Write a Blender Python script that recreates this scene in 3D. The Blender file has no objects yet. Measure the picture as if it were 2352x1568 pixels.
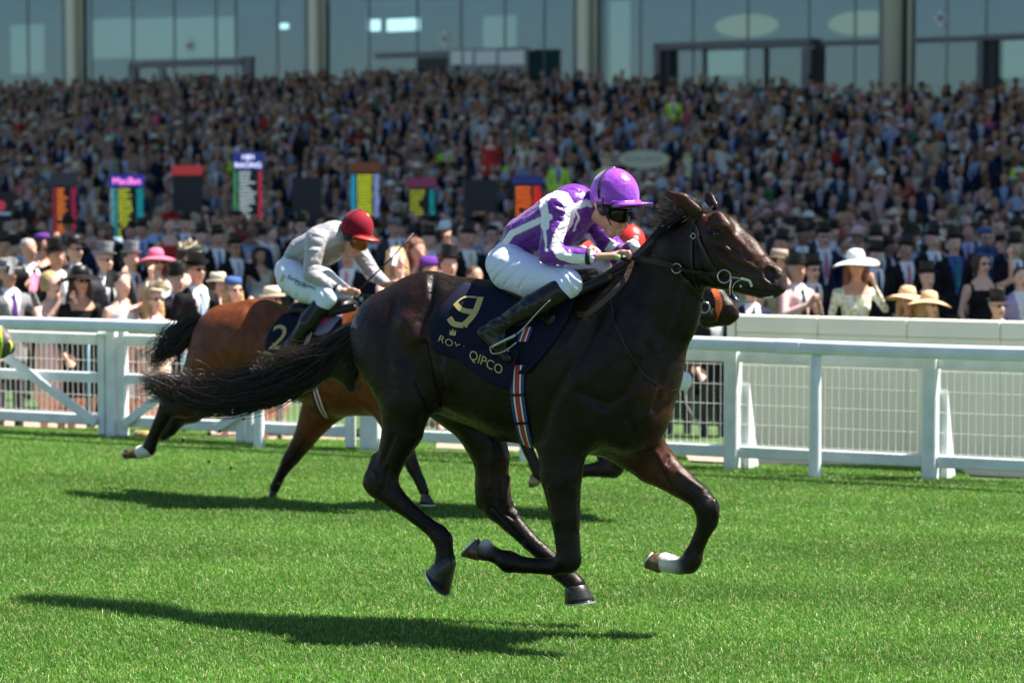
import bpy, math, random
import numpy as np
import openvdb
from mathutils import Vector, Matrix
from mathutils.bvhtree import BVHTree
R = math.radians
random.seed(7); rng = np.random.default_rng(7)
SC = bpy.context.scene
COL = SC.collection

# ------------------------------------------------------------------ camera
# traced coordinates: pixels of a 2352 x 1568 view of the photograph
FPX, CX, CY, VH, CAMH = 6200.0, 1176.0, 784.0, 403.0, 2.2
PITCH = math.atan((CY - VH) / FPX)
cam = bpy.data.cameras.new('camera'); camo = bpy.data.objects.new('camera', cam); COL.objects.link(camo)
camo.location = (0, 0, CAMH); camo.rotation_euler = (math.pi / 2 - PITCH, 0, 0)
cam.sensor_width = 36; cam.lens = FPX / 2352 * 36; cam.clip_start = .1; cam.clip_end = 3000
cam.dof.use_dof = True; cam.dof.focus_distance = 12.55; cam.dof.aperture_fstop = 3.0; cam.dof.aperture_blades = 9
SC.camera = camo
# ------------------------------------------------------------------ light
SUN_EL, SUN_AZ = R(59), R(84)
w = bpy.data.worlds.new('World'); SC.world = w; w.use_nodes = True
nt = w.node_tree; bg = nt.nodes['Background']; sky = nt.nodes.new('ShaderNodeTexSky')
sky.sky_type = 'NISHITA'; sky.sun_disc = False; sky.sun_elevation = SUN_EL; sky.sun_rotation = SUN_AZ; sky.ozone_density = 3.5; sky.dust_density = .4
nt.links.new(sky.outputs[0], bg.inputs[0]); bg.inputs[1].default_value = .056
sl = bpy.data.lights.new('sun', 'SUN'); sl.energy = 5.0; sl.angle = R(.5); sl.color = (1, .94, .85)
so = bpy.data.objects.new('sun', sl); COL.objects.link(so)
sdir = Vector((math.sin(SUN_AZ) * math.cos(SUN_EL), math.cos(SUN_AZ) * math.cos(SUN_EL), math.sin(SUN_EL)))
so.rotation_euler = sdir.to_track_quat('Z', 'Y').to_euler()
SC.view_settings.view_transform = 'Standard'; SC.view_settings.look = 'None'
SC.view_settings.exposure = 1.62; SC.view_settings.gamma = 1; SC.view_settings.use_curve_mapping = False
SC.cycles.max_bounces = 6; SC.cycles.use_denoising = True
SC.cycles.transparent_max_bounces = 8

# ------------------------------------------------------------------ projection helpers
FWD = np.array([0, math.cos(PITCH), -math.sin(PITCH)]); UP = np.array([0, math.sin(PITCH), math.cos(PITCH)])
RT = np.array([1., 0, 0]); CAM = np.array([0, 0, CAMH])
def ray(u, v):
    return FWD + RT * (u - CX) / FPX + UP * (CY - v) / FPX
def proj(X):
    d = np.asarray(X) - CAM; z = d @ FWD
    return CX + FPX * (d @ RT) / z, CY - FPX * (d @ UP) / z, z
def ground_at(u, v, z=0.):
    r = ray(u, v); return CAM + r * (z - CAMH) / r[2]
def col_at(u, s, z=0.):                       # point in pixel column u where one metre spans s pixels
    return np.array([(u - CX) / s, FPX / s, z])
class Frame:                                  # a standing frame: origin on the ground, heading psi towards the camera
    def __init__(F, u, v, psi, z=0.):
        F.o = ground_at(u, v, z); F.psi = psi
        F.h = np.array([math.cos(psi), -math.sin(psi), 0]); F.n = np.array([-math.sin(psi), -math.cos(psi), 0])
        F.M = Matrix.Translation(Vector(F.o)) @ Matrix.Rotation(-psi, 4, 'Z')
    def P(F, u, v, lat=0.):
        r = ray(u, v); t = (lat - (CAM - F.o) @ F.n) / (r @ F.n); return CAM + r * t
    def m(F, u, v, lat, px):
        X = F.P(u, v, lat); return px * ((X - CAM) @ FWD) / FPX

# ------------------------------------------------------------------ object helpers
def tag(o, label=None, cat=None, group=None, kind=None):
    if label: o['label'] = label
    if cat: o['category'] = cat
    if group: o['group'] = group
    if kind: o['kind'] = kind
    return o
def empty(name, loc=(0, 0, 0), rz=0., label=None, cat=None, group=None):
    o = bpy.data.objects.new(name, None); COL.objects.link(o); o.location = loc; o.rotation_euler = (0, 0, rz)
    o.empty_display_size = .1
    return tag(o, label, cat, group)
def wm(o):
    if o is None: return Matrix.Identity(4)
    m = Matrix.LocRotScale(o.location, o.rotation_euler, o.scale)
    return wm(o.parent) @ m if o.parent else m
def mesh(name, V, Fc, mats, parent=None, smooth=True, midx=None, col=None, world=True):
    """V in world coordinates; the object is stored relative to its parent"""
    V = np.asarray(V, dtype=float)
    if parent is not None and world:
        Mi = np.array(wm(parent).inverted()); V = V @ Mi[:3, :3].T + Mi[:3, 3]
    me = bpy.data.meshes.new(name)
    me.from_pydata(V.tolist(), [], [list(map(int, f)) for f in Fc] if not isinstance(Fc, np.ndarray) else Fc.tolist())
    for m in (mats if isinstance(mats, (list, tuple)) else [mats]): me.materials.append(m)
    if midx is not None: me.polygons.foreach_set('material_index', np.asarray(midx, dtype=np.int32))
    if smooth: me.polygons.foreach_set('use_smooth', np.ones(len(me.polygons), dtype=bool))
    if col is not None:
        a = me.color_attributes.new('tone', 'FLOAT_COLOR', 'POINT')
        c = np.ones((len(V), 4), dtype=np.float32); c[:, :3] = col; a.data.foreach_set('color', c.ravel())
    me.update()
    o = bpy.data.objects.new(name, me); COL.objects.link(o)
    if parent is not None: o.parent = parent
    return o
class MB:                                     # collects simple shapes into one mesh
    def __init__(s): s.V = []; s.F = []; s.mi = []; s.n = 0; s.c = []
    def add(s, V, F, mi=0, c=(1, 1, 1)):
        V = np.asarray(V, float); s.V.append(V); s.F += [[i + s.n for i in f] for f in F]; s.mi += [mi] * len(F)
        s.c.append(np.tile(np.asarray(c, float), (len(V), 1))); s.n += len(V)
    def box(s, c, size, rz=0., mi=0, bev=0., col=(1, 1, 1), M=None):
        x, y, z = [q / 2 for q in size]; b = min(bev, x * .9, y * .9, z * .9)
        if b > 0:
            V = []
            for sx in (-1, 1):
                for sy in (-1, 1):
                    for sz in (-1, 1):
                        V += [(sx * x, sy * (y - b), sz * (z - b)), (sx * (x - b), sy * y, sz * (z - b)), (sx * (x - b), sy * (y - b), sz * z)]
            idx = lambda a, b_, c_: ((a * 2 + b_) * 2 + c_) * 3
            F = []
            for a in (0, 1):
                F.append([idx(a, 0, 0), idx(a, 1, 0), idx(a, 1, 1), idx(a, 0, 1)][::(1 if a else -1)])
                F.append([idx(0, a, 0) + 1, idx(1, a, 0) + 1, idx(1, a, 1) + 1, idx(0, a, 1) + 1][::(-1 if a else 1)])
                F.append([idx(0, 0, a) + 2, idx(1, 0, a) + 2, idx(1, 1, a) + 2, idx(0, 1, a) + 2][::(1 if a else -1)])
            for a in (0, 1):
                for b_ in (0, 1):
                    F.append([idx(a, b_, 0), idx(a, b_, 1), idx(a, b_, 1) + 1, idx(a, b_, 0) + 1])
                    F.append([idx(a, 0, b_), idx(a, 1, b_), idx(a, 1, b_) + 2, idx(a, 0, b_) + 2])
                    F.append([idx(0, a, b_) + 1, idx(1, a, b_) + 1, idx(1, a, b_) + 2, idx(0, a, b_) + 2])
                    for c_ in (0, 1): F.append([idx(a, b_, c_), idx(a, b_, c_) + 1, idx(a, b_, c_) + 2])
        else:
            V = [(a, b_, c_) for a in (-x, x) for b_ in (-y, y) for c_ in (-z, z)]
            F = [(0, 1, 3, 2), (4, 6, 7, 5), (0, 4, 5, 1), (2, 3, 7, 6), (0, 2, 6, 4), (1, 5, 7, 3)]
        V = np.array(V)
        if M is not None: V = V @ np.array(M)[:3, :3].T + np.array(M)[:3, 3]
        else:
            ca, sa = math.cos(rz), math.sin(rz); V = V @ np.array([[ca, sa, 0], [-sa, ca, 0], [0, 0, 1]]) + np.array(c)
        s.add(V, F, mi, col); return s
    def tube(s, P, r, n=8, mi=0, cap=True, flat=1., L=None, col=(1, 1, 1)):
        P = np.asarray(P, float); m = len(P); r = np.broadcast_to(np.asarray(r, float), (m,))
        T = np.gradient(P, axis=0); T /= np.linalg.norm(T, axis=1)[:, None] + 1e-12
        if L is None:
            ref = np.array([0, 0, 1.]) if abs(T[:, 2]).mean() < .8 else np.array([1., 0, 0])
        else: ref = np.asarray(L, float)
        A = np.cross(T, ref); A /= np.linalg.norm(A, axis=1)[:, None] + 1e-12; B = np.cross(A, T)
        t = np.arange(n) / n * 2 * math.pi
        V = P[:, None] + r[:, None, None] * (A[:, None] * np.cos(t)[None, :, None] + flat * B[:, None] * np.sin(t)[None, :, None])
        F = [[i * n + j, i * n + (j + 1) % n, (i + 1) * n + (j + 1) % n, (i + 1) * n + j] for i in range(m - 1) for j in range(n)]
        if cap: F += [list(range(n))[::-1], [(m - 1) * n + j for j in range(n)]]
        s.add(V.reshape(-1, 3), F, mi, col); return s
    def lathe(s, prof, c, n=16, mi=0, axis=None, sx=1., sy=1., col=(1, 1, 1), rz=0.):
        t = np.arange(n) / n * 2 * math.pi
        V = np.array([[r * math.cos(a) * sx, r * math.sin(a) * sy, z] for r, z in prof for a in t])
        F = [[i * n + j, i * n + (j + 1) % n, (i + 1) * n + (j + 1) % n, (i + 1) * n + j] for i in range(len(prof) - 1) for j in range(n)]
        F += [list(range(n))[::-1], [(len(prof) - 1) * n + j for j in range(n)]]
        if axis is not None:
            q = np.array(Vector(axis).to_track_quat('Z', 'Y').to_matrix()); V = V @ q.T
        if rz:
            ca, sa = math.cos(rz), math.sin(rz); V = V @ np.array([[ca, sa, 0], [-sa, ca, 0], [0, 0, 1]])
        s.add(V + np.array(c), F, mi, col); return s
    def torus(s, c, ax, R0, r0, n=20, m=6, mi=0, flat=1.):
        q = np.array(Vector(ax).to_track_quat('Z', 'Y').to_matrix())
        V = []
        for i in range(n):
            a = i / n * 2 * math.pi
            for j in range(m):
                b = j / m * 2 * math.pi; rr = R0 + r0 * math.cos(b); V.append((rr * math.cos(a), flat * rr * math.sin(a), r0 * math.sin(b)))
        F = [[i * m + j, ((i + 1) % n) * m + j, ((i + 1) % n) * m + (j + 1) % m, i * m + (j + 1) % m] for i in range(n) for j in range(m)]
        s.add(np.array(V) @ q.T + np.array(c), F, mi); return s
    def build(s, name, mats, parent=None, smooth=False, world=True, usecol=False):
        return mesh(name, np.concatenate(s.V), s.F, mats, parent, smooth, s.mi, np.concatenate(s.c) if usecol else None, world)

# ------------------------------------------------------------------ materials
def srgb(r, g, b): return tuple(((x / 255 + .055) / 1.055) ** 2.4 if x > 10 else x / 255 / 12.92 for x in (r, g, b))
def mat(name, c=(.5, .5, .5), rough=.6, spec=.5, metal=0., bump=0., bscale=60., vary=0., vscale=8., attr=False,
        coat=0., sheen=0., emit=None, estr=0., trans=0., stretch=None, tint=None):
    m = bpy.data.materials.new(name); m.use_nodes = True; N = m.node_tree.nodes; Lk = m.node_tree.links
    b = N['Principled BSDF']; b.inputs['Base Color'].default_value = (*c, 1); b.inputs['Roughness'].default_value = rough
    b.inputs['Specular IOR Level'].default_value = spec; b.inputs['Metallic'].default_value = metal
    b.inputs['Coat Weight'].default_value = coat; b.inputs['Coat Roughness'].default_value = .25
    b.inputs['Sheen Weight'].default_value = sheen
    if emit: b.inputs['Emission Color'].default_value = (*emit, 1); b.inputs['Emission Strength'].default_value = estr
    if trans: b.inputs['Transmission Weight'].default_value = trans
    tc = N.new('ShaderNodeTexCoord'); src = tc.outputs['Object']
    if stretch:
        mp = N.new('ShaderNodeMapping'); mp.inputs['Scale'].default_value = stretch; Lk.new(src, mp.inputs[0]); src = mp.outputs[0]
    out = None
    if attr:
        a = N.new('ShaderNodeAttribute'); a.attribute_name = 'tone'; out = a.outputs['Color']
    if vary:
        n = N.new('ShaderNodeTexNoise'); n.inputs['Scale'].default_value = vscale; n.inputs['Detail'].default_value = 5; Lk.new(src, n.inputs[0])
        mr = N.new('ShaderNodeMapRange'); mr.inputs[1].default_value = .3; mr.inputs[2].default_value = .7
        mr.inputs[3].default_value = 1 - vary; mr.inputs[4].default_value = 1 + vary; Lk.new(n.outputs[0], mr.inputs[0])
        mx = N.new('ShaderNodeMix'); mx.data_type = 'RGBA'; mx.blend_type = 'MULTIPLY'; mx.inputs[0].default_value = 1
        if out: Lk.new(out, mx.inputs[6])
        else: mx.inputs[6].default_value = (*c, 1)
        Lk.new(mr.outputs[0], mx.inputs[7]); out = mx.outputs[2]
    if out: Lk.new(out, b.inputs['Base Color'])
    if bump:
        n = N.new('ShaderNodeTexNoise'); n.inputs['Scale'].default_value = bscale; n.inputs['Detail'].default_value = 6; Lk.new(src, n.inputs[0])
        bp = N.new('ShaderNodeBump'); bp.inputs['Strength'].default_value = min(1, bump * 10); bp.inputs['Distance'].default_value = bump * .1
        Lk.new(n.outputs[0], bp.inputs['Height']); Lk.new(bp.outputs[0], b.inputs['Normal'])
    return m
M_coat = mat('horse_coat', attr=True, rough=.34, spec=.20, bump=.04, bscale=260, vary=.3, vscale=16)
def _coat(m):
    N = m.node_tree.nodes; L = m.node_tree.links; b = N['Principled BSDF']; tc = next(n for n in N if n.type == 'TEX_COORD'); old = next(n for n in N if n.type == 'BUMP')
    n1 = N.new('ShaderNodeTexNoise'); n1.inputs['Scale'].default_value = 15; n1.inputs['Detail'].default_value = 4; n1.inputs['Distortion'].default_value = .8; L.new(tc.outputs['Object'], n1.inputs[0])
    mp = N.new('ShaderNodeMapping'); mp.inputs['Scale'].default_value = (1, 1, .45); L.new(tc.outputs['Object'], mp.inputs[0])
    v = N.new('ShaderNodeTexNoise'); v.noise_type = 'RIDGED_MULTIFRACTAL'; v.inputs['Scale'].default_value = 9; v.inputs['Detail'].default_value = 2; v.inputs['Distortion'].default_value = 1.2; L.new(mp.outputs[0], v.inputs[0])
    ad = N.new('ShaderNodeMath'); ad.operation = 'MULTIPLY_ADD'; ad.inputs[1].default_value = .35; L.new(v.outputs[0], ad.inputs[0]); L.new(n1.outputs[0], ad.inputs[2])
    bp = N.new('ShaderNodeBump'); bp.inputs['Strength'].default_value = .5; bp.inputs['Distance'].default_value = .010; L.new(ad.outputs[0], bp.inputs['Height']); L.new(bp.outputs[0], old.inputs['Normal'])
    mr = N.new('ShaderNodeMapRange'); mr.inputs[1].default_value = .35; mr.inputs[2].default_value = .65; mr.inputs[3].default_value = .24; mr.inputs[4].default_value = .48
    n2 = N.new('ShaderNodeTexNoise'); n2.inputs['Scale'].default_value = 40; n2.inputs['Detail'].default_value = 8; L.new(tc.outputs['Object'], n2.inputs[0]); L.new(n2.outputs[0], mr.inputs[0]); L.new(mr.outputs[0], b.inputs['Roughness'])
_coat(M_coat)
M_hoof = mat('hoof_horn', (.02, .018, .017), rough=.35, vary=.4, vscale=40, stretch=(1, 1, 6))
M_hoofb = mat('hoof_horn_brown', (.085, .05, .022), rough=.45, vary=.75, vscale=34)
M_shoe = mat('horseshoe_steel', (.6, .62, .65), rough=.3, metal=.8)
M_hair = mat('black_horse_hair', (.007, .0055, .005), rough=.42, spec=.35, vary=.3, vscale=20)
M_hairb = mat('brown_horse_hair', (.045, .026, .018), rough=.45, spec=.6)
M_leather = mat('black_leather', (.007, .006, .006), rough=.38, spec=.35, bump=.02, bscale=120)
M_leatherb = mat('brown_leather', (.035, .02, .014), rough=.5, bump=.02, bscale=150)
M_boot = mat('boot_leather', (.006, .006, .007), rough=.24, spec=.4, bump=.04, bscale=25)
M_metal = mat('polished_steel', (.42, .42, .38), rough=.22, metal=1)
M_eye = mat('horse_eye', (.006, .004, .003), rough=.12, spec=.4)
M_navy = mat('navy_cloth', (.004, .006, .022), rough=.8, spec=.2, bump=.03, bscale=200)
M_gold = mat('gold_print', (.42, .33, .11), rough=.45)
M_whitep = mat('white_print', (.75, .75, .72), rough=.5)
M_blackp = mat('black_print', (.02, .02, .03), rough=.6)
M_skin = mat('skin', (.52, .27, .19), rough=.5, attr=False, vary=.12, vscale=30, bump=.02, bscale=150)
M_silk = mat('silk', attr=True, rough=.33, spec=.55, sheen=.15, bump=.12, bscale=16, stretch=(1, 1, 2.5))
M_pants = mat('white_breeches', (.66, .69, .86), rough=.6, bump=.09, bscale=9, stretch=(1, 1, 3))  # white cloth with the blue cast of shade mixed into its colour
M_purple = mat('purple_silk', (.25, .04, .46), rough=.3, spec=.5, sheen=.2, bump=.14, bscale=14)
M_maroon = mat('maroon_velvet', (.20, .004, .018), rough=.75, spec=.15, sheen=.04)
M_red = mat('red_silk', (.65, .03, .02), rough=.4)
M_lens = mat('dark_lens', (.004, .004, .004), rough=.08, spec=.25)
M_amber = mat('amber_lens', (.26, .06, .008), rough=.08, spec=.9, metal=.4)
M_black = mat('black_fabric', (.012, .012, .013), rough=.7)
M_foam = mat('mouth_foam', (.6, .68, .5), rough=.3)
M_orange = mat('orange_noseband', (.75, .13, .02), rough=.5)

# ------------------------------------------------------------------ implicit bodies
class SDF:
    def __init__(s, F, h=.008, k=.03): s.F = F; s.h = h; s.k = k; s.p = []; s.rel = 3
    def seg(s, a, b, lat_scale=(1., 1.), k=None, col=None, cut=False, L=None):
        """a, b = (u, v, lat, r_px): a tapered limb piece traced on the photograph"""
        F = s.F; A = F.P(*a[:3]); B = F.P(*b[:3]); ra = F.m(a[0], a[1], a[2], a[3]); rb = F.m(b[0], b[1], b[2], b[3])
        return s.raw(A, B, ra, rb, lat_scale, k, col, cut, L)
    def raw(s, A, B, ra, rb, lat_scale=(1., 1.), k=None, col=None, cut=False, L=None):
        A = np.array(A, float); B = np.array(B, float)
        if np.linalg.norm(A - B) < 1e-5: B = B + np.array([0, 0, 1e-4])
        if L is None: L = s.F.n
        ax = (B - A) / np.linalg.norm(B - A); L = np.array(L, float); L = L - (L @ ax) * ax
        if np.linalg.norm(L) < 1e-3: L = np.cross(ax, [0, 0, 1.]) + 1e-6
        L /= np.linalg.norm(L)
        if not isinstance(lat_scale, (tuple, list)): lat_scale = (lat_scale, lat_scale)
        s.p.append(dict(A=A, B=B, ra=ra, rb=rb, L=L, sa=lat_scale[0], sb=lat_scale[1], k=s.k if k is None else k, col=col, cut=cut)); return s
    def chain(s, pts, ls=1., k=None, col=None):
        for i in range(len(pts) - 1):
            l0 = ls[i] if isinstance(ls, (list, tuple)) else ls; l1 = ls[i + 1] if isinstance(ls, (list, tuple)) else ls
            s.seg(pts[i], pts[i + 1], (l0, l1), k, col[i] if isinstance(col, list) else col)
        return s
    @staticmethod
    def dist(p, X, grow=0.):
        ba = p['B'] - p['A']; q = X - p['A']; t = np.clip(q @ ba / (ba @ ba), 0, 1)
        q = q - t[..., None] * ba; ql = q @ p['L']; sc = p['sa'] + (p['sb'] - p['sa']) * t
        q = q + ((1 / sc - 1) * ql)[..., None] * p['L']
        return (np.linalg.norm(q, axis=-1) - (p['ra'] + (p['rb'] - p['ra']) * t)) * np.minimum(1, sc) - grow
    def extract(s, grow=0., clip=None):
        h = s.h; P = s.p
        lo = np.min([np.minimum(p['A'] - p['ra'] * max(1, p['sa']), p['B'] - p['rb'] * max(1, p['sb'])) for p in P if not p['cut']], axis=0) - 4 * h - grow - .03
        hi = np.max([np.maximum(p['A'] + p['ra'] * max(1, p['sa']), p['B'] + p['rb'] * max(1, p['sb'])) for p in P if not p['cut']], axis=0) + 4 * h + grow + .03
        n = np.ceil((hi - lo) / h).astype(int); G = np.full(n, .15, dtype=np.float32)
        groups = []
        for p in P:
            if groups and not p['cut'] and not groups[-1][-1]['cut'] and np.linalg.norm(groups[-1][-1]['B'] - p['A']) < .004: groups[-1].append(p)
            else: groups.append([p])
        for gp in groups:
            k = gp[0]['k']; mg = max(k, 3 * h) + grow + h; lo_ = np.full(3, 1e9); hi_ = -lo_
            for p in gp:
                ea = p['ra'] * max(1, p['sa']); eb = p['rb'] * max(1, p['sb'])
                lo_ = np.minimum(lo_, np.minimum(p['A'] - ea, p['B'] - eb)); hi_ = np.maximum(hi_, np.maximum(p['A'] + ea, p['B'] + eb))
            a = np.clip(((lo_ - mg - lo) / h).astype(int), 0, n); b = np.clip(((hi_ + mg - lo) / h).astype(int) + 1, 0, n)
            if np.any(b <= a): continue
            X = np.stack(np.meshgrid(*[lo[i] + h * np.arange(a[i], b[i]) for i in range(3)], indexing='ij'), -1).astype(np.float32)
            d = None
            for p in gp:
                e = SDF.dist(p, X, 0 if p['cut'] else grow).astype(np.float32)
                if d is None: d = e
                else: kk = .010; hh = np.clip(kk - np.abs(e - d), 0, None) / kk; d = np.minimum(e, d) - hh * hh * kk * .25
            g = G[a[0]:b[0], a[1]:b[1], a[2]:b[2]]
            if gp[0]['cut']:
                d = -d; hh = np.clip(k - np.abs(g - d), 0, None) / k; g[...] = np.maximum(g, d) + hh * hh * k * .25
            else:
                hh = np.clip(k - np.abs(g - d), 0, None) / k; g[...] = np.minimum(g, d) - hh * hh * k * .25
        if clip is not None:
            X = np.stack(np.meshgrid(*[lo[i] + h * np.arange(n[i]) for i in range(3)], indexing='ij'), -1).astype(np.float32)
            G = np.maximum(G, clip(X).astype(np.float32))
        g = openvdb.FloatGrid(.15); g.copyFromArray(G); g.transform = openvdb.createLinearTransform(voxelSize=h)
        V, Q = g.convertToQuads(isovalue=0.)
        V = np.array(V, dtype=float) + lo; Q = np.array(Q, dtype=np.int64)
        if volume(V, Q) < 0: Q = Q[:, ::-1]
        for _ in range(s.rel): V = relax(V, Q, .5)
        return V, Q
    def colours(s, V, default, sharp=.012):
        W = np.zeros(len(V)); C = np.zeros((len(V), 3))
        for p in s.p:
            if p['cut']: continue
            d = SDF.dist(p, V); wt = np.exp(-np.clip(d + .02, -.05, 2) / sharp); W += wt
            C += wt[:, None] * np.array(p['col'] if p['col'] is not None else default)
        return C / (W[:, None] + 1e-30)
def volume(V, Q):
    a, b, c, d = (V[Q[:, i]] for i in range(4)); return (np.cross(b - a, c - a) * a).sum() + (np.cross(c - a, d - a) * a).sum()
def relax(V, Q, f):
    S = np.zeros_like(V); n = np.zeros(len(V))
    for i in range(4):
        a, b = Q[:, i], Q[:, (i + 1) % 4]
        for x, y in ((a, b), (b, a)):
            for k_ in range(3): S[:, k_] += np.bincount(x, V[y, k_], len(V))
            n += np.bincount(x, minlength=len(V))
    n[n == 0] = 1; return V * (1 - f) + f * S / n[:, None]
def normals(V, Q):
    fn = np.cross(V[Q[:, 2]] - V[Q[:, 0]], V[Q[:, 3]] - V[Q[:, 1]]); N = np.zeros_like(V)
    for i in range(4):
        for k_ in range(3): N[:, k_] += np.bincount(Q[:, i], fn[:, k_], len(V))
    return N / (np.linalg.norm(N, axis=1)[:, None] + 1e-12)
def pl_dist(U, W, pts):
    best = np.full(len(U), 1e9)
    for (a, b), (c, d) in zip(pts[:-1], pts[1:]):
        ex, ey = c - a, d - b; t = np.clip(((U - a) * ex + (W - b) * ey) / (ex * ex + ey * ey + 1e-9), 0, 1)
        best = np.minimum(best, np.hypot(U - a - t * ex, W - b - t * ey))
    return best
def sculpt(V, Q, strokes, side=None):
    """strokes: (polyline in traced pixels, width px, height in mm) pushed in or out on the side facing the photographer"""
    N = normals(V, Q); U, W, Z = proj(V); view = (CAM - V) / np.linalg.norm(CAM - V, axis=1)[:, None]
    f = np.clip((N * view).sum(1) * 2.5, 0, 1); off = np.zeros(len(V))
    for pts, wd, amp in strokes:
        if len(pts) == 1: pts = [pts[0], (pts[0][0] + .1, pts[0][1])]
        d = pl_dist(U, W, pts); off += np.exp(-(d / wd) ** 2) * amp * .001
    if side is not None: f = f * side(V)
    return V + N * (off * f)[:, None]
def folds(V, Q, amp, sc, seed, region=None):
    """small cloth folds: warped ridges across the surface"""
    g_ = np.random.default_rng(seed); N = normals(V, Q); o = np.zeros(len(V))
    for i in range(3):
        k = g_.normal(0, 1, 3); k /= np.linalg.norm(k); w = g_.normal(0, 1, 3) * sc * .35; w2 = g_.normal(0, 1, 3) * sc * .2
        ph = V @ k * sc * (.7 + .5 * i) + 1.8 * np.sin(V @ w) + 1.5 * np.sin(V @ w2 + 2); m_ = .5 + .5 * np.sin(V @ (g_.normal(0, 1, 3) * sc * .15) + i)
        o += (1 - np.abs(np.sin(ph)) ** .7 - .35) * m_ * (1 - .2 * i)
    if region is not None: o = o * region(V)
    return V + N * (o * amp)[:, None]
def bvh(V, Q): return BVHTree.FromPolygons([tuple(v) for v in V], [tuple(int(i) for i in q) for q in Q])
def on(T, u, v, off=.004, fallback=None):
    """the point of surface T seen at traced pixel u, v, lifted off it"""
    d = ray(u, v); loc, n, i, dd = T.ray_cast(Vector(CAM), Vector(d / np.linalg.norm(d)))
    if loc is None:
        return fallback
    n = np.array(n)
    if n @ d > 0: n = -n
    return np.array(loc) + n * off
def smoothline(pts, n):
    pts = np.array(pts, float); m = len(pts); t = np.linspace(0, m - 1, n); out = []
    for x in t:
        i = min(int(x), m - 2); f = x - i; p0 = pts[max(i - 1, 0)]; p1 = pts[i]; p2 = pts[i + 1]; p3 = pts[min(i + 2, m - 1)]
        out.append(.5 * ((2 * p1) + (-p0 + p2) * f + (2 * p0 - 5 * p1 + 4 * p2 - p3) * f * f + (-p0 + 3 * p1 - 3 * p2 + p3) * f ** 3))
    return np.array(out)
def strap(name, pts, wid, T, material, parent, n=24, off=.006, thick=.0025, mb=None, FR=None, lat=None):
    """a flat strap: a path in traced pixels laid on surface T"""
    L = smoothline(pts, n); P = []
    last = None
    for u, v in L:
        p = on(T, u, v, off) if T is not None else None
        if p is None: p = FR.P(u, v, lat) if FR is not None and lat is not None else last
        if p is None: continue
        last = p; P.append(p)
    P = np.array(P); P[1:-1] = (P[:-2] + 2 * P[1:-1] + P[2:]) / 4
    T_ = np.gradient(P, axis=0); T_ /= np.linalg.norm(T_, axis=1)[:, None]
    Nn = CAM - P; Nn /= np.linalg.norm(Nn, axis=1)[:, None]
    if T is not None:
        nn = []
        for p in P:
            q = T.find_nearest(Vector(p)); v_ = np.array(q[1]); nn.append(v_ if v_ @ (CAM - p) > 0 else -v_)
        Nn = np.array(nn); Nn[1:-1] = (Nn[:-2] + Nn[1:-1] + Nn[2:]) / 3
    S = np.cross(T_, Nn); S /= np.linalg.norm(S, axis=1)[:, None]; Nn = np.cross(S, T_)
    V = []
    for i in range(len(P)):
        for a, b in ((-1, -1), (-1, 1), (1, 1), (1, -1)): V.append(P[i] + S[i] * a * wid / 2 + Nn[i] * b * thick)
    F = [[i * 4 + j, i * 4 + (j + 1) % 4, (i + 1) * 4 + (j + 1) % 4, (i + 1) * 4 + j] for i in range(len(P) - 1) for j in range(4)]
    F += [[3, 2, 1, 0], [(len(P) - 1) * 4 + j for j in range(4)]]
    if mb is not None: mb.add(V, F); return P
    return mesh(name, V, F, material, parent, smooth=False)
_tc = {}
def text2d(s):
    if s in _tc: return _tc[s]
    c = bpy.data.curves.new('lettering', 'FONT'); c.body = s; c.resolution_u = 3; c.align_x = 'CENTER'
    o = bpy.data.objects.new('lettering', c); me = bpy.data.meshes.new_from_object(o)
    V = np.array([v.co[:] for v in me.vertices]) if len(me.vertices) else np.zeros((0, 3)); F = [list(p.vertices) for p in me.polygons]
    bpy.data.objects.remove(o); bpy.data.curves.remove(c); bpy.data.meshes.remove(me); _tc[s] = (V, F); return V, F
def text_on(name, s, o, ex, ey, T, material, parent, off=.004, bold=1.):
    """lettering printed on surface T: origin o, baseline vector ex and height vector ey in traced pixels"""
    V, F = text2d(s); w_ = V[:, 0].max() - V[:, 0].min(); hh = .7; x0 = V[:, 0].min(); out = []
    for x, y, _ in V:
        a = (x - x0) / w_; b = y / hh; p = on(T, o[0] + ex[0] * a + ey[0] * b, o[1] + ex[1] * a + ey[1] * b, off)
        out.append(p if p is not None else (out[-1] if out else CAM))
    return mesh(name, out, F, material, parent, smooth=False)
def text_flat(mb, s, c, right, up, h, wmax, mi=0, normal_off=None):
    V, F = text2d(s)
    if not len(V): return
    w_ = V[:, 0].max() - V[:, 0].min(); sx = min(h / .7, wmax / w_); xm = (V[:, 0].max() + V[:, 0].min()) / 2
    P = np.array(c) + (V[:, :1] - xm) * sx * np.array(right) + V[:, 1:2] * h / .7 * np.array(up); mb.add(P, F, mi)
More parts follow.
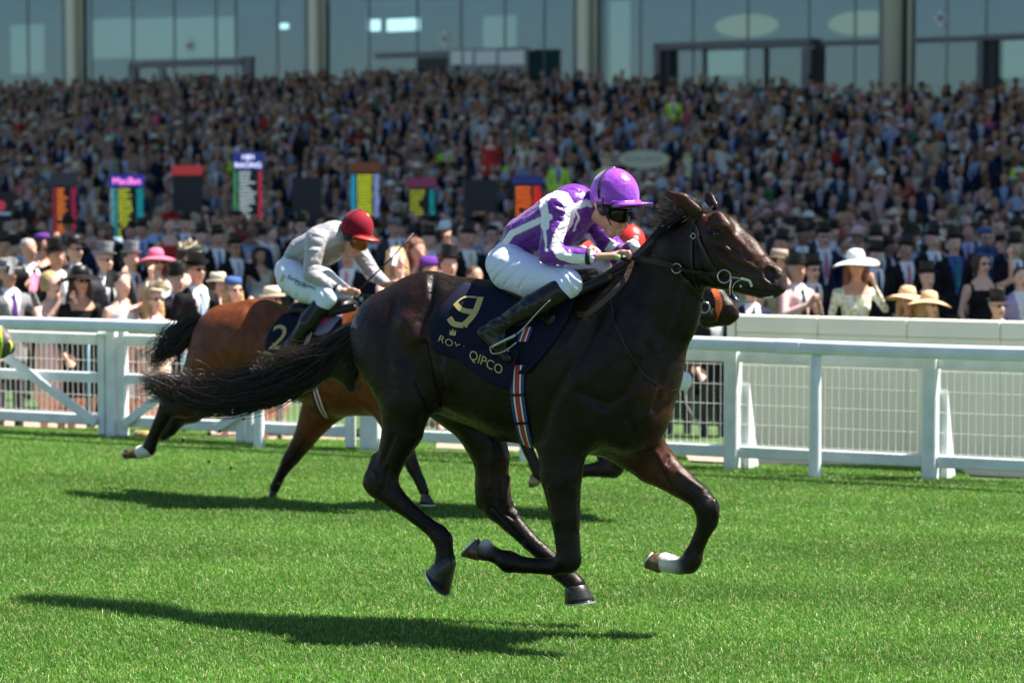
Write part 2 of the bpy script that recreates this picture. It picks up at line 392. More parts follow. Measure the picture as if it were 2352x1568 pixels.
# ------------------------------------------------------------------ horses
def hoof(F, F0, B0, F1, B1, lat, hw, root, material, shoe=True):
    F0, B0, F1, B1 = [F.P(a, b, lat) for a, b in (F0, B0, F1, B1)]
    half = F.m((0), 0, 0, 0) if False else None
    hw = np.linalg.norm(F0 - B0) * hw
    rings = []
    def ring(f, b, s, n=20):
        c = (f + b) / 2; a1 = (f - b) / 2; out = []
        for i in range(n):
            t = 2 * math.pi * i / n; out.append(c + a1 * math.cos(t) * s + F.n * hw * s * math.sin(t) * (1 if math.cos(t) > -.3 else .9))
        return out
    V = ring(F0, B0, .70) ; up = (F0 - F1) * .2
    V = [v + up for v in V]
    for t in (0, .08, .35, .7, 1.0):
        fl = 1 + .16 * t; V += ring(F0 + (F1 - F0) * t, B0 + (B1 - B0) * t, fl * .97 if t else .90)
    dn = (F1 - F0); dn = dn - 0; nsole = np.cross(F1 - B1, F.n); nsole /= np.linalg.norm(nsole)
    if nsole @ dn < 0: nsole = -nsole
    V += [v - nsole * .004 for v in ring(F1, B1, .98)]; V += [v - nsole * .012 for v in ring(F1, B1, .6)]
    n = 20; m = len(V) // n
    Fc = [[i * n + j, i * n + (j + 1) % n, (i + 1) * n + (j + 1) % n, (i + 1) * n + j] for i in range(m - 1) for j in range(n)] + [list(range(n))[::-1], [(m - 1) * n + j for j in range(n)]]
    h = mesh('hoof', V, Fc, material, root)
    if shoe:
        o1 = ring(F1, B1, 1.17); i1 = ring(F1, B1, .86); V = []
        for a, b in zip(o1, i1): V += [a, a + nsole * .007, b + nsole * .007, b]
        Fc = [[i * 4 + j, i * 4 + (j + 1) % 4, ((i + 1) % n) * 4 + (j + 1) % 4, ((i + 1) % n) * 4 + j] for i in range(n) for j in range(4) if i not in (9, 10)]
        mesh('horseshoe', V, Fc, M_shoe, h, smooth=False)
    return h
def hair(name, strands, material, parent, nside=3):
    """strands: list of (points, radius at root, radius at tip)"""
    mb = MB()
    for P, r0, r1 in strands:
        P = np.asarray(P); mb.tube(P, np.linspace(r0, r1, len(P)), n=nside, cap=False)
    return mb.build(name, material, parent, smooth=True)
def wisps(F, spine, wid, n, seed, reach=(.5, 1.), curl=.015, r=(.0016, .0005), latw=.06, tipspread=1.6, m=12, start=(0., .5)):
    g = np.random.default_rng(seed); out = []; S = smoothline([p[:3] for p in spine], 60)
    for i in range(n):
        a = g.uniform(*start); b = min(1., a + g.uniform(*reach)); off = np.clip(g.normal(0, .45), -1, 1); l = g.normal(0, latw * .5)
        ph = g.uniform(0, 6.28, 3); fr = g.uniform(1.5, 5, 3); cu = curl * g.uniform(.3, 1.6); P = []
        for j in range(m):
            t = a + (b - a) * j / (m - 1); x = t * 59; i0 = int(min(x, 58)); p = S[i0] * (1 - (x - i0)) + S[i0 + 1] * (x - i0)
            tn = S[min(i0 + 1, 59)] - S[max(i0 - 1, 0)]; tn = tn[:2] / (np.linalg.norm(tn[:2]) + 1e-6); w_ = np.interp(t, np.linspace(0, 1, len(wid)), wid)
            q = off * w_ * (1 + (tipspread - 1) * (j / m) ** 2)
            X = F.P(p[0] - tn[1] * q, p[1] + tn[0] * q, p[2] + l)
            X = X + cu * (j / m) * np.array([math.sin(ph[0] + fr[0] * t * 4), math.sin(ph[1] + fr[1] * t * 4), math.sin(ph[2] + fr[2] * t * 4)])
            P.append(X)
        out.append((P, r[0] * g.uniform(.6, 1.3), r[1]))
    return out

BAY = (.022, .0085, .0055); DARK = (.0085, .0048, .0034); LIT_RED = (.060, .019, .009); SOCK = (.62, .58, .52); MUZ = (.045, .02, .013)  # the red carries sunlit warmth painted into the near-black coat
# ---- main horse
HF = Frame(1200, 1444, R(26))
horse = empty('horse', HF.o, -HF.psi, 'nearly black bay racehorse galloping in front with number 9 saddle cloth', 'horse', 'racehorses galloping past the stands')
S = SDF(HF, .0075, .05)
S.seg((912, 772, 0, 112), (985, 742, 0, 112), .80, k=.06)
S.seg((985, 745, 0, 114), (1085, 800, 0, 158), (.8, .72), k=.06)
S.seg((1085, 805, 0, 160), (1190, 838, 0, 178), (.72, .74), k=.06)
S.seg((1190, 838, 0, 178), (1300, 846, 0, 196), (.74, .66), k=.06)
S.seg((1300, 846, 0, 196), (1392, 846, 0, 182), (.66, .62), k=.06)
S.seg((1420, 930, .0, 118), (1455, 960, .02, 78), (.8, .8), k=.07)
S.seg((1400, 800, .0, 160), (1500, 700, .0, 118), (.60, .52), k=.07)
S.seg((1500, 700, .0, 118), (1560, 598, .01, 80), (.52, .52), k=.06)
# head, turned a little to the photographer
S.seg((1618, 560, .02, 68), (1648, 560, .03, 72), (.62, .66), k=.035)
S.seg((1648, 560, .03, 70), (1700, 596, .06, 57), (.66, .62), k=.03, col=BAY)
S.seg((1700, 598, .06, 54), (1738, 622, .085, 43), (.62, .66), k=.03, col=MUZ)
S.seg((1738, 622, .085, 43), (1776, 638, .11, 32), (.66, .95), k=.03, col=MUZ)
S.seg((1626, 606, .03, 52), (1640, 612, .035, 46), (.9, .9), k=.04)
S.seg((1650, 638, .05, 24), (1740, 668, .095, 15), (1.3, 1.3), k=.03, col=DARK)
S.seg((1752, 668, .10, 18), (1776, 672, .115, 14), (1.5, 1.5), k=.015, col=DARK)
S.seg((1786, 655, .12, 18), (1792, 662, .122, 14), (1.5, 1.4), k=.02, col=DARK)
S.seg((1648, 500, .10, 17), (1668, 520, .115, 15), (.7, .7), k=.03, col=BAY)
for la in (.115, -.045): S.seg((1636, 545, la, 13), (1652, 548, la + .005, 12), (.5, .5), k=.03)
S.seg((1598, 486, .075, 17), (1566, 460, .095, 17), (.55, .5), k=.02, col=BAY)
S.seg((1566, 460, .095, 17), (1528, 436, .11, 3), (.5, .5), k=.01, col=LIT_RED)
S.seg((1572, 468, .125, 10), (1536, 444, .14, 2), (.5, .5), k=.008, cut=True)
S.seg((1640, 474, -.05, 14), (1628, 455, -.07, 14), (.5, .5), k=.02)
S.seg((1628, 455, -.07, 13), (1622, 442, -.08, 4), (.5, .5), k=.01)
# near hind leg
S.seg((905, 800, .10, 104), (935, 905, .14, 72), (.62, .75), k=.05)
S.seg((935, 905, .14, 72), (925, 985, .14, 51), (.75, .7), k=.04)
S.seg((925, 985, .14, 51), (895, 1062, .14, 33), (.7, .7), k=.03)
S.seg((895, 1062, .14, 33), (876, 1108, .14, 33), (.65, .6), k=.03, col=DARK)
S.seg((862, 1050, .14, 10), (848, 1108, .14, 15), (.8, .8), k=.03, col=DARK)
S.seg((876, 1112, .14, 36), (905, 1142, .14, 27), (.6, .7), k=.03, col=DARK)
S.seg((905, 1142, .14, 27), (955, 1184, .14, 19), (.7, .85), k=.02, col=DARK)
S.seg((955, 1184, .14, 19), (1005, 1223, .14, 20), (.85, .85), k=.02, col=DARK)
S.seg((1008, 1226, .14, 23), (1018, 1240, .14, 24), (.8, .8), k=.015, col=DARK)
S.seg((1018, 1240, .14, 22), (1022, 1270, .14, 21), (.9, .9), k=.02, col=DARK)
S.seg((1022, 1270, .14, 21), (1021, 1294, .14, 25), (.9, 1), k=.02, col=DARK)
# far hind leg
S.seg((1010, 860, -.08, 100), (1095, 960, -.12, 66), (.6, .7), k=.04)
S.seg((1095, 960, -.12, 64), (1128, 1050, -.13, 45), (.7, .75), k=.03)
S.seg((1128, 1050, -.13, 44), (1133, 1120, -.13, 37), (.75, .7), k=.03, col=BAY)
S.seg((1110, 1100, -.13, 14), (1106, 1155, -.13, 16), (.8, .8), k=.03, col=DARK)
S.seg((1133, 1120, -.13, 37), (1143, 1162, -.13, 36), (.7, .65), k=.03, col=DARK)
S.seg((1143, 1162, -.13, 35), (1172, 1196, -.13, 26), (.7, .8), k=.03, col=DARK)
S.seg((1172, 1196, -.13, 26), (1218, 1244, -.13, 20), (.8, .9), k=.02, col=DARK)
S.seg((1218, 1244, -.13, 20), (1265, 1286, -.13, 21), (.9, .9), k=.02, col=DARK)
S.seg((1275, 1298, -.13, 23), (1286, 1312, -.13, 22), (.85, .85), k=.02, col=DARK)
S.seg((1286, 1312, -.13, 21), (1314, 1334, -.13, 22), (.9, .9), k=.02, col=DARK)
S.seg((1314, 1334, -.13, 22), (1322, 1344, -.13, 25), (.9, 1), k=.02, col=DARK)
# near foreleg
S.seg((1370, 800, .11, 108), (1345, 920, .13, 86), (.45, .6), k=.06)
S.seg((1345, 920, .13, 84), (1290, 1010, .14, 62), (.6, .7), k=.05)
S.seg((1290, 1010, .14, 60), (1288, 1090, .14, 50), (.7, .75), k=.04)
S.seg((1288, 1090, .14, 50), (1298, 1184, .14, 36), (.75, .8), k=.03)
S.seg((1298, 1184, .14, 36), (1303, 1240, .14, 29), (.8, .85), k=.03, col=DARK)
S.seg((1303, 1240, .14, 29), (1307, 1282, .14, 30), (.85, .85), k=.02, col=DARK)
S.seg((1305, 1290, .14, 26), (1272, 1301, .14, 20), (.85, .85), k=.02, col=DARK)
S.seg((1272, 1301, .14, 20), (1200, 1297, .14, 19), (.8, .85), k=.02, col=DARK)
S.seg((1200, 1296, .14, 20), (1168, 1290, .14, 25), (.85, .85), k=.02, col=DARK)
S.seg((1168, 1288, .14, 23), (1138, 1276, .14, 18), (.85, .85), k=.02, col=DARK)
S.seg((1130, 1270, .14, 19), (1112, 1266, .14, 22), (.95, 1), k=.012, col=DARK)
S.seg((1120, 1250, .14, 10), (1116, 1246, .14, 11), (1.4, 1.4), k=.015, col=SOCK)
# far foreleg
S.seg((1430, 985, -.07, 84), (1500, 1062, -.12, 51), (.7, .75), k=.05, col=BAY)
S.seg((1500, 1062, -.12, 50), (1562, 1108, -.13, 34), (.75, .8), k=.03, col=LIT_RED)
S.seg((1562, 1108, -.13, 34), (1606, 1140, -.13, 28), (.8, .9), k=.03, col=DARK)
S.seg((1606, 1140, -.13, 27), (1624, 1166, -.13, 28), (.9, .9), k=.02, col=DARK)
S.seg((1624, 1168, -.13, 28), (1626, 1194, -.13, 24), (.9, .85), k=.02, col=DARK)
S.seg((1626, 1196, -.13, 22), (1606, 1242, -.13, 18), (.85, .9), k=.02, col=DARK)
S.seg((1606, 1242, -.13, 18), (1594, 1270, -.13, 20), (.9, .9), k=.02, col=DARK)
S.seg((1590, 1284, -.13, 24), (1584, 1292, -.13, 23), (.9, .9), k=.02, col=DARK)
S.seg((1582, 1296, -.13, 20), (1560, 1301, -.13, 19), (.9, .9), k=.02, col=DARK)
S.seg((1548, 1296, -.13, 21), (1528, 1291, -.13, 24), (1, 1), k=.01, col=SOCK)
# nostrils and mouth
S.seg((1772, 630, .165, 17), (1764, 626, .20, 14), (1.3, 1.3), k=.010, cut=True)
S.rel = 8
V, Q = S.extract()
ms = [([(995, 640), (992, 690), (968, 740), (972, 790)], 9, -10), ([(972, 790), (985, 860), (1000, 930)], 9, -12),
      ([(938, 742), (958, 775)], 24, 19), ([(988, 650), (1010, 660)], 22, 7), ([(1000, 940), (1090, 985), (1180, 1020)], 10, -6), ([(905, 700), (885, 800), (895, 900)], 14, -5),
      ([(925, 850), (960, 900), (955, 960)], 22, 7), ([(1018, 850), (1030, 880)], 14, 9), ([(1010, 810), (1015, 870), (1003, 930)], 7, -6),
      ([(1390, 700), (1340, 800), (1262, 930), (1240, 1010)], 12, -7), ([(1420, 700), (1395, 800), (1330, 900)], 26, 8),
      ([(1330, 900), (1395, 930), (1440, 900), (1490, 800)], 12, -7), ([(1380, 960), (1340, 1060), (1300, 1110)], 24, 6),
      ([(1545, 560), (1490, 690), (1455, 800)], 22, 6), ([(1600, 690), (1560, 760), (1520, 850), (1500, 940)], 10, -6),
      ([(1500, 900), (1480, 960)], 20, 8), ([(1440, 960), (1470, 1040)], 10, -7), ([(1262, 1120), (1280, 1200)], 6, 4), ([(1300, 1110), (1302, 1220)], 5, -4), ([(1320, 1120), (1320, 1210)], 6, 4),
      ([(905, 1000), (880, 1060)], 6, -5), ([(1130, 1010), (1125, 1120)], 6, 4), ([(1150, 1060), (1150, 1130)], 6, -6), ([(930, 1170), (990, 1215)], 4, 3),
      ([(1168, 1095), (1160, 1130), (1166, 1160)], 5, 7), ([(1150, 1150), (1158, 1175), (1180, 1190)], 4, -6), ([(1130, 1165), (1160, 1196), (1200, 1240)], 4, -4), ([(1176, 1150), (1190, 1176)], 4, 5), ([(1640, 1150), (1646, 1185)], 6, 4), ([(1560, 1085), (1610, 1120)], 6, 4), ([(1535, 1050), (1520, 1085), (1535, 1110)], 6, -6), ([(1508, 1040), (1530, 1075)], 7, 6),
      ([(1440, 700), (1470, 720)], 20, 6), ([(1300, 800), (1320, 860)], 24, 5), ([(1455, 620), (1420, 700), (1400, 760)], 8, -5), ([(1560, 640), (1540, 720), (1520, 800)], 9, -5), ([(1582, 650), (1560, 740)], 8, 5), ([(860, 1085), (870, 1110)], 5, 4), ([(890, 1075), (880, 1125)], 4, -5), ([(870, 900), (850, 960)], 8, -4), ([(960, 880), (990, 940)], 9, -6),
      # face
      ([(1604, 560), (1612, 620), (1640, 652)], 5, -6), ([(1622, 600)], 28, 5), ([(1650, 575), (1700, 612), (1735, 628)], 4, -6), ([(1655, 598), (1690, 622)], 4, 3), ([(1700, 570), (1712, 600), (1740, 618)], 2.2, 3), ([(1670, 556), (1690, 575)], 5, -5), ([(1652, 562), (1700, 590), (1730, 612)], 6, 5),
      ([(1632, 518), (1646, 512), (1660, 520)], 5, 5), ([(1630, 504), (1640, 501)], 6, -7), ([(1655, 505), (1690, 545), (1722, 580)], 7, 3), ([(1636, 531), (1650, 531)], 7, -4), ([(1632, 541), (1646, 545), (1656, 541)], 3, 3),
      ([(1680, 580), (1720, 600)], 6, -4), ([(1752, 617), (1764, 610), (1780, 616), (1786, 630), (1780, 645)], 3.5, 7), ([(1750, 622), (1752, 640), (1764, 650)], 4, 6), ([(1700, 662), (1745, 668), (1790, 676)], 3, -6),
      ([(1660, 640), (1690, 655)], 5, -3), ([(1740, 600), (1760, 592)], 6, 3), ([(1725, 650), (1745, 655)], 6, 3)]
V = sculpt(V, Q, [(a_, b_, c_ * 1.7) for a_, b_, c_ in ms])
Cc = S.colours(V, DARK)
U, W, Z = proj(V)
def tint(C, pts, wd, c, amt):                 # coat tones; red paints in the sunlit planes, others bay, muzzle, eye rim
    f = np.exp(-(pl_dist(U, W, pts) / wd) ** 2)[:, None] * amt; return C * (1 - f) + f * np.array(c)
Cc = tint(Cc, [(925, 700), (950, 770)], 60, BAY, .8); Cc = tint(Cc, [(1630, 500), (1690, 560), (1740, 585)], 30, LIT_RED, .6); Cc = tint(Cc, [(1600, 480), (1640, 480)], 20, LIT_RED, .4)
Cc = tint(Cc, [(1500, 900), (1540, 960), (1520, 1010)], 36, LIT_RED, .5); Cc = tint(Cc, [(1740, 640), (1800, 650)], 26, (.03, .022, .022), .8)
Cc = tint(Cc, [(1636, 536), (1656, 538)], 11, (.006, .004, .003), .9); Cc = tint(Cc, [(1165, 1040), (1168, 1120)], 12, LIT_RED, .7)
body = mesh('body', V, Q, M_coat, horse, col=Cc)
HT = bvh(V, Q)
hoof(HF, (1047, 1290), (995, 1294), (1027, 1362), (985, 1312), .14, .50, horse, M_hoof)
hoof(HF, (1345, 1340), (1297, 1350), (1361, 1380), (1303, 1384), -.13, .52, horse, M_hoof)
hoof(HF, (1101, 1288), (1104, 1246), (1066, 1276), (1096, 1240), .14, .52, horse, M_hoofb)
hoof(HF, (1516, 1317), (1523, 1270), (1487, 1302), (1503, 1270), -.13, .52, horse, M_hoofb)
def ball(name, c, r, material, parent, sx=1., n=14, axis=None):
    prof = [(max(1e-4, r * math.sin(a)), -r * math.cos(a) * sx) for a in np.linspace(0, math.pi, n)]
    return MB().lathe(prof, c, n=n + 2, axis=axis).build(name, material, parent, smooth=True)
pe = on(HT, 1645, 535, -.013); ball('eye', pe, .024, M_eye, horse)
ball('nostril_lining', on(HT, 1768, 628, -.012), .012, mat('nostril_pink', (.22, .04, .035), rough=.4), horse)
# tail
dock = [(815, 752, 0), (770, 796, 0), (700, 850, 0), (610, 892, 0), (500, 915, 0), (405, 900, 0), (340, 876, 0)]
TS = SDF(HF, .011, .05)
TS.chain([(812, 762, 0, 26), (770, 812, 0, 42), (700, 862, 0, 38), (610, 897, 0, 32), (520, 914, 0, 24), (450, 908, 0, 13), (410, 900, 0, 5)], ls=.8)
TS.chain([(790, 800, 0, 30), (798, 850, 0, 34), (806, 890, 0, 12)], ls=.6)
Vt, Qt = TS.extract()
tail = mesh('tail', Vt, Qt, M_hair, horse)
st = wisps(HF, dock, [18, 38, 43, 40, 36, 26, 10], 1300, 11, reach=(.3, .9), curl=.04, r=(.0019, .0006), latw=.14, tipspread=1.3)
st += wisps(HF, [(800, 750, 0), (745, 796, 0), (670, 822, 0), (580, 850, 0), (500, 866, 0), (430, 862, 0)], [10, 22, 22, 16, 14, 10], 130, 12, reach=(.3, .8), curl=.03, r=(.0018, .0006), latw=.1, tipspread=1.8)
st += wisps(HF, [(790, 790, 0), (805, 850, 0), (812, 900, 0)], [18, 26, 12], 60, 13, curl=.02, r=(.002, .0006), latw=.1)
hair('tail_hair', st, M_hair, tail)
hair('tail_hair', wisps(HF, [(560, 900, 0), (470, 905, 0), (400, 890, 0), (338, 880, 0)], [34, 34, 28, 20], 320, 14, reach=(.4, .9), curl=.05, r=(.0014, .0005), latw=.1, tipspread=2.2)
     + wisps(HF, [(760, 800, .1), (690, 812, .1), (640, 822, .1), (590, 850, .1)], [24, 28, 26, 18], 130, 15, curl=.03, r=(.0013, .0005), tipspread=2), M_hairb, tail)
# mane: lies on the crest, blown back
g = np.random.default_rng(3); ms_ = []
crest = smoothline([(1592, 470), (1560, 480), (1534, 508), (1505, 548), (1470, 582), (1430, 606), (1392, 628)], 100)
for i in range(1200):
    t = g.uniform(0, 1); j = int(t * 99); u, v = crest[j]; la = g.normal(.0, .035); L = g.uniform(28, 72) * (1.1 if t < .35 else .75); fly = (g.random() < .30) and t < .4
    P = []
    for q in range(8):
        f = q / 7
        if fly: du, dv = -L * 1.1 * f, -L * g.uniform(.15, .5) * f + 10 * f * f
        else: du, dv = -L * f * .8, L * f * .55
        P.append(HF.P(u + 10 + du, v + 8 + dv, la + .02 * f) + g.normal(0, .004, 3) * f)
    ms_.append((P, .0019, .0005))
for i in range(60):                            # forelock tufts
    u, v = 1600 + g.normal(0, 12), 478 + g.normal(0, 6); a = g.uniform(-.9, .4); L = g.uniform(25, 55)
    ms_.append(([HF.P(u + L * f * math.sin(a) - 20 * f * f, v - L * f * math.cos(a) * .7, -.02 + .03 * f) + g.normal(0, .003, 3) for f in np.linspace(0, 1, 8)], .0012, .0004))
MS = SDF(HF, .01, .03); MS.chain([(1580, 486, 0, 12), (1540, 512, 0, 16), (1508, 555, 0, 20), (1474, 592, 0, 20), (1430, 618, 0, 18), (1390, 640, 0, 14)], ls=1.2)
Vm, Qm = MS.extract(); mane = mesh('mane', Vm, Qm, M_hair, horse); hair('mane_hair', ms_, M_hair, mane)
# bridle
bridle = strap('bridle', [(1592, 510), (1604, 492), (1632, 478), (1660, 478), (1678, 488)], .022, HT, M_leather, horse)
def bs(name, pts, wd, mtl=M_leather, off=.006, n=24, T=HT): return strap(name, pts, wd, T, mtl, bridle, n=n, off=off)
bs('cheekpiece', [(1592, 508), (1610, 556), (1630, 600), (1655, 636)], .017)
bs('throatlash', [(1590, 512), (1590, 560), (1592, 610), (1600, 655), (1606, 680)], .012)
bs('noseband', [(1612, 690), (1632, 686), (1652, 676), (1672, 668)], .014)
bs('rein', [(1556, 615), (1600, 622), (1654, 630)], .016, off=.012)
bs('martingale', [(1560, 624), (1582, 648), (1604, 676)], .014, off=.010)
def ring_on(u, v, R0, r0, name='bit_ring', off=.014, T=HT, F=HF, lat=.15, parent=None):
    c = on(T, u, v, off); c = F.P(u, v, lat) if c is None else c
    return MB().torus(c, CAM - c, F.m(u, v, lat, R0), r0).build(name, M_metal, parent or bridle, smooth=True)
ring_on(1555, 616, 11, .0035); ring_on(1667, 634, 15, .004)
mb = MB(); hp = [HF.P(u, v, .19) for u, v in smoothline([(1676, 636), (1690, 638), (1705, 640)], 8)]; mb.tube(hp, .0035)
mb.tube([HF.P(u, v, .19) for u, v in smoothline([(1680, 640), (1677, 660), (1676, 678)], 8)], [.004, .005, .005, .006, .006, .005, .005, .004])
mb.tube([HF.P(u, v, .20) for u, v in smoothline([(1705, 641), (1688, 650), (1682, 668), (1692, 686), (1712, 694), (1734, 690)], 24)], .0025); mb.build('bit', M_metal, bridle, smooth=True)
mb = MB(); mb.torus(on(HT, 1595, 543, .01), CAM - HF.P(1595, 543), .014, .0025, n=4); mb.build('buckle', M_metal, bridle)
foam = strap('mouth_foam', [(1704, 640), (1714, 641), (1724, 646), (1728, 658)], .011, HT, M_foam, horse, n=14, off=.004, thick=.003)
strap('mouth_foam', [(1754, 684), (1764, 682), (1776, 680)], .008, HT, M_foam, horse, n=8, off=.003, thick=.004); strap('mouth_foam', [(1700, 655), (1704, 658)], .008, HT, M_foam, horse, n=4, off=.003)
bs('neck_strap', [(1405, 690), (1412, 740), (1440, 800), (1480, 860), (1530, 894), (1556, 892)], .009, off=.008, n=40)
# rein from hand to ring, hanging free
def freestrap(name, pts, lats, wid, F, material, parent, thick=.0025):
    L = smoothline([(u, v, l) for (u, v), l in zip(pts, lats)], 22); P = np.array([F.P(*p) for p in L]); T_ = np.gradient(P, axis=0)
    T_ /= np.linalg.norm(T_, axis=1)[:, None]; N_ = F.n; Sd = np.cross(T_, N_); Sd /= np.linalg.norm(Sd, axis=1)[:, None]; V = []
    for i in range(len(P)):
        for a, b in ((-1, -1), (-1, 1), (1, 1), (1, -1)): V.append(P[i] + Sd[i] * a * wid / 2 + N_ * b * thick)
    Fc = [[i * 4 + j, i * 4 + (j + 1) % 4, (i + 1) * 4 + (j + 1) % 4, (i + 1) * 4 + j] for i in range(len(P) - 1) for j in range(4)] + [[3, 2, 1, 0], [(len(P) - 1) * 4 + j for j in range(4)]]
    return mesh(name, V, Fc, material, parent, smooth=False)
freestrap('rein', [(1450, 592), (1480, 596), (1520, 605), (1547, 614)], [.17, .19, .19, .17], .022, HF, M_leather, bridle)
freestrap('rein', [(1452, 598), (1436, 640), (1400, 680), (1352, 718), (1325, 722)], [.12, .2, .25, .24, .2], .026, HF, M_leatherb, bridle)

# ---- saddle cloth: a sheet draped on the back (near side hangs down, far side over the spine)
def cloth(name, grid_fn, nu, nv, T, material, parent, off=.010, thick=.004, wave=None):
    P = {}; idx = {}
    V = []
    for i in range(nu + 1):
        for j in range(nv + 1):
            u, v = grid_fn(i / nu, j / nv); o_ = off + (wave(i / nu, j / nv) if wave else 0); p = on(T, u, v, o_)
            if p is not None: idx[i, j] = len(V); V.append(p)
    F = [[idx[i, j], idx[i + 1, j], idx[i + 1, j + 1], idx[i, j + 1]] for i in range(nu) for j in range(nv) if all(k in idx for k in ((i, j), (i + 1, j), (i + 1, j + 1), (i, j + 1)))]
    o = mesh(name, V, F, material, parent); md = o.modifiers.new('thickness', 'SOLIDIFY'); md.thickness = thick; md.offset = 0
    return o, BVHTree.FromPolygons([tuple(v) for v in V], F)
def quadfn(tl, tr, br, bl, bow=(0, 0, 0, 0)):
    tl, tr, br, bl = map(np.array, (tl, tr, br, bl))
    def f(a, b):
        p = (1 - a) * (1 - b) * tl + a * (1 - b) * tr + a * b * br + (1 - a) * b * bl
        return p[0] + bow[0] * 4 * b * (1 - b) * (1 - a) + bow[2] * 4 * b * (1 - b) * a, p[1] + bow[1] * 4 * a * (1 - a) * b + bow[3] * 4 * a * (1 - a) * (1 - b)
    return f
cl, CT = cloth('saddle_cloth', quadfn((1068, 652), (1330, 660), (1212, 858), (994, 800), (-26, 14, 20, 20)), 40, 28, HT, M_navy, horse, off=.012,
               wave=lambda a, b: .006 * math.sin(9 * a + 4 * b) * b + .012 * math.exp(-((b - .95) / .1) ** 2) * math.sin(14 * a))
cl2, CT2 = cloth('saddle_cloth_flap', quadfn((1022, 795), (1200, 800), (1174, 890), (1100, 858), (0, 6, 0, 0)), 26, 10, HT, M_navy, horse, off=.030)
nine = empty('number', HF.o, -HF.psi); nine.parent = cl; nine.matrix_parent_inverse = Matrix.Identity(4); nine.location = (0, 0, 0); nine.rotation_euler = (0, 0, 0)
for pts_, wd_ in (([(1105, 684), (1090, 722), (1066, 748)], .030), ([(1033, 731), (1043, 744), (1066, 748)], .027), ([(1047, 697), (1062, 713), (1091, 718)], .025), ([(1048, 698), (1068, 684), (1096, 685)], .010), ([(1071, 749), (1075, 751)], .012)):
    strap('stroke', pts_, wd_, CT, M_gold, nine, n=10, off=.007, thick=.0012)
text_on('lettering', 'ROYAL', (1008, 784), (74, 34), (6, -15), CT, M_gold, cl, off=.010)
text_on('lettering', 'QIPCO', (1078, 822), (74, 38), (6, -20), CT2, M_gold, cl, off=.008)
mbk = MB(); pc = [on(CT, u, v, .006) for u, v in ((1034, 770), (1034, 757), (1038, 763), (1041, 754), (1045, 763), (1049, 757), (1048, 771))]
if all(p is not None for p in pc): mbk.add(pc, [[0, 1, 2, 3, 4, 5, 6]]); mbk.build('crown_print', M_gold, cl)
# striped girth
M_blue = mat('blue_webbing', (.02, .035, .20), rough=.6)
for du, wd, mt_, nm in ((-13, .012, M_blue, 'girth_stripe'), (-7.5, .007, M_whitep, 'girth_stripe'), (-.5, .018, mat('red_webbing', (.45, .02, .03), rough=.6), 'girth'), (6.5, .007, M_whitep, 'girth_stripe'), (12.5, .012, M_blue, 'girth_stripe')):
    strap(nm, [(1192 + du, 838), (1190 + du, 900), (1198 + du, 960), (1210 + du * .9, 1010), (1222 + du * .6, 1042)], wd, HT, mt_, horse, n=30, off=.009 if du else .0095)
    strap(nm, [(1214 + du * .8, 752), (1202 + du * .8, 785)], wd * .8, CT, mt_, horse, n=6, off=.010)
for v in (905, 968): strap('girth_keeper', [(1176 + (v - 905) * .12, v), (1206 + (v - 905) * .16, v)], .012, HT, M_leather, horse, n=8, off=.016)
# saddle
SS = SDF(HF, .008, .03); SS.chain([(1175, 668, .12, 16), (1240, 690, .17, 18), (1330, 668, .17, 14), (1392, 640, .1, 14)], ls=1.); SS.seg((1180, 655, 0, 26), (1360, 640, 0, 24), 2.4)
SS.chain([(1232, 700, .2, 24), (1262, 730, .24, 20)], ls=.35)
Vs, Qs = SS.extract(); saddle = mesh('saddle', Vs, Qs, M_leather, horse)

# ---- jockey
WHT = (.78, .78, .80)
def stripe_jacket(V, JF, base, rules):
    U, W, Z = proj(V); C = np.tile(np.array(base), (len(V), 1))
    for pts, wd, c in rules:
        C[pl_dist(U, W, pts) < wd] = c
    return C
def hand_prims(S, F, wrist, knuckle, lat, curl_to, r=5.2, flip=1):
    """a fist closed on a rein: palm block, four curled fingers of unequal length, thumb on top"""
    S.seg((*wrist, lat, r * 2.2), (*knuckle, lat, r * 2.3), (.75, .7), k=.010)
    W_ = np.array(knuckle, float); D = np.array(knuckle, float) - np.array(wrist, float); D /= np.linalg.norm(D); Nn = np.array([-D[1], D[0]]) * flip
    for i, (off, ln) in enumerate(((-.9, .9), (-.3, 1.05), (.3, 1.), (.9, .78))):
        a = W_ + D * 2 + Nn * off * 6.5; l1 = 11 * ln
        b = a + D * l1 * .9; c = b + (np.array(curl_to) - b) * .35 + Nn * off; la = lat + .022
        S.seg((*a, la - .004, r), (*b, la + .006, r * .92), 1., k=.003); S.seg((*b, la + .006, r * .92), (*(b + Nn * 1.5 - D * 1), la - .028, r * .85), 1., k=.003)
        S.seg((*(b + Nn * 1.5 - D * 1), la - .028, r * .85), (*(a + D * 1.5), la - .04, r * .75), 1., k=.003)
    t0 = np.array(wrist) + D * 8 - Nn * 7; S.seg((*t0, lat + .01, r * 1.15), (*(t0 + D * 12 - Nn * 1), lat + .018, r * 1.0), 1., k=.006); S.seg((*(t0 + D * 12 - Nn), lat + .018, r), (*(t0 + D * 22 + Nn * 3), lat + .012, r * .8), 1., k=.004)
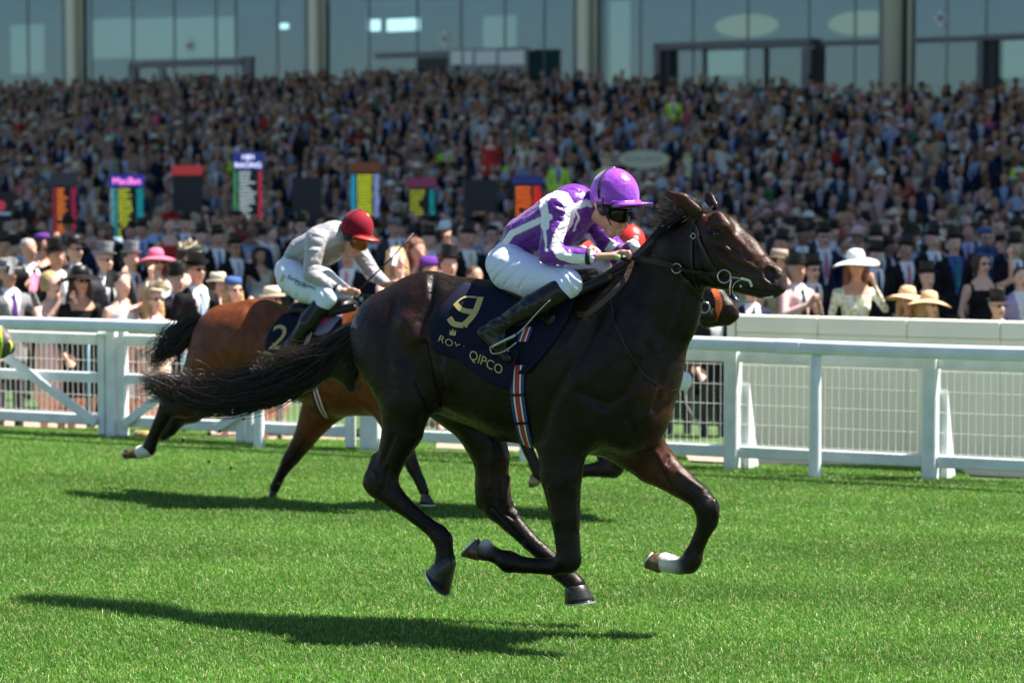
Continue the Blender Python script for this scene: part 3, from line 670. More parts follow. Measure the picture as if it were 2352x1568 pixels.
def jockey(F, J, sc, label, silk, cap_mat, brim_mat, lens, hor, rules=(), creases=(), pants_mat=M_pants, h=.006, text=None, hide_low=False):
    root = empty('person', F.P(*J['hip'][:2], 0), -F.psi, label, 'jockey', 'jockeys riding in the race')
    q = lambda k, r, dl=0: (J[k][0], J[k][1], J[k][2] + dl, r * sc)
    # continuous body (skin) under the clothes
    B = SDF(F, h, .012)
    B.seg(q('hip0', 34), q('waist', 30), 1.2, k=.04); B.seg(q('waist', 30), q('chest', 50), 1.2, k=.04); B.seg(q('chest', 50), q('neck', 24), (1.2, 1.), k=.04); B.seg(q('neck', 23), q('jaw', 24), .8, k=.02)
    B.seg(q('skull', 40), q('brow', 34), .80, k=.02); B.seg(q('brow', 32), q('face', 27), (.8, .72), k=.012); B.seg(q('face', 26), q('chin', 12), (.75, .9), k=.012); B.seg(q('jaw', 20), q('chin', 11), .9, k=.012)
    B.seg(q('nose0', 5), q('nose', 5.6), (.9, 1.1), k=.007); B.seg(q('lip', 6), q('lip', 6), 1.7, k=.004); B.seg((J['lip'][0] - 3 * sc, J['lip'][1] + 6 * sc, J['lip'][2], 5 * sc), (J['lip'][0] - 2 * sc, J['lip'][1] + 6 * sc, J['lip'][2], 5 * sc), 1.6, k=.004)
    e = J['ear']; B.seg((e[0], e[1] - 6 * sc, e[2], 6 * sc), (e[0] + 2 * sc, e[1] + 7 * sc, e[2], 4 * sc), .45, k=.004); B.seg((e[0] + 1.5 * sc, e[1], e[2] + .012, 3.2 * sc), (e[0] + 1.5 * sc, e[1] + 3 * sc, e[2] + .012, 2.5 * sc), .6, k=.003, cut=True)
    for sd in 'NF':
        B.seg(q('sh' + sd, 18), q('el' + sd, 13), 1., k=.02); B.seg(q('el' + sd, 13), q('wr' + sd, 9.5), 1., k=.01)
        B.seg(q('hip' + sd, 34), q('kn' + sd, 22), 1., k=.02); B.seg(q('kn' + sd, 22), q('an' + sd, 14), 1., k=.01); B.seg(q('an' + sd, 12), q('to' + sd, 9), 1., k=.01)
        hand_prims(B, F, J['wr2' + sd][:2], J['ha' + sd][:2], J['ha' + sd][2], J['curl' + sd], r=5.0 * sc)
        B.seg(q('wr' + sd, 9.5), q('wr2' + sd, 9), 1., k=.01)
    Vb, Qb = B.extract(); Vb = sculpt(Vb, Qb, J.get('face_strokes', []))
    bod = mesh('body', Vb, Qb, M_skin, root)
    # jacket
    A = SDF(F, h, .02)
    A.seg(q('waist0', 40), q('waist', 41), 1.15, k=.05); A.seg(q('waist', 41), q('chest', 64), (1.2, 1.1), k=.06); A.seg(q('chest', 64), q('upper', 56), (1.1, 1.15), k=.05); A.seg(q('upper', 50), q('neck', 30), (1.1, 1.), k=.05)
    for sd in 'NF':
        A.seg(q('sh' + sd, 33), q('el' + sd, 25), 1., k=.03); A.seg(q('el' + sd, 25), q('wr' + sd, 17), 1., k=.015)
    cutn = J['neckplane']
    Va, Qa = A.extract(); Va0 = Va; Va = folds(Va, Qa, .0042, 46, 5); Va = sculpt(Va, Qa, creases)
    jk = mesh('jacket', Va, Qa, M_silk, root, col=stripe_jacket(Va0, F, silk, rules)); JT = bvh(Va, Qa)
    # breeches
    Pn = SDF(F, h, .02)
    Pn.seg(q('hip0', 44), q('waist0', 34), 1.2, k=.04)
    for sd in 'NF': Pn.seg(q('hip' + sd, 52), q('thm' + sd, 48), (.9, .9), k=.03); Pn.seg(q('thm' + sd, 48), q('kn' + sd, 34), (.9, .85), k=.02); Pn.seg(q('kn' + sd, 31), q('bt' + sd, 26), 1., k=.015)
    Vp, Qp = Pn.extract(); Vp = folds(Vp, Qp, .0018, 30, 8); Vp = sculpt(Vp, Qp, [(a_, b_, c_ * 1.7) for a_, b_, c_ in J.get('pant_creases', [])])
    br = mesh('breeches', Vp, Qp, pants_mat, root); PT = bvh(Vp, Qp)
    # boots
    for sd in 'NF':
        Bo = SDF(F, h, .015); b0, an, to, he = J['bt' + sd], J['an' + sd], J['to' + sd], J['he' + sd]
        Bo.seg((*b0[:3], 30 * sc), (b0[0] * .55 + an[0] * .45, b0[1] * .55 + an[1] * .45, an[2], 29 * sc), .9, k=.02)
        Bo.seg((b0[0] * .55 + an[0] * .45, b0[1] * .55 + an[1] * .45, an[2], 28 * sc), (*an[:3], 18 * sc), (.9, .9), k=.02)
        Bo.seg((*an[:3], 18 * sc), (*he[:3], 16 * sc), .9, k=.02); Bo.seg((*he[:3], 15 * sc), (*to[:3], 13 * sc), 1.1, k=.02); Bo.seg((*an[:3], 17 * sc), ((an[0] + to[0]) / 2, (an[1] + to[1]) / 2, to[2], 15 * sc), 1., k=.03)
        Vo, Qo = Bo.extract(); Vo = folds(Vo, Qo, .0015, 40, 3); Vo = sculpt(Vo, Qo, J.get('boot_creases', [])); mesh('boot', Vo, Qo, M_boot, root)
    # helmet with silk cover, peak, goggles
    c = F.P(*J['helm'][:3]); ax_up = F.P(J['helm'][0] + J['hup'][0], J['helm'][1] + J['hup'][1], J['helm'][2]) - c; ax_up /= np.linalg.norm(ax_up)
    fw = F.P(J['peak'][0], J['peak'][1], J['helm'][2] + J.get('turn', .0)) - c; fw -= (fw @ ax_up) * ax_up; fl = np.linalg.norm(fw); fw /= fl; sdv = np.cross(ax_up, fw)
    rx, ry, rz_ = F.m(*J['helm'][:3], J['hr'][0]), F.m(*J['helm'][:3], J['hr'][0]) * .84, F.m(*J['helm'][:3], J['hr'][1])
    V = []; Fc = []; n = 28; gq = np.random.default_rng(int(c[0] * 1000) % 999)
    angs = np.linspace(0, math.pi / 2 + .36, 13)
    for a in angs:
        for j in range(n):
            b = 2 * math.pi * j / n; wr = 1 + .006 * math.sin(7 * b + 3 * a) * math.sin(a) + gq.normal(0, .0007)
            if j % 7 == 0: wr -= .012 * math.sin(a)
            V.append(c + wr * (fw * rx * math.sin(a) * math.cos(b) + sdv * ry * math.sin(a) * math.sin(b)) + ax_up * rz_ * math.cos(a) * wr)
    Fc = [[i * n + j, i * n + (j + 1) % n, (i + 1) * n + (j + 1) % n, (i + 1) * n + j] for i in range(len(angs) - 1) for j in range(n)]
    inner = [c + (np.array(p) - c) * .86 for p in V[-n:]]; o_ = len(V); V += inner; Fc += [[o_ - n + j, o_ - n + (j + 1) % n, o_ + (j + 1) % n, o_ + j] for j in range(n)]; Fc.append([o_ + j for j in range(n)])
    hel = mesh('helmet', V, Fc, cap_mat, root)
    V = []; pk = []; m_ = 15; pln = (fl - rx) 
    for i, rr in enumerate((.96, 1.0)):
        for j in range(m_):
            b = -1.15 + 2.3 * j / (m_ - 1); V.append(c + fw * rx * math.cos(b) * rr + sdv * ry * math.sin(b) * rr - ax_up * rz_ * .30)
    for k_ in (.5, 1.):
        for j in range(m_):
            b = -1.15 + 2.3 * j / (m_ - 1); e_ = math.cos(b / 1.15 * math.pi / 2) ** .6 * pln * k_
            V.append(c + fw * (rx * math.cos(b) + e_) + sdv * ry * math.sin(b) * (1 + .02 * k_) - ax_up * rz_ * (.32 + .08 * k_ * (1 - .4 * math.cos(b)) + .06 * k_ * abs(b)))
    Fp = [[i * m_ + j, i * m_ + j + 1, (i + 1) * m_ + j + 1, (i + 1) * m_ + j] for i in range(3) for j in range(m_ - 1)]
    pko = mesh('peak', V, Fp, brim_mat, hel); md = pko.modifiers.new('thickness', 'SOLIDIFY'); md.thickness = .005
    mb = MB(); P = [c + 1.012 * (fw * rx * math.cos(b) + sdv * ry * math.sin(b)) - ax_up * rz_ * (.27 + gq.normal(0, .012)) for b in np.linspace(-1.5, 1.5, 30)]; mb.tube(P, [.006 + gq.uniform(-.001, .002) for _ in P], n=6)
    cb = c + 1.03 * (fw * rx * math.cos(.35) - sdv * ry * math.sin(-.35) * -1) + ax_up * rz_ * .0
    mb.build('gathered_hem', cap_mat, hel, smooth=True); ball('top_button', c + ax_up * rz_ * 1.01 + fw * .0, .011, cap_mat, hel, sx=.5)
    mb = MB()                                   # dark strap over the crown
    P = [c + 1.02 * (fw * rx * (-.18) * math.sin(a) * 1 + sdv * s_ * ry * .985 * math.sin(a)) + ax_up * rz_ * math.cos(a) * 1.02 for s_, a in [(-1, x) for x in np.linspace(1.7, 0, 14)] + [(1, x) for x in np.linspace(.1, 1.7, 14)]]
    mb.tube(P, .0065, n=6, flat=.4); mb.build('goggle_elastic', M_black, hel, smooth=True)
    V = []                                      # dark skull cap lining under the silk
    for k_, (a, rr) in enumerate(((math.pi / 2 + .20, .97), (math.pi / 2 + .42, .95), (math.pi / 2 + .54, .96))):
        for j in range(n): b = 2 * math.pi * j / n; V.append(c + rr * (fw * rx * math.sin(a) * math.cos(b) + sdv * ry * math.sin(a) * math.sin(b)) + ax_up * rz_ * math.cos(a) * rr)
    mesh('helmet_lining', V, [[i * n + j, i * n + (j + 1) % n, (i + 1) * n + (j + 1) % n, (i + 1) * n + j] for i in range(2) for j in range(n)], M_black, hel)
    # goggles: a wrapped visor following the brow
    gc = F.P(*J['gog'][:3]); V = []; ng = 18
    gup = -np.array(F.P(*J['chin'][:3]) - F.P(*J['brow'][:3])); gup /= np.linalg.norm(gup); gf = fw - (fw @ gup) * gup; gf /= np.linalg.norm(gf); gs = np.cross(gup, gf); gr = F.m(*J['gog'][:3], 40 * sc); gw = gr * .82
    for t in np.linspace(-1, 1, 7):
        for j in range(ng):
            b = -1.45 + 2.9 * j / (ng - 1); hh = gr * .42 * (1 - .42 * (abs(b) / 1.45) ** 3 - .15 * math.exp(-(b / .16) ** 2) * (t < 0)) * t
            V.append(gc + gf * gr * math.cos(b) * (1 + .05 * (1 - t * t)) + gs * gw * math.sin(b) * (1.04 + .05 * (1 - t * t)) + gup * hh)
    Fc = [[i * ng + j, i * ng + j + 1, (i + 1) * ng + j + 1, (i + 1) * ng + j] for i in range(6) for j in range(ng - 1)]
    go = mesh('goggles', V, Fc, lens, root); md = go.modifiers.new('thickness', 'SOLIDIFY'); md.thickness = .004
    mb = MB(); P = smoothline([tuple(F.P(J['ear'][0] + a * sc, J['ear'][1] + b * sc, J['ear'][2] + .01)) for a, b in ((16, -20), (16, -4), (20, 12), (36, 44))] , 12)
    mb.tube(P, [.008] * 12, n=6, flat=.4); pd = F.P(J['ear'][0] + 19 * sc, J['ear'][1] + 8 * sc, J['ear'][2] + .006); mb.lathe([(.001, -.008), (.024, -.006), (.030, 0), (.024, .006), (.001, .008)], pd, axis=F.n, n=12); mb.build('chin_strap', M_leather, root, smooth=True)
    # cuffs
    mb = MB(); a = F.P(*J['wrN'][:3]); b = F.P(*J['elN'][:3]); d = (b - a) / np.linalg.norm(b - a); mb.tube([a - d * .004, a + d * .018], F.m(*J['wrN'][:3], 18.5 * sc), n=16); mb.build('cuff_band', M_black, root, smooth=True)
    return root, JT, PT, jk, br
JM = dict(hip=(1168, 622), hip0=(1160, 606, 0), waist0=(1190, 562, 0), waist=(1200, 540, 0), chest=(1288, 505, 0), upper=(1318, 478, 0), neck=(1352, 476, 0), skull=(1404, 452, 0), brow=(1414, 478, 0),
          face=(1411, 505, 0), jaw=(1382, 494, 0), chin=(1405, 534, 0), nose0=(1432, 498, 0), nose=(1436, 520, .0), lip=(1424, 533, 0), ear=(1368, 474, .088),
          shN=(1280, 480, .20), elN=(1262, 584, .26), wrN=(1356, 590, .22), wr2N=(1412, 588, .19), haN=(1434, 586, .17), curlN=(1436, 606),
          shF=(1352, 500, -.19), elF=(1424, 590, -.24), wrF=(1455, 565, -.16), wr2F=(1404, 634, -.12), haF=(1394, 645, -.10), curlF=(1396, 660),
          hipN=(1170, 616, .10), thmN=(1218, 636, .16), knN=(1306, 652, .25), btN=(1286, 668, .27), anN=(1140, 752, .30), heN=(1112, 764, .30), toN=(1166, 822, .31),
          hipF=(1200, 606, -.12), thmF=(1280, 600, -.18), knF=(1370, 612, -.25), btF=(1350, 640, -.25), anF=(1200, 740, -.3), heF=(1180, 750, -.3), toF=(1230, 800, -.3),
          neckplane=0, helm=(1411, 448, 0), hup=(-1, -30), peak=(1496, 470), hr=(60, 62), turn=.03, gog=(1408, 490, 0),
          face_strokes=[([(1413, 538), (1426, 536)], 2.5, -4), ([(1404, 512), (1414, 530)], 4, -2), ([(1392, 515), (1400, 535)], 5, 2)],
          pant_creases=[([(1172, 604), (1136, 640), (1130, 660)], 3, -5), ([(1190, 612), (1158, 655)], 2.5, -4), ([(1215, 622), (1190, 664)], 2.5, -4), ([(1150, 600), (1124, 630)], 2.5, -3), ([(1282, 620), (1300, 650), (1318, 680)], 4, -4),
                        ([(1290, 606), (1318, 640), (1336, 650)], 3, 4), ([(1240, 600), (1290, 612)], 3, -4), ([(1310, 640), (1338, 668)], 3, -3)],
          boot_creases=[([(1146, 716), (1168, 738)], 4, -7), ([(1140, 730), (1164, 750)], 3, -6), ([(1152, 704), (1186, 722)], 4, 6), ([(1120, 752), (1150, 772)], 3, -4), ([(1200, 690), (1240, 740)], 5, -3), ([(1236, 672), (1262, 720)], 6, 3)])
PUR = (.135, .011, .28)
rulesM = [([(1158, 560), (1175, 536), (1248, 503), (1262, 498)], 7.5, WHT), ([(1254, 520), (1248, 462), (1262, 446), (1290, 446)], 8, WHT), ([(1302, 462), (1316, 490), (1296, 540), (1284, 584), (1352, 598)], 0, WHT),
          ([(1296, 452), (1312, 478), (1306, 508), (1286, 536), (1276, 566), (1290, 586), (1318, 594), (1354, 597)], 12, WHT), ([(1247, 472), (1254, 500), (1251, 520)], 9, WHT), ([(1250, 520), (1254, 575)], 3, WHT),
          ([(1322, 474), (1346, 466), (1358, 468)], 8, WHT), ([(1318, 476), (1330, 500), (1318, 530)], 2.5, WHT), ([(1358, 560), (1370, 572), (1350, 590)], 4, WHT), ([(1352, 540), (1364, 560), (1352, 578)], 4.5, WHT),
          ([(1408, 560), (1398, 575)], 9, WHT), ([(1440, 530), (1456, 560), (1464, 578)], 12, WHT), ([(1274, 458), (1284, 470)], 0, PUR)]
crM = [([(1282, 452), (1300, 462)], 4, -5), ([(1276, 470), (1296, 478)], 4, -6), ([(1270, 486), (1292, 492)], 3.5, -6), ([(1262, 500), (1285, 506)], 3.5, -5), ([(1276, 478), (1296, 486)], 3, 5), ([(1290, 540), (1310, 530)], 3, -4), ([(1288, 560), (1310, 568)], 4, -5),
       ([(1300, 580), (1340, 588)], 3, -3), ([(1246, 570), (1258, 540), (1252, 500)], 4, -6), ([(1318, 500), (1332, 540), (1312, 575)], 5, -5), ([(1180, 520), (1230, 480), (1260, 450)], 6, -3), ([(1200, 560), (1240, 540)], 5, -4), ([(1330, 440), (1300, 430)], 5, -3), ([(1215, 500), (1250, 470)], 4, 4),
       ([(1340, 520), (1352, 560)], 5, -4), ([(1290, 510), (1310, 500)], 3, -4), ([(1284, 524), (1306, 514)], 3, 4), ([(1284, 596), (1350, 606)], 4, -3)]
jk_main, JT, PT, jacket, breeches = jockey(HF, JM, 1., 'jockey in purple and white silks crouching on the nearest dark horse', PUR, M_purple, M_purple, M_lens, horse, rulesM, crM, h=.0055)
# stirrup and irons
mb = MB(); mb.tube([HF.P(u, v, .37) for u, v in ((1126, 800), (1150, 786), (1180, 772), (1184, 768))], .0085, n=8); mb.tube([HF.P(u, v, .35) for u, v in smoothline([(1184, 770), (1206, 750), (1236, 716), (1262, 690)], 10)], .004, n=6)
mb.tube([HF.P(u, v, .36) for u, v in smoothline([(1126, 800), (1132, 812), (1160, 806), (1186, 786)], 10)], .004, n=6); mb.build('stirrup', M_metal, horse, smooth=True)
# whip in the near hand
mb = MB(); P = [HF.P(1417, 590, .24), HF.P(1432, 592, .235), HF.P(1450, 600, .10), HF.P(1470, 610, -.05)]
mb.tube(P, [.0125, .0125, .010, .006], n=12); whip = mb.build('riding_whip', M_leather, None, smooth=True)
tag(whip, 'black riding whip with green capped handle in the purple jockey\'s fist', 'whip')
c = HF.P(1419.5, 591, .245); MB().lathe([(.013, -.004), (.014, .002), (.011, .006), (.002, .0065)], c, axis=CAM - c, n=12).build('handle_cap', mat('green_cap', (.25, .5, .15), rough=.4), whip, smooth=True)
c = HF.P(1393, 648, .02)
MB().torus(c, CAM - c, .018, .003).build('rein_ring', M_metal, bridle, smooth=True)
# ------------------------------------------------------------------ the two horses behind
BAYC = (.125, .034, .010)
def back_horse(F, off, label, coat, dark, hind, fore, num, jlabel, J, jargs, tx=0):
    ox, oy = off
    T_ = lambda pts: [(p[0] + ox, p[1] + oy, *p[2:]) for p in pts]
    root = empty('horse', F.o, -F.psi, label, 'horse', 'racehorses galloping past the stands')
    S = SDF(F, .012, .05)
    def seg(a, b, ls, **k):
        a, b = T_([a, b]); S.seg((a[0] + tx, *a[1:]), (b[0] + tx, *b[1:]), ls, **k)
    seg((530, 792, 0, 96), (590, 784, 0, 96), .8, k=.06); seg((530, 820, 0, 92), (600, 810, 0, 96), .8, k=.06); seg((600, 800, 0, 104), (690, 812, 0, 104), (.78, .76), k=.06); seg((690, 812, 0, 104), (780, 832, 0, 124), (.76, .7), k=.06)
    seg((780, 832, 0, 124), (850, 840, 0, 116), (.7, .68), k=.06); seg((850, 800, 0, 96), (930, 740, 0, 62), (.6, .5), k=.06); seg((930, 740, 0, 62), (985, 690, 0, 46), (.5, .5), k=.05)
    seg((1000, 676, .02, 44), (1040, 708, .04, 34), (.62, .62), k=.03); seg((1040, 708, .04, 32), (1068, 728, .06, 20), (.6, .9), k=.03, col=dark)
    seg((975, 660, .07, 12), (955, 632, .08, 2), .5, k=.01)
    for pts, lat in hind:
        c0 = pts[0]; q = T_([(c0[0], c0[1], lat, c0[2])] + [(x, y, lat, r) for x, y, r in pts[1:]])
        for i in range(len(q) - 1): S.seg(q[i], q[i + 1], (.7 if i < 2 else .85), k=.04 if i < 2 else .02, col=None if i < 2 else dark)
    for pts, lat in fore:
        q = T_([(x, y, lat, r) for x, y, r in pts])
        for i in range(len(q) - 1): S.seg(q[i], q[i + 1], (.65 if i < 1 else .85), k=.04 if i < 2 else .02, col=None if i < 2 else dark)
    V, Q = S.extract(); X = lambda L: [(a + ox, b + oy) for a, b in L]
    V = sculpt(V, Q, [(X([(570, 700), (590, 760), (596, 850), (590, 900)]), 9, -9), (X([(520, 740), (530, 800)]), 30, 9), (X([(800, 740), (770, 800), (740, 860), (700, 930)]), 10, -7), (X([(830, 790), (800, 880)]), 22, 8), (X([(700, 1000), (672, 1060)]), 5, 3)])
    Cc = S.colours(V, coat)
    mesh('body', V, Q, M_coat, root, col=Cc); T = bvh(V, Q)
    return root, T, T_
OCH = mat('hoof_horn_pale', (.34, .25, .08), rough=.5, vary=.4, vscale=30)
H2 = Frame(650, 1151, R(26))
D2 = (.008, .006, .005)
hind2 = [([(480, 840, 60), (455, 890, 50), (428, 925, 36), (388, 935, 24), (366, 975, 17), (350, 1008, 15), (342, 1030, 18)], .12),
         ([(520, 850, 60), (480, 905, 46), (440, 940, 32), (410, 955, 24), (392, 985, 16), (376, 996, 16)], -.12)]
fore2 = [([(790, 870, 80), (730, 950, 44), (700, 1005, 27), (672, 1048, 20), (664, 1058, 18), (644, 1092, 12), (630, 1122, 13)], -.10),
         ([(860, 870, 60), (900, 960, 34), (935, 1040, 20), (950, 1075, 16), (966, 1108, 13), (974, 1128, 13)], .10)]
horse2, T2, tt2 = back_horse(H2, (0, 0), 'bright bay racehorse in second place with number 2 saddle cloth', BAYC, D2, hind2, fore2, '2', '', None, None)
hoof(H2, (332, 1052), (328, 1026), (294, 1052), (286, 1034), .12, .55, horse2, M_hoofb); 
S2 = SDF(H2, .011, .02); S2.seg((340, 1034, .12, 16), (322, 1038, .12, 16), 1.); Vx, Qx = S2.extract(); mesh('sock', Vx, Qx, mat('white_sock', (.6, .56, .5), rough=.8), horse2)
hoof(H2, (346, 1010), (340, 988), (312, 1002), (318, 988), -.12, .55, horse2, OCH)
hoof(H2, (636, 1126), (622, 1120), (632, 1144), (618, 1142), -.10, .6, horse2, M_hoof)
hoof(H2, (984, 1134), (968, 1130), (998, 1158), (966, 1157), .10, .6, horse2, M_hoof)
TS = SDF(H2, .014, .04); TS.chain([(462, 736, 0, 14), (430, 770, 0, 26), (400, 795, 0, 22), (378, 812, 0, 12)], ls=.8); Vt, Qt = TS.extract(); tail2 = mesh('tail', Vt, Qt, M_hair, horse2)
hair('tail_hair', wisps(H2, [(462, 722, 0), (430, 750, 0), (395, 785, 0), (366, 812, 0), (345, 838, 0)], [14, 34, 34, 24, 16], 420, 21, reach=(.3, .8), curl=.03, r=(.003, .001), latw=.12), M_hair, tail2)
def mane_back(F, o, T, root, seed):
    g_ = np.random.default_rng(seed); L = smoothline([(960, 655), (920, 672), (880, 690), (850, 702), (815, 712)], 50); st = []
    for i in range(240):
        u, v = L[g_.integers(0, 50)]; la = g_.normal(0, .04); ln = g_.uniform(18, 40); st.append(([F.P(u + o[0] + 6 - ln * f * .9, v + o[1] + 12 + ln * f * .35 - 12 * f * (1 - f), la + .02 * f) for f in np.linspace(0, 1, 6)], .003, .001))
    hair('mane', st, M_hair, root)
mane_back(H2, (0, 0), T2, horse2, 5)
cl, C2 = cloth('saddle_cloth', quadfn((654, 722), (790, 716), (744, 842), (612, 812), (-14, 6, 10, 8)), 26, 18, T2, M_navy, horse2, off=.014)
text_on('number', '2', (617, 801), (36, 2), (14, -56), C2, M_gold, cl, off=.006)
cl, _ = cloth('cloth_trim', quadfn((612, 805), (662, 822), (660, 828), (608, 812)), 10, 3, T2, M_gold, horse2, off=.022)
for du, wd, mt_ in ((-6, .02, M_navy), (-2, .008, M_whitep), (2, .012, bpy.data.materials['red_webbing']), (6, .008, M_whitep)):
    strap('girth', [(722 + du, 880), (728 + du, 905), (738 + du, 935), (750 + du * .6, 956)], wd, T2, mt_, horse2, n=14, off=.013)
    strap('girth', [(716 + du * .7, 765), (702 + du * .7, 800)], wd * .7, T2, mt_, horse2, n=6, off=.022)
sp, _ = cloth('saddle_pad', quadfn((756, 704), (812, 700), (748, 776), (724, 770)), 12, 8, T2, mat('violet_pad', (.20, .16, .26), rough=.8), horse2, off=.02)
SS = SDF(H2, .012, .03); SS.seg((690, 712, 0, 20), (800, 702, 0, 18), 2.2); SS.chain([(700, 724, .16, 12), (760, 716, .18, 12), (812, 706, .15, 10)]); Vs, Qs = SS.extract(); mesh('saddle', Vs, Qs, M_leather, horse2)
strap('girth', [(772, 706), (757, 730), (746, 752)], .025, T2, mat('pink_webbing', (.7, .05, .12), rough=.5), horse2, n=8, off=.034)

def shiftJ(J, dx, dy):
    o = {}
    for k, v in J.items():
        if k.startswith('curl'): o[k] = (v[0] + dx, v[1] + dy)
        elif k in ('hup', 'hr', 'turn', 'neckplane'): o[k] = v
        elif isinstance(v, tuple): o[k] = (v[0] + dx, v[1] + dy, *v[2:])
        elif isinstance(v, list): o[k] = [([(a + dx, b + dy) for a, b in pts], w_, h_) for pts, w_, h_ in v]
        else: o[k] = v
    return o
J2 = dict(hip=(668, 645), hip0=(664, 622, 0), waist0=(682, 592, 0), waist=(694, 575, 0), chest=(745, 562, 0), upper=(768, 548, 0), neck=(788, 548, 0), skull=(817, 524, 0), brow=(823, 542, 0),
          face=(813, 562, 0), jaw=(798, 556, 0), chin=(806, 588, 0), nose0=(828, 562, 0), nose=(830, 574, 0), lip=(820, 582, 0), ear=(785, 538, .075),
          shN=(726, 548, .18), elN=(714, 630, .24), wrN=(774, 664, .2), wr2N=(792, 668, .18), haN=(812, 672, .16), curlN=(826, 690),
          shF=(806, 556, -.18), elF=(856, 628, -.26), wrF=(884, 650, -.2), wr2F=(894, 652, -.16), haF=(906, 654, -.14), curlF=(900, 668),
          hipN=(670, 636, .08), thmN=(700, 660, .14), knN=(752, 682, .22), btN=(734, 706, .24), anN=(672, 786, .27), heN=(652, 800, .27), toN=(672, 816, .28),
          hipF=(690, 632, -.12), thmF=(740, 650, -.16), knF=(786, 676, -.22), btF=(772, 700, -.22), anF=(720, 770, -.26), heF=(706, 780, -.26), toF=(740, 800, -.26),
          neckplane=0, helm=(820, 523, 0), hup=(5, -24), peak=(866, 560), hr=(40, 42), turn=.02, gog=(818, 554, 0),
          face_strokes=[([(815, 586), (822, 585)], 2, -4)], pant_creases=[([(640, 620), (636, 650)], 3, -5), ([(655, 640), (650, 672)], 3, -5), ([(690, 650), (680, 690)], 3, -4), ([(740, 668), (752, 690)], 3, -5), ([(715, 655), (708, 690)], 3, -4)])
cr2 = [([(716, 540), (740, 548)], 4, -6), ([(706, 560), (734, 566)], 4, -7), ([(704, 575), (730, 574)], 3.5, 6), ([(704, 612), (730, 606)], 3.5, -6), ([(700, 636), (730, 648)], 4, -5), ([(748, 640), (768, 660)], 3, -4), ([(650, 590), (690, 560), (716, 530)], 6, -5), ([(680, 600), (700, 580)], 4, -5)]
M_pants2 = mat('pale_breeches', (.66, .72, .80), rough=.6, bump=.09, bscale=9, stretch=(1, 1, 3))
GREY = (.36, .34, .36)
jk2, J2T, P2T, j2j, j2b = jockey(H2, J2, .74, 'jockey in pale grey silks and maroon cap crouching on the bright bay horse', GREY, M_maroon, M_red, M_amber, horse2, [([(650, 590), (672, 598)], 12, (.2, .22, .22)), ([(745, 590), (780, 575)], 14, (.22, .2, .17))], cr2, pants_mat=M_pants2, h=.008)
text_on('lettering', 'Barberstown', (662, 640), (62, 27), (2, -9), P2T, M_blackp, j2b, off=.005)
text_on('lettering', 'Castle', (677, 652), (27, 11), (2, -9), P2T, M_blackp, j2b, off=.005)
mb = MB(); pp = [on(P2T, u, v, .005) for u, v in ((650, 630), (656, 634), (648, 648), (644, 645))]; mb.add(pp, [[0, 1, 2, 3]]); mb.build('gold_emblem', M_gold, j2b)
ball('cap_tuft', H2.P(842, 497, 0), .018, mat('yellow_pompom', (.7, .6, .12), rough=.9, bump=.2, bscale=200), jk2)
mb = MB(); mb.tube([H2.P(u, v, l) for u, v, l in ((815, 676, .2), (850, 640, .1), (900, 592, 0), (950, 535, -.1))], [.007, .006, .005, .004], n=8); tag(mb.build('riding_whip', M_leather, None, smooth=True), 'long thin black whip raised by the jockey in grey silks', 'whip')
mb = MB(); mb.tube([H2.P(u, v, .22) for u, v in ((700, 818), (714, 790), (718, 780))], .007, n=6); mb.build('stirrup', M_metal, horse2, smooth=True)
freestrap('rein', [(812, 678), (850, 680), (900, 690), (960, 712), (1030, 724)], [.16, .16, .16, .14, .1], .02, H2, M_leather, horse2)

H3 = Frame(1295, 1175, R(26)); dx, dy = 640, -4
D3 = (.02, .012, .009)
hind3 = [([(560, 850, 60), (555, 900, 44), (560, 940, 32), (552, 980, 20), (575, 1040, 14), (590, 1075, 14), (596, 1092, 14)], .1),
         ([(520, 850, 60), (600, 900, 46), (600, 980, 26), (600, 1020, 18), (640, 1060, 12), (680, 1090, 14)], -.12)]
fore3 = [([(790, 870, 80), (760, 960, 44), (752, 1030, 26), (752, 1084, 18), (744, 1086, 14), (700, 1088, 12), (660, 1100, 12)], -.10),
         ([(860, 860, 70), (820, 950, 40), (790, 1040, 28), (768, 1078, 24), (700, 1084, 14), (620, 1090, 12), (604, 1096, 12)], .10)]
horse3, T3, tt3 = back_horse(H3, (dx, dy), 'dark brown horse mostly hidden behind the leader, its muzzle with orange straps showing', D3, D3, hind3, fore3, '', '', None, None, tx=-78)
hoof(H3, (1236, 1116), (1238, 1092), (1222, 1118), (1224, 1090), .1, .6, horse3, OCH)
J3 = shiftJ(J2, 624, 34)
jk3, J3T, P3T, j3j, j3b = jockey(H3, J3, .74, 'jockey in red spotted silks glimpsed behind the purple jockey', (.6, .03, .02), M_red, M_red, M_lens, horse3, [([(x, y), (x + .1, y)], 7, WHT) for x in range(1340, 1540, 34) for y in range(540, 720, 30)], (), pants_mat=M_pants2, h=.011)
for u, v in ((1430, 551), (1456, 562), (1440, 586), (1462, 548)):
    ball('cap_spot', H3.P(u - 2, v, .075), .018, M_whitep, jk3, sx=.6, axis=(CAM - H3.P(u, v)))
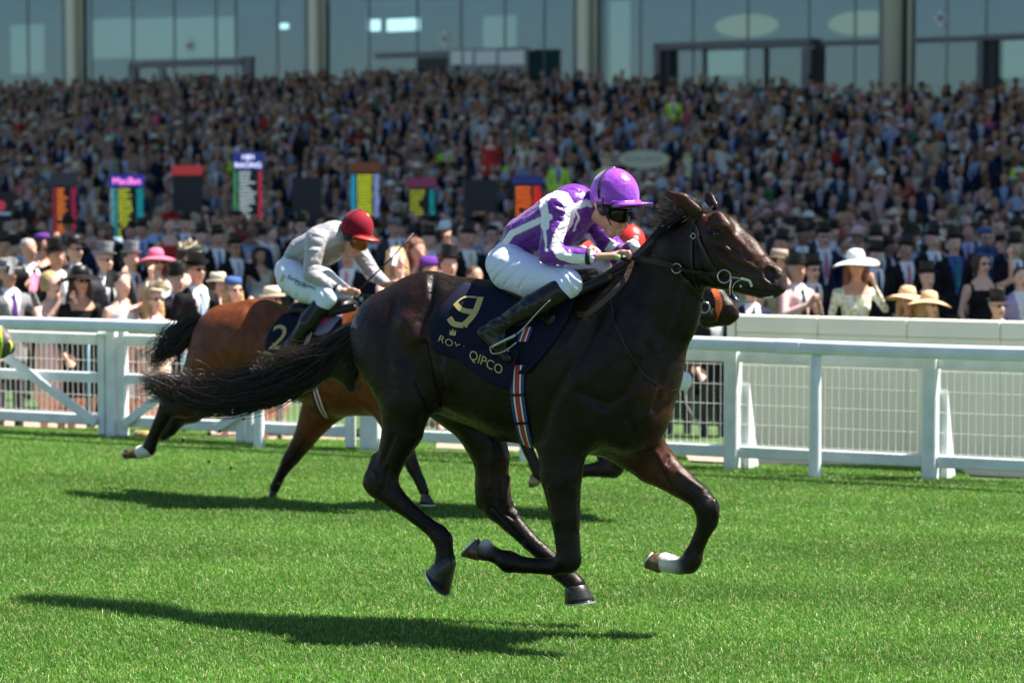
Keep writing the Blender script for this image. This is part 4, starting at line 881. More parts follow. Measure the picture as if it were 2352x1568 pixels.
# muzzle of the third horse, wearing orange straps and a ring bit
S = SDF(H3, .009, .03); S.seg((1600, 665, .0, 40), (1640, 690, .0, 34), .7, col=D3); S.seg((1640, 690, 0, 34), (1668, 712, .0, 25), (.7, .85), col=D3); S.seg((1668, 714, 0, 25), (1682, 722, .0, 17), .9, col=D3); S.seg((1625, 732, 0, 22), (1672, 738, 0, 10), 1., col=D3)
S.seg((1680, 712, .09, 7), (1677, 710, .12, 6), 1., k=.01, cut=True); Vz, Qz = S.extract(); Vz = sculpt(Vz, Qz, [([(1668, 702), (1680, 700), (1688, 710)], 4, 7), ([(1640, 740), (1688, 734)], 3, -7)])
mesh('muzzle', Vz, Qz, M_coat, horse3, col=S.colours(Vz, D3)); T3m = bvh(Vz, Qz)
strap('noseband', [(1640, 664), (1650, 686), (1651, 710), (1640, 734)], .04, T3m, M_orange, horse3, n=12, off=.008)
c = H3.P(1618, 706, .12); MB().torus(c, CAM - c, .034, .006).build('bit_ring', M_metal, horse3, smooth=True)
# muzzle of a fourth horse entering at the left edge
H4 = Frame(-120, 1120, R(26)); h4 = empty('horse', H4.o, -H4.psi, 'grey muzzle of the trailing horse at the left edge with yellow green noseband', 'horse', 'racehorses galloping past the stands')
S = SDF(H4, .012, .04); gc_ = (.10, .09, .085)
S.seg((-330, 860, 0, 110), (-220, 860, 0, 110), .75); S.seg((-220, 860, 0, 104), (-150, 780, 0, 60), (.6, .5)); S.seg((-150, 780, 0, 60), (-90, 720, 0, 46), .5); S.seg((-90, 722, 0, 46), (-30, 760, 0, 36), .65); S.seg((-30, 760, 0, 36), (8, 786, 0, 27), (.65, .9)); S.seg((8, 786, 0, 27), (20, 796, 0, 18), .9); S.seg((-60, 790, 0, 26), (4, 812, 0, 12), .9)
for x in (-360, -330, -230, -200): S.seg((x, 900, .1 if x in (-360, -230) else -.1, 50), (x + 10, 1110, .1 if x in (-360, -230) else -.1, 14), .8)
Vz, Qz = S.extract(); mesh('body', Vz, Qz, M_coat, h4, col=S.colours(Vz, gc_)); T4 = bvh(Vz, Qz); M_fluo = mat('fluorescent_yellow', (.55, .75, .03), rough=.5)
strap('noseband', [(0, 752), (5, 790), (0, 822)], .014, T4, M_fluo, h4, n=10, off=.01); strap('noseband', [(20, 782), (26, 792), (24, 806)], .014, T4, M_fluo, h4, n=10, off=.01)
# ------------------------------------------------------------------ plan of the ground behind the horses
SF0, SFK = 267.9, .0239                       # pixels per metre along the foot of the fence, as a function of the pixel column
FP0 = col_at(0, SF0)[:2]; FP1 = col_at(2352, SF0 + SFK * 2352)[:2]
FD = (FP1 - FP0) / np.linalg.norm(FP1 - FP0); FB = np.array([-FD[1], FD[0]])      # along the fence, and away from the track
if FB[1] < 0: FB = -FB
FANG = math.atan2(FD[1], FD[0])
def fence_pt(a, b=0., z=0.): p = FP0 + FD * a + FB * b; return np.array([p[0], p[1], z])
def fence_a(u, b=0.):
    """distance along the fence of the spot that pixel column u crosses"""
    dx = (u - CX) / FPX; o = FP0 + FB * b; return (dx * o[1] - o[0]) / (FD[0] - dx * FD[1])
# facade line of the grandstand
GP0 = col_at(300, 50.2)[:2]; GP1 = col_at(2352, 63.7)[:2]
GD = (GP1 - GP0) / np.linalg.norm(GP1 - GP0); GB = np.array([-GD[1], GD[0]])
if GB[1] < 0: GB = -GB
GANG = math.atan2(GD[1], GD[0])
def fac_pt(a, b=0., z=0.): p = GP0 + GD * a + GB * b; return np.array([p[0], p[1], z])
def fac_a(u, b=0.):
    dx = (u - CX) / FPX; o = GP0 + GB * b; return (dx * o[1] - o[0]) / (GD[0] - dx * GD[1])
def fac_z(u, v, b=0.):
    p = fac_pt(fac_a(u, b), b); s_ = FPX / p[1]; return CAMH - (v - VH) / s_

# ------------------------------------------------------------------ ground
M_soil = mat('turf_soil', (.035, .065, .014), rough=.95, vary=.3, vscale=3)
M_lawn = mat('lawn_green', (.06, .12, .025), rough=.95, vary=.25, vscale=2, bump=.3, bscale=60)
M_path = mat('path_gravel', (.36, .26, .20), rough=.95, vary=.15, vscale=12, bump=.1, bscale=120)
q = [fence_pt(-400, .75), fence_pt(400, .75)]
def sheet(name, pts, z, m_, kind='structure'):
    o = mesh(name, [(p[0], p[1], z) for p in pts], [list(range(len(pts)))], m_, smooth=False); tag(o, kind=kind); return o
sheet('ground', [(-1500, -300), (1500, -300), (1500, 2500), (-1500, 2500)], -.32, M_lawn)
sheet('path', [fence_pt(-60, .6), fence_pt(60, .6), fence_pt(60, 3.6), fence_pt(-60, 3.6)], -.30, M_path)
tb = MB(); P_ = [fence_pt(-120, .5, 0), fence_pt(120, .5, 0), fence_pt(120, -60, 0), fence_pt(-120, -60, 0)]; Pb = [p - np.array([0, 0, .3]) for p in P_]
tb.add(P_ + Pb, [[0, 1, 2, 3][::-1], [0, 4, 5, 1], [1, 5, 6, 2], [2, 6, 7, 3], [3, 7, 4, 0]]); o = tb.build('racecourse_turf', M_soil); tag(o, kind='structure')
# grass blades: a square metre of turf, scattered by geometry nodes
def blade_mat():
    m = bpy.data.materials.new('grass_blade'); m.use_nodes = True; N = m.node_tree.nodes; L = m.node_tree.links; N.clear()
    out = N.new('ShaderNodeOutputMaterial'); at = N.new('ShaderNodeAttribute'); at.attribute_name = 'tone'
    d = N.new('ShaderNodeBsdfPrincipled'); d.inputs['Roughness'].default_value = .42; d.inputs['Specular IOR Level'].default_value = .45
    t = N.new('ShaderNodeBsdfTranslucent'); mx = N.new('ShaderNodeMixShader'); mx.inputs[0].default_value = .38
    tc = N.new('ShaderNodeNewGeometry'); n1 = N.new('ShaderNodeTexNoise'); n1.inputs['Scale'].default_value = .55; n1.inputs['Detail'].default_value = 4
    mp = N.new('ShaderNodeMapping'); mp.inputs['Rotation'].default_value = (0, 0, FANG * -1); mp.inputs['Scale'].default_value = (.8, 2.2, 1)
    L.new(tc.outputs['Position'], mp.inputs[0]); L.new(mp.outputs[0], n1.inputs[0])
    mr = N.new('ShaderNodeMapRange'); mr.inputs[1].default_value = .35; mr.inputs[2].default_value = .65; mr.inputs[3].default_value = .84; mr.inputs[4].default_value = 1.18; L.new(n1.outputs[0], mr.inputs[0])
    mu = N.new('ShaderNodeMix'); mu.data_type = 'RGBA'; mu.blend_type = 'MULTIPLY'; mu.inputs[0].default_value = 1; L.new(at.outputs['Color'], mu.inputs[6]); L.new(mr.outputs[0], mu.inputs[7])
    L.new(mu.outputs[2], d.inputs['Base Color']); L.new(mu.outputs[2], t.inputs['Color']); L.new(d.outputs[0], mx.inputs[1]); L.new(t.outputs[0], mx.inputs[2]); L.new(mx.outputs[0], out.inputs[0])
    return m
M_blade = blade_mat()
def tile(seed, n):
    g_ = np.random.default_rng(seed); p = g_.uniform(-.5, .5, (n, 2)); h_ = g_.uniform(.016, .034, n) * (1 + .5 * (g_.random(n) < .06)); az = g_.uniform(0, 6.28, n); ln = g_.uniform(.05, .9, n) * h_ * 1.1; az = az
    la = g_.uniform(0, 6.283, n); d = np.stack([np.cos(la), np.sin(la)], 1); w_ = g_.uniform(.0012, .0024, n); s_ = np.stack([-np.sin(az), np.cos(az)], 1) * w_[:, None]
    V = np.zeros((n, 5, 3)); b = p
    V[:, 0, :2] = b - s_; V[:, 1, :2] = b + s_; m_ = b + d * (ln * .35)[:, None]; V[:, 2, :2] = m_ - s_ * .8; V[:, 3, :2] = m_ + s_ * .8; V[:, 2, 2] = V[:, 3, 2] = h_ * .6; V[:, 4, :2] = b + d * ln[:, None]; V[:, 4, 2] = h_ * g_.uniform(.75, 1, n)
    i = np.arange(n)[:, None] * 5; F = (np.concatenate([i + np.array([[0, 1, 3]]), i + np.array([[0, 3, 2]]), i + np.array([[2, 3, 4]])])).tolist()
    c = np.array([.100, .262, .030]) * g_.uniform(.6, 1.35, (n, 1)); glint = g_.random(n) < .11; c[glint] = np.array([.44, .50, .22]) * g_.uniform(.7, 1.2, (glint.sum(), 1)); c[:, 0] *= g_.uniform(.8, 1.35, n)  # scattered pale blades stand in for glints on the turf
    me = bpy.data.meshes.new('grass_tile'); me.from_pydata(V.reshape(-1, 3).tolist(), [], F); me.materials.append(M_blade)
    a = me.color_attributes.new('tone', 'FLOAT_COLOR', 'POINT'); cc = np.ones((n * 5, 4), dtype=np.float32); cc[:, :3] = np.repeat(c, 5, 0); a.data.foreach_set('color', cc.ravel())
    return bpy.data.objects.new('grass_tile', me)
tiles = bpy.data.collections.new('grass_tiles')
for k_ in range(4): tiles.objects.link(tile(40 + k_, 13000))
pts = []
for x in np.arange(-13, 12, .99):
    for y in np.arange(8, 27, .99):
        a, b = (np.array([x, y]) - FP0) @ FD, (np.array([x, y]) - FP0) @ FB
        if b > .42: continue
        u = CX + FPX * x / y
        if -520 < u < 2900: pts.append((x, y, 0.0))
gr = mesh('grass', pts, [], M_blade, smooth=False); tag(gr, 'short green racecourse turf', kind='stuff')
ng = bpy.data.node_groups.new('turf_scatter', 'GeometryNodeTree'); ng.interface.new_socket('Geometry', in_out='INPUT', socket_type='NodeSocketGeometry'); ng.interface.new_socket('Geometry', in_out='OUTPUT', socket_type='NodeSocketGeometry')
N = ng.nodes; L = ng.links; gi = N.new('NodeGroupInput'); go_ = N.new('NodeGroupOutput'); ci = N.new('GeometryNodeCollectionInfo'); ci.inputs[0].default_value = tiles; ci.inputs[1].default_value = True; ci.inputs[2].default_value = True
ip = N.new('GeometryNodeInstanceOnPoints'); ip.inputs['Pick Instance'].default_value = True; m2p = N.new('GeometryNodeMeshToPoints')
rv = N.new('FunctionNodeRandomValue'); rv.data_type = 'INT'; rv.inputs[4].default_value = 0; rv.inputs[5].default_value = 3
rr = N.new('FunctionNodeRandomValue'); rr.data_type = 'INT'; rr.inputs[4].default_value = 0; rr.inputs[5].default_value = 3; rr.inputs[8].default_value = 5
mul = N.new('ShaderNodeMath'); mul.operation = 'MULTIPLY'; mul.inputs[1].default_value = math.pi / 2; cx_ = N.new('ShaderNodeCombineXYZ')
L.new(gi.outputs[0], m2p.inputs[0]); L.new(m2p.outputs[0], ip.inputs['Points']); L.new(ci.outputs[0], ip.inputs['Instance']); L.new(rv.outputs[2], ip.inputs['Instance Index'])
L.new(rr.outputs[2], mul.inputs[0]); L.new(mul.outputs[0], cx_.inputs[2]); L.new(cx_.outputs[0], ip.inputs['Rotation']); L.new(ip.outputs[0], go_.inputs[0])
gr.modifiers.new('scatter', 'NODES').node_group = ng

# ------------------------------------------------------------------ rails, gates and fences
M_rail = mat('white_plastic', (.74, .78, .80), rough=.38, vary=.10, vscale=5, bump=.01, bscale=30)
M_wood = mat('white_painted_wood', (.70, .74, .74), rough=.5, vary=.11, vscale=7, bump=.02, bscale=80)
M_wire = mat('galvanised_wire', (.62, .64, .62), rough=.4, metal=.2)
def fbox(mb, a0, a1, b0, b1, z0, z1, mi=0, bev=.006): mb.box(((fence_pt((a0 + a1) / 2, (b0 + b1) / 2))[0], (fence_pt((a0 + a1) / 2, (b0 + b1) / 2))[1], (z0 + z1) / 2), (abs(a1 - a0), abs(b1 - b0), z1 - z0), rz=FANG, mi=mi, bev=bev)
def FZ(u, v): s_ = SF0 + SFK * u; return CAMH - (v - VH) / s_
RO = -.26                                      # the running rail stands this far in front of the fence
rr_ = empty('running_rail', fence_pt(fence_a(1176), RO), FANG, 'continuous white plastic running rail on curved posts along the track edge', 'running rail')
prof = [(.050 * np.sign(math.cos(t)) * abs(math.cos(t)) ** .5, .052 * np.sign(math.sin(t)) * abs(math.sin(t)) ** .6) for t in np.linspace(0, 2 * math.pi, 17)[:-1]]
def rail_tube(name, a0, a1, zc, gf=1., parent=rr_):
    V = []; n = 24; m_ = len(prof)
    for i in range(n + 1):
        a = a0 + (a1 - a0) * i / n; sag = .006 * math.sin(a * 1.3)
        for y, z in prof: p = fence_pt(a, RO + y * gf, zc + z * gf + sag); V.append(p)
    F = [[i * m_ + j, i * m_ + (j + 1) % m_, (i + 1) * m_ + (j + 1) % m_, (i + 1) * m_ + j] for i in range(n) for j in range(m_)] + [list(range(m_))[::-1], [n * m_ + j for j in range(m_)]]
    return mesh(name, V, F, M_rail, parent)
ZR = .955
aj = [fence_a(u, RO) for u in (-400, 470, 1150, 1815, 2800)]
for a, b in zip(aj[:-1], aj[1:]): rail_tube('rail', a + .002, b - .002, ZR)
for a in aj[1:-1]: rail_tube('rail_sleeve', a - .09, a + .09, ZR, 1.07)
for u in (-40, 594, 1208, 1876, 2640):
    a = fence_a(u, RO); mb = MB(); zz = [-.3, .0, .4, .7, .82, .88, .905]; bb = [0, 0, 0, .0, .01, .03, .07]
    mb.tube([fence_pt(a, RO - .01 + b_ * .5, z) for z, b_ in zip(zz, bb)], [.048, .048, .046, .044, .042, .04, .036], n=12, flat=.75, L=(FB[0], FB[1], 0)); mb.build('post', M_rail, rr_, smooth=True)
def wire(a0, a1, z0, z1, parent, b=.02, dx=.0535, dz=.135, r=.0022):
    mb = MB(); n = int((a1 - a0) / dx)
    for i in range(n + 1): a = a0 + (a1 - a0) * i / n; mb.tube([fence_pt(a, b, z0), fence_pt(a, b, z1)], r, n=4, cap=False)
    k = max(1, int((z1 - z0) / dz))
    for i in range(k + 1): z = z0 + .01 + (z1 - z0 - .02) * i / k; mb.tube([fence_pt(a0, b - .004, z), fence_pt(a1, b - .004, z)], r, n=4, cap=False)
    return tag(mb.build('wire_mesh', M_wire, parent), kind='stuff')
def part(name, a0, a1, b0, b1, z0, z1, parent, m_=M_wood, bev=.008):
    mb = MB(); fbox(mb, a0, a1, b0, b1, z0, z1, bev=bev); return mb.build(name, m_, parent)
def brace(p0, p1, parent, b=-.01):
    A = fence_pt(p0[0], b, p0[1]); B = fence_pt(p1[0], b, p1[1]); mb = MB(); L_ = np.linalg.norm(B - A); d = (B - A) / L_; up = np.cross([FB[0], FB[1], 0], d)
    M = np.eye(4); M[:3, 0] = d; M[:3, 1] = [FB[0], FB[1], 0]; M[:3, 2] = up; M[:3, 3] = (A + B) / 2; mb.box((0, 0, 0), (L_, .035, .075), bev=.006, M=M); return mb.build('brace', M_wood, parent)
def gate(u0, u1, label, braces, left_post=None, right_post=None):
    a0, a1 = fence_a(u0), fence_a(u1); g_ = empty('gate', fence_pt((a0 + a1) / 2), FANG, label, 'gate', 'white gates in the course fence')
    part('rail', a0 + .071, a1 - .071, -.03, .03, .78, .875, g_); part('rail', a0 + .071, a1 - .071, -.028, .028, .46, .545, g_); part('rail', a0 + .071, a1 - .071, -.03, .03, .10, .19, g_)
    part('stile', a0, a0 + .07, -.035, .035, .02, .90, g_); part('stile', a1 - .07, a1, -.035, .035, .02, .90, g_)
    for x0, z0, x1, z1 in braces:
        o = brace((a0 + .07 + (a1 - a0 - .14) * x0, z0), (a0 + .07 + (a1 - a0 - .14) * x1, z1), g_, b=-.052)
    wire(a0 + .05, a1 - .05, .19, .80, g_, b=.045)
    mb = MB(); fbox(mb, a1 - .06, a1 + .05, -.062, -.040, .86, .885); mb.build('hinge', M_wood, g_); return g_
def bigpost(u, w_, label, top=.93, b0=-.05, b1=.07, grp='square white fence posts'):
    a = fence_a(u); o = part('fence_post', a - w_ / 2, a + w_ / 2, b0, b1, -.3, top, None); tag(o, label, 'post', grp); return o
gate(-330, 242, 'left white wire gate with a brace falling to the right', [(.50, .84, 1., .12)])
bigpost(258, .095, 'square white post between the two braced gates')
gate(273, 560, 'white wire gate behind the flying black tail of the leader', [(.0, .12, .98, .84)])
gate(566, 812, 'white wire gate behind the forelegs of the bay horse', [(.0, .84, .0, .80)] if False else [])
brace((fence_a(500), .12), (fence_a(600), .36), bpy.data.objects['gate.001'], b=-.054)
bigpost(852, .17, 'wide white double post seen between the legs of the two horses')
def fence_sec(u0, u1, label):
    a0, a1 = fence_a(u0), fence_a(u1); f = empty('fence', fence_pt((a0 + a1) / 2), FANG, label, 'fence', 'white wire mesh fence sections')
    part('top_board', a0, a1, -.02, .02, .81, .90, f); part('bottom_board', a0, a1, -.02, .02, .095, .185, f); wire(a0, a1, .185, .80, f, b=.035); return f
ps = [880, 1262, 1684, 2140, 2640]
fence_sec(882, 1252, 'mesh fence section glimpsed between the hind legs of the leader')
fence_sec(1274, 1668, 'mesh fence section behind the chest of the leading horse')
fence_sec(1701, 2124, 'mesh fence section before the cream wall with a curved post in front')
fence_sec(2158, 2640, 'mesh fence section at the right edge before the cream wall')
bigpost(1262, .10, 'white fence post hidden behind the belly of the leader')
for u, lb in ((1684, 'white fence post right of the leading horse, nearest its chest'), (2141, 'rightmost white square fence post with sunlit side')):
    bigpost(u, .105, lb); a = fence_a(u + 8); mb = MB()
    A = [fence_pt(a + .03, .07, .66), fence_pt(a + .03, .07, -.1), fence_pt(a + .03, .30, -.1)]; B = [p + np.array([FD[0] * .05, FD[1] * .05, 0]) for p in A]
    o = bpy.data.objects['fence_post.%03d' % (3 if u == 1684 else 4)] if 'fence_post.%03d' % (3 if u == 1684 else 4) in bpy.data.objects else None
    mb.add(A + B, [[0, 1, 2], [3, 5, 4], [0, 3, 4, 1], [1, 4, 5, 2], [2, 5, 3, 0]]); mb.build('lit_wedge', M_wood, o)  # wedge added to read as the post's sunlit side under the rail shadow
mb = MB(); a = fence_a(1578, RO - .04); mb.lathe([(.001, -.018), (.055, -.016), (.07, -.004), (.07, .006), (.05, .018), (.001, .02)], fence_pt(a, RO - .10, FZ(1578, 866)), axis=(-FB[0], -FB[1], .1), n=20)
disc = mb.build('marker_disc', mat('white_disc', (.85, .85, .8), rough=.6), None, smooth=True); tag(disc, 'round white marker disc fixed to the fence beside the leader\'s chest', 'marker disc')
mb = MB(); mb.tube([fence_pt(a, RO - .09, FZ(1578, 866) - .02), fence_pt(a, RO - .04, .5), fence_pt(a, -.03, .3)], .008, n=6); mb.build('bracket', M_wire, disc)
# cream wall behind the fence on the right
M_cream = mat('cream_panel', (.76, .74, .58), rough=.75, vary=.06, vscale=1.5)
WB = .72
wl = empty('cream_wall', fence_pt(fence_a(2200, WB), WB), FANG, 'low cream panelled wall behind the mesh fence on the right', 'wall')
us = [1692, 1880, 2085, 2300, 2540, 2800]
for i, (u0, u1) in enumerate(zip(us[:-1], us[1:])):
    a0, a1 = fence_a(u0, WB), fence_a(u1, WB); part('panel', a0 + .001, a1 - .001, WB, WB + .05, -.3, .987, wl, M_cream, bev=.004)
    part('cap_board', a0 + .002, a1 - .002, WB - .012, WB + .10, .989, 1.125, wl, M_cream, bev=.01)
part('end_post', fence_a(1672, WB), fence_a(1690, WB), WB - .02, WB + .12, -.3, 1.13, wl, M_cream)
# teal crowd barrier at the left
tb_ = empty('crowd_barrier', fence_pt(fence_a(200, .55), .62), FANG, 'teal tubular crowd barrier just behind the left gates', 'barrier')
M_teal = mat('teal_paint', (.05, .13, .17), rough=.35)
mb = MB(); mb.tube([fence_pt(fence_a(-100, .62), .62, .87), fence_pt(fence_a(640, .62), .62, .87)], .036, n=12); mb.build('top_tube', M_teal, tb_, smooth=True)
for u in (-60, 200, 420, 640): mb = MB(); mb.tube([fence_pt(fence_a(u, .62), .62, -.3), fence_pt(fence_a(u, .62), .62, .84)], .02, n=8); mb.build('upright', M_teal, tb_, smooth=True)

mb = MB(); g_ = np.random.default_rng(9)
for u, v, l in ((505, 990, 0), (1345, 1000, 0), (352, 1004, 0), (560, 962, 0), (640, 1110, 0), (480, 1060, 0), (420, 1010, 0), (530, 1075, 0)):
    c = H2.P(u, v, l) if u < 1000 else HF.P(u - 480, v + 150, .1); mb.lathe([(.001, -.012), (.009, -.006), (.012, .002), (.006, .011), (.001, .013)], c, n=6, axis=tuple(g_.normal(0, 1, 3)))
tag(mb.build('turf_debris', M_soil), 'small crumbs of turf thrown up behind the bay horse', kind='stuff')
# ------------------------------------------------------------------ grandstand
ZT = 4.9; C0, C1 = 2.5, 41.0; NS = 46
def step_z(c): return ZT if c < C0 else max(-.3, ZT - math.ceil((c - C0) / (C1 - C0) * NS) * (ZT + .3) / NS)
M_conc = mat('pale_concrete', (.16, .155, .15), rough=.9, vary=.12, vscale=3)
V = []; F = []; AL, AR = -40, 90
prof_s = [(0.0, ZT), (C0, ZT)]
for i in range(NS):
    c = C0 + (C1 - C0) * i / NS; z = ZT - (i + 1) * (ZT + .3) / NS; prof_s += [(c, z), (C0 + (C1 - C0) * (i + 1) / NS, z)]
for c, z in prof_s: V += [fac_pt(AL, -c, z), fac_pt(AR, -c, z)]
F = [[2 * i, 2 * i + 1, 2 * i + 3, 2 * i + 2] for i in range(len(prof_s) - 1)]
st_ = mesh('terrace_steps', V, F, M_conc, smooth=False); tag(st_, kind='structure')
gs = empty('grandstand', fac_pt(20), GANG, 'glass fronted grandstand with cream columns behind the crowd', 'grandstand')
def gbox(name, a0, a1, b0, b1, z0, z1, m_, parent=gs, bev=0.):
    mb = MB(); p = fac_pt((a0 + a1) / 2, (b0 + b1) / 2); mb.box((p[0], p[1], (z0 + z1) / 2), (abs(a1 - a0), abs(b1 - b0), z1 - z0), rz=GANG, bev=bev); return mb.build(name, m_, parent)
def gpx(name, u0, u1, v0, v1, b0, b1, m_, parent=gs, bev=0.):
    a0, a1 = fac_a(u0, b0), fac_a(u1, b0); um = (u0 + u1) / 2; return gbox(name, a0, a1, b0, b1, fac_z(um, v1, b0), fac_z(um, v0, b0), m_, parent, bev)
def glass_mat():
    m = bpy.data.materials.new('tinted_glass'); m.use_nodes = True; N = m.node_tree.nodes; L = m.node_tree.links; N.clear(); out = N.new('ShaderNodeOutputMaterial')
    t = N.new('ShaderNodeBsdfTransparent'); t.inputs[0].default_value = (.62, .72, .72, 1); g_ = N.new('ShaderNodeBsdfGlossy'); g_.inputs['Roughness'].default_value = .06; g_.inputs['Color'].default_value = (.62, .80, .95, 1)
    mx = N.new('ShaderNodeMixShader'); mx.inputs[0].default_value = .11; L.new(t.outputs[0], mx.inputs[1]); L.new(g_.outputs[0], mx.inputs[2]); L.new(mx.outputs[0], out.inputs[0]); return m
M_glass = glass_mat()
M_colm = mat('cream_column', (.86, .82, .68), rough=.5); M_frame = mat('grey_violet_frame', (.12, .115, .145), rough=.4, metal=.3); M_mull = mat('slim_mullion', (.22, .25, .26), rough=.4)
M_int = mat('interior_wall', (.20, .27, .33), rough=.8, vary=.2, vscale=.4); M_blindglow = mat('pale_glow_blind', (.50, .62, .58), rough=.8, emit=(.5, .68, .62), estr=.10); M_dark = mat('dark_opening', (.03, .032, .04), rough=.6)  # blinds and pale screens are given a glow in place of room light
M_lampy = mat('lit_ceiling_panel', (.9, .95, 1), emit=(.72, .95, 1.), estr=.9); M_oval = mat('yellow_ceiling_light', (.5, .5, .3), emit=(.75, .75, .42), estr=.10)
edges = [-260, -150, -40, 70, 152, 215, 310, 405, 500, 545, 640, 712, 745, 850, 960, 1060, 1160, 1250, 1328, 1385, 1470, 1590, 1715, 1855, 1960, 2025, 2080, 2170, 2260, 2400, 2560, 2700]
for u0, u1 in zip(edges[:-1], edges[1:]):
    a0, a1 = fac_a(u0), fac_a(u1); gbox('glass_panel', a0 + .025, a1 - .025, -.02, .02, ZT + .05, 11.6, M_glass)
    gbox('mullion', a1 - .022, a1 + .022, -.05, .06, ZT, 11.6, M_mull)
gbox('interior_wall', AL, AR, 7.0, 7.2, ZT, 12, M_int); gbox('interior_floor', AL, AR, .1, 7, ZT - .2, ZT, M_conc); gbox('interior_ceiling', AL, AR, .1, 7, 12.0, 12.3, mat('ceiling_white', (.6, .65, .66), rough=.8))
for u0, u1, v0, v1 in ((216, 310, 46, 136), (312, 406, 45, 136), (408, 500, 43, 135), (502, 541, 42, 134)): gpx('blind', u0, u1, v0, v1, .35, .40, M_blindglow)
gpx('interior_beam', 220, 745, 22, 38, .9, 1.2, M_mull); gpx('interior_beam', 745, 1330, -8, 6, .9, 1.2, M_mull)
for u0, u1, v0, v1, m_ in ((760, 840, 20, 200, M_int), (985, 1060, 20, 200, M_mull), (1110, 1180, 40, 200, M_blindglow), (1400, 1440, 5, 200, M_blindglow), (1620, 1700, 120, 175, M_blindglow), (1770, 1830, 118, 200, M_mull), (1900, 1990, 110, 200, M_int), (2290, 2352, 95, 180, M_blindglow), (30, 100, 60, 170, M_blindglow), (600, 690, 70, 190, M_mull)): gpx('interior_screen', u0, u1, v0, v1, 2.2, 2.4, m_)
for (u, v, w2, h2) in ((843, 62, 31, 13), (927, 60, 37, 14), (655, 68, 9, 11), (160, 88, 7, 9)):
    gpx('ceiling_light', u - w2, u + w2, v - h2, v + h2, 3.0, 3.05, M_lampy)
for (u, v, rx, ry) in ((1712, 62, 72, 26), (1980, 56, 80, 28), (-60, 60, 50, 20)):
    p = fac_pt(fac_a(u, 2.), 2.); s_ = FPX / p[1]; mb = MB(); mb.lathe([(.01, -.1), (rx / s_ / .84, -.08), (rx / s_ / .84, .08), (.01, .1)], (p[0], p[1], fac_z(u, v, 2.)), axis=(-GB[0], -GB[1], -.0), n=24, sx=1., sy=1.)
    mb = MB(); t = np.arange(28) / 28 * 2 * math.pi; c = np.array([p[0], p[1], fac_z(u, v, 2.)]); D3d = np.array([GD[0], GD[1], 0]); B3 = np.array([GB[0], GB[1], 0])
    Vv = [c + D3d * math.cos(a) * rx / s_ * 1.15 + np.array([0, 0, 1]) * math.sin(a) * ry / s_ + B3 * o_ for o_ in (-.06, .06) for a in t]; mb.add(Vv, [list(range(28)), list(range(28, 56))[::-1]] + [[i, (i + 1) % 28, 28 + (i + 1) % 28, 28 + i] for i in range(28)]); mb.build('oval_ceiling_light', M_oval, gs)
def fac_oval(name, u, v, r, m_, b=-.04, diamond=False, ry=None):
    p = fac_pt(fac_a(u, b), b); s_ = FPX / p[1]; c = np.array([p[0], p[1], fac_z(u, v, b)]); D3d = np.array([GD[0], GD[1], 0]); n = 4 if diamond else 16
    mesh(name, [c + D3d * math.cos(t) * r / s_ * 1.15 + np.array([0, 0, (ry or r) / s_ * math.sin(t)]) for t in np.arange(n) / n * 2 * math.pi], [list(range(n))], m_, gs, smooth=False)
M_logo = mat('white_logo_film', (.85, .86, .9), rough=.6)
for u, v in ((440, 108), (1022, 92), (2155, 45)): fac_oval('diamond_logo', u, v, 15, M_logo, diamond=True, ry=21); fac_oval('logo_centre', u, v, 8, M_mull, b=-.05)
for u, w_, z1, rnd in ((172, .56, 30, 0), (726, .46, 30, 0), (1342, .50, 30, 0), (2051, .72, 30, 1)):
    a = fac_a(u, -.2)
    mb = MB(); p = fac_pt(a, -(w_ / 2 + .03) if rnd else -.23)
    if rnd: mb.lathe([(w_ / 2, 0), (w_ / 2, 30)], (p[0], p[1], ZT - .3), n=24)
    else: mb.box((p[0], p[1], ZT + 15), (w_, .4, 30.6), rz=GANG, bev=.04)
    mb.build('column', M_colm, gs, smooth=bool(rnd))
    p = fac_pt(a + w_ * .5 + .22, -.13); mb = MB(); mb.tube([(p[0], p[1], ZT), (p[0], p[1], 30)], .09, n=10); mb.build('rain_pipe', M_colm, gs, smooth=True)
    gbox('column_return', a - w_ * .5 - .2, a - w_ * .5 - .06, -.4, -.1, ZT, 12, M_mull)
gpx('door_header', 298, 565, 140, 155, -.12, .0, M_frame); gpx('door_jamb', 298, 316, 155, 230, -.12, .0, M_frame); gpx('door_jamb', 366, 378, 155, 230, -.10, .0, M_mull); gpx('door_jamb', 556, 580, 132, 230, -.12, .0, M_frame); gpx('door_leaf', 318, 365, 160, 230, .06, .1, M_int)
gpx('door_header', 862, 1032, 122, 134, -.12, 0, M_frame); gpx('doorway', 960, 1030, 134, 200, -.11, -.08, M_dark)
gpx('door_header', 1500, 1858, 96, 112, -.5, 0, M_frame); gpx('door_jamb', 1500, 1513, 112, 230, -.5, 0, M_frame); gpx('door_jamb', 1514, 1538, 113, 230, -.3, -.03, M_dark); gpx('door_jamb', 1838, 1858, 112, 230, -.5, 0, M_frame)
for u in (1612, 1752): gpx('door_jamb', u, u + 7, 113, 230, -.1, -.05, M_dark)
gpx('lower_transom', 1860, 2240, 91, 103, -.14, -.04, M_frame); gpx('door_jamb', 1868, 1885, 103, 230, -.14, -.04, M_dark)
gpx('door_header', 2236, 2420, 80, 92, -.5, 0, M_frame); gpx('door_jamb', 2238, 2252, 92, 230, -.5, 0, M_frame); gpx('door_jamb', 2253, 2282, 93, 230, -.3, -.03, M_dark)
nb = gpx('notice_board', 1030, 1210, 113, 177, -1.2, -1.1, M_mull, None); tag(nb, 'pale framed notice board standing before the glass at the top of the terrace', 'notice board')
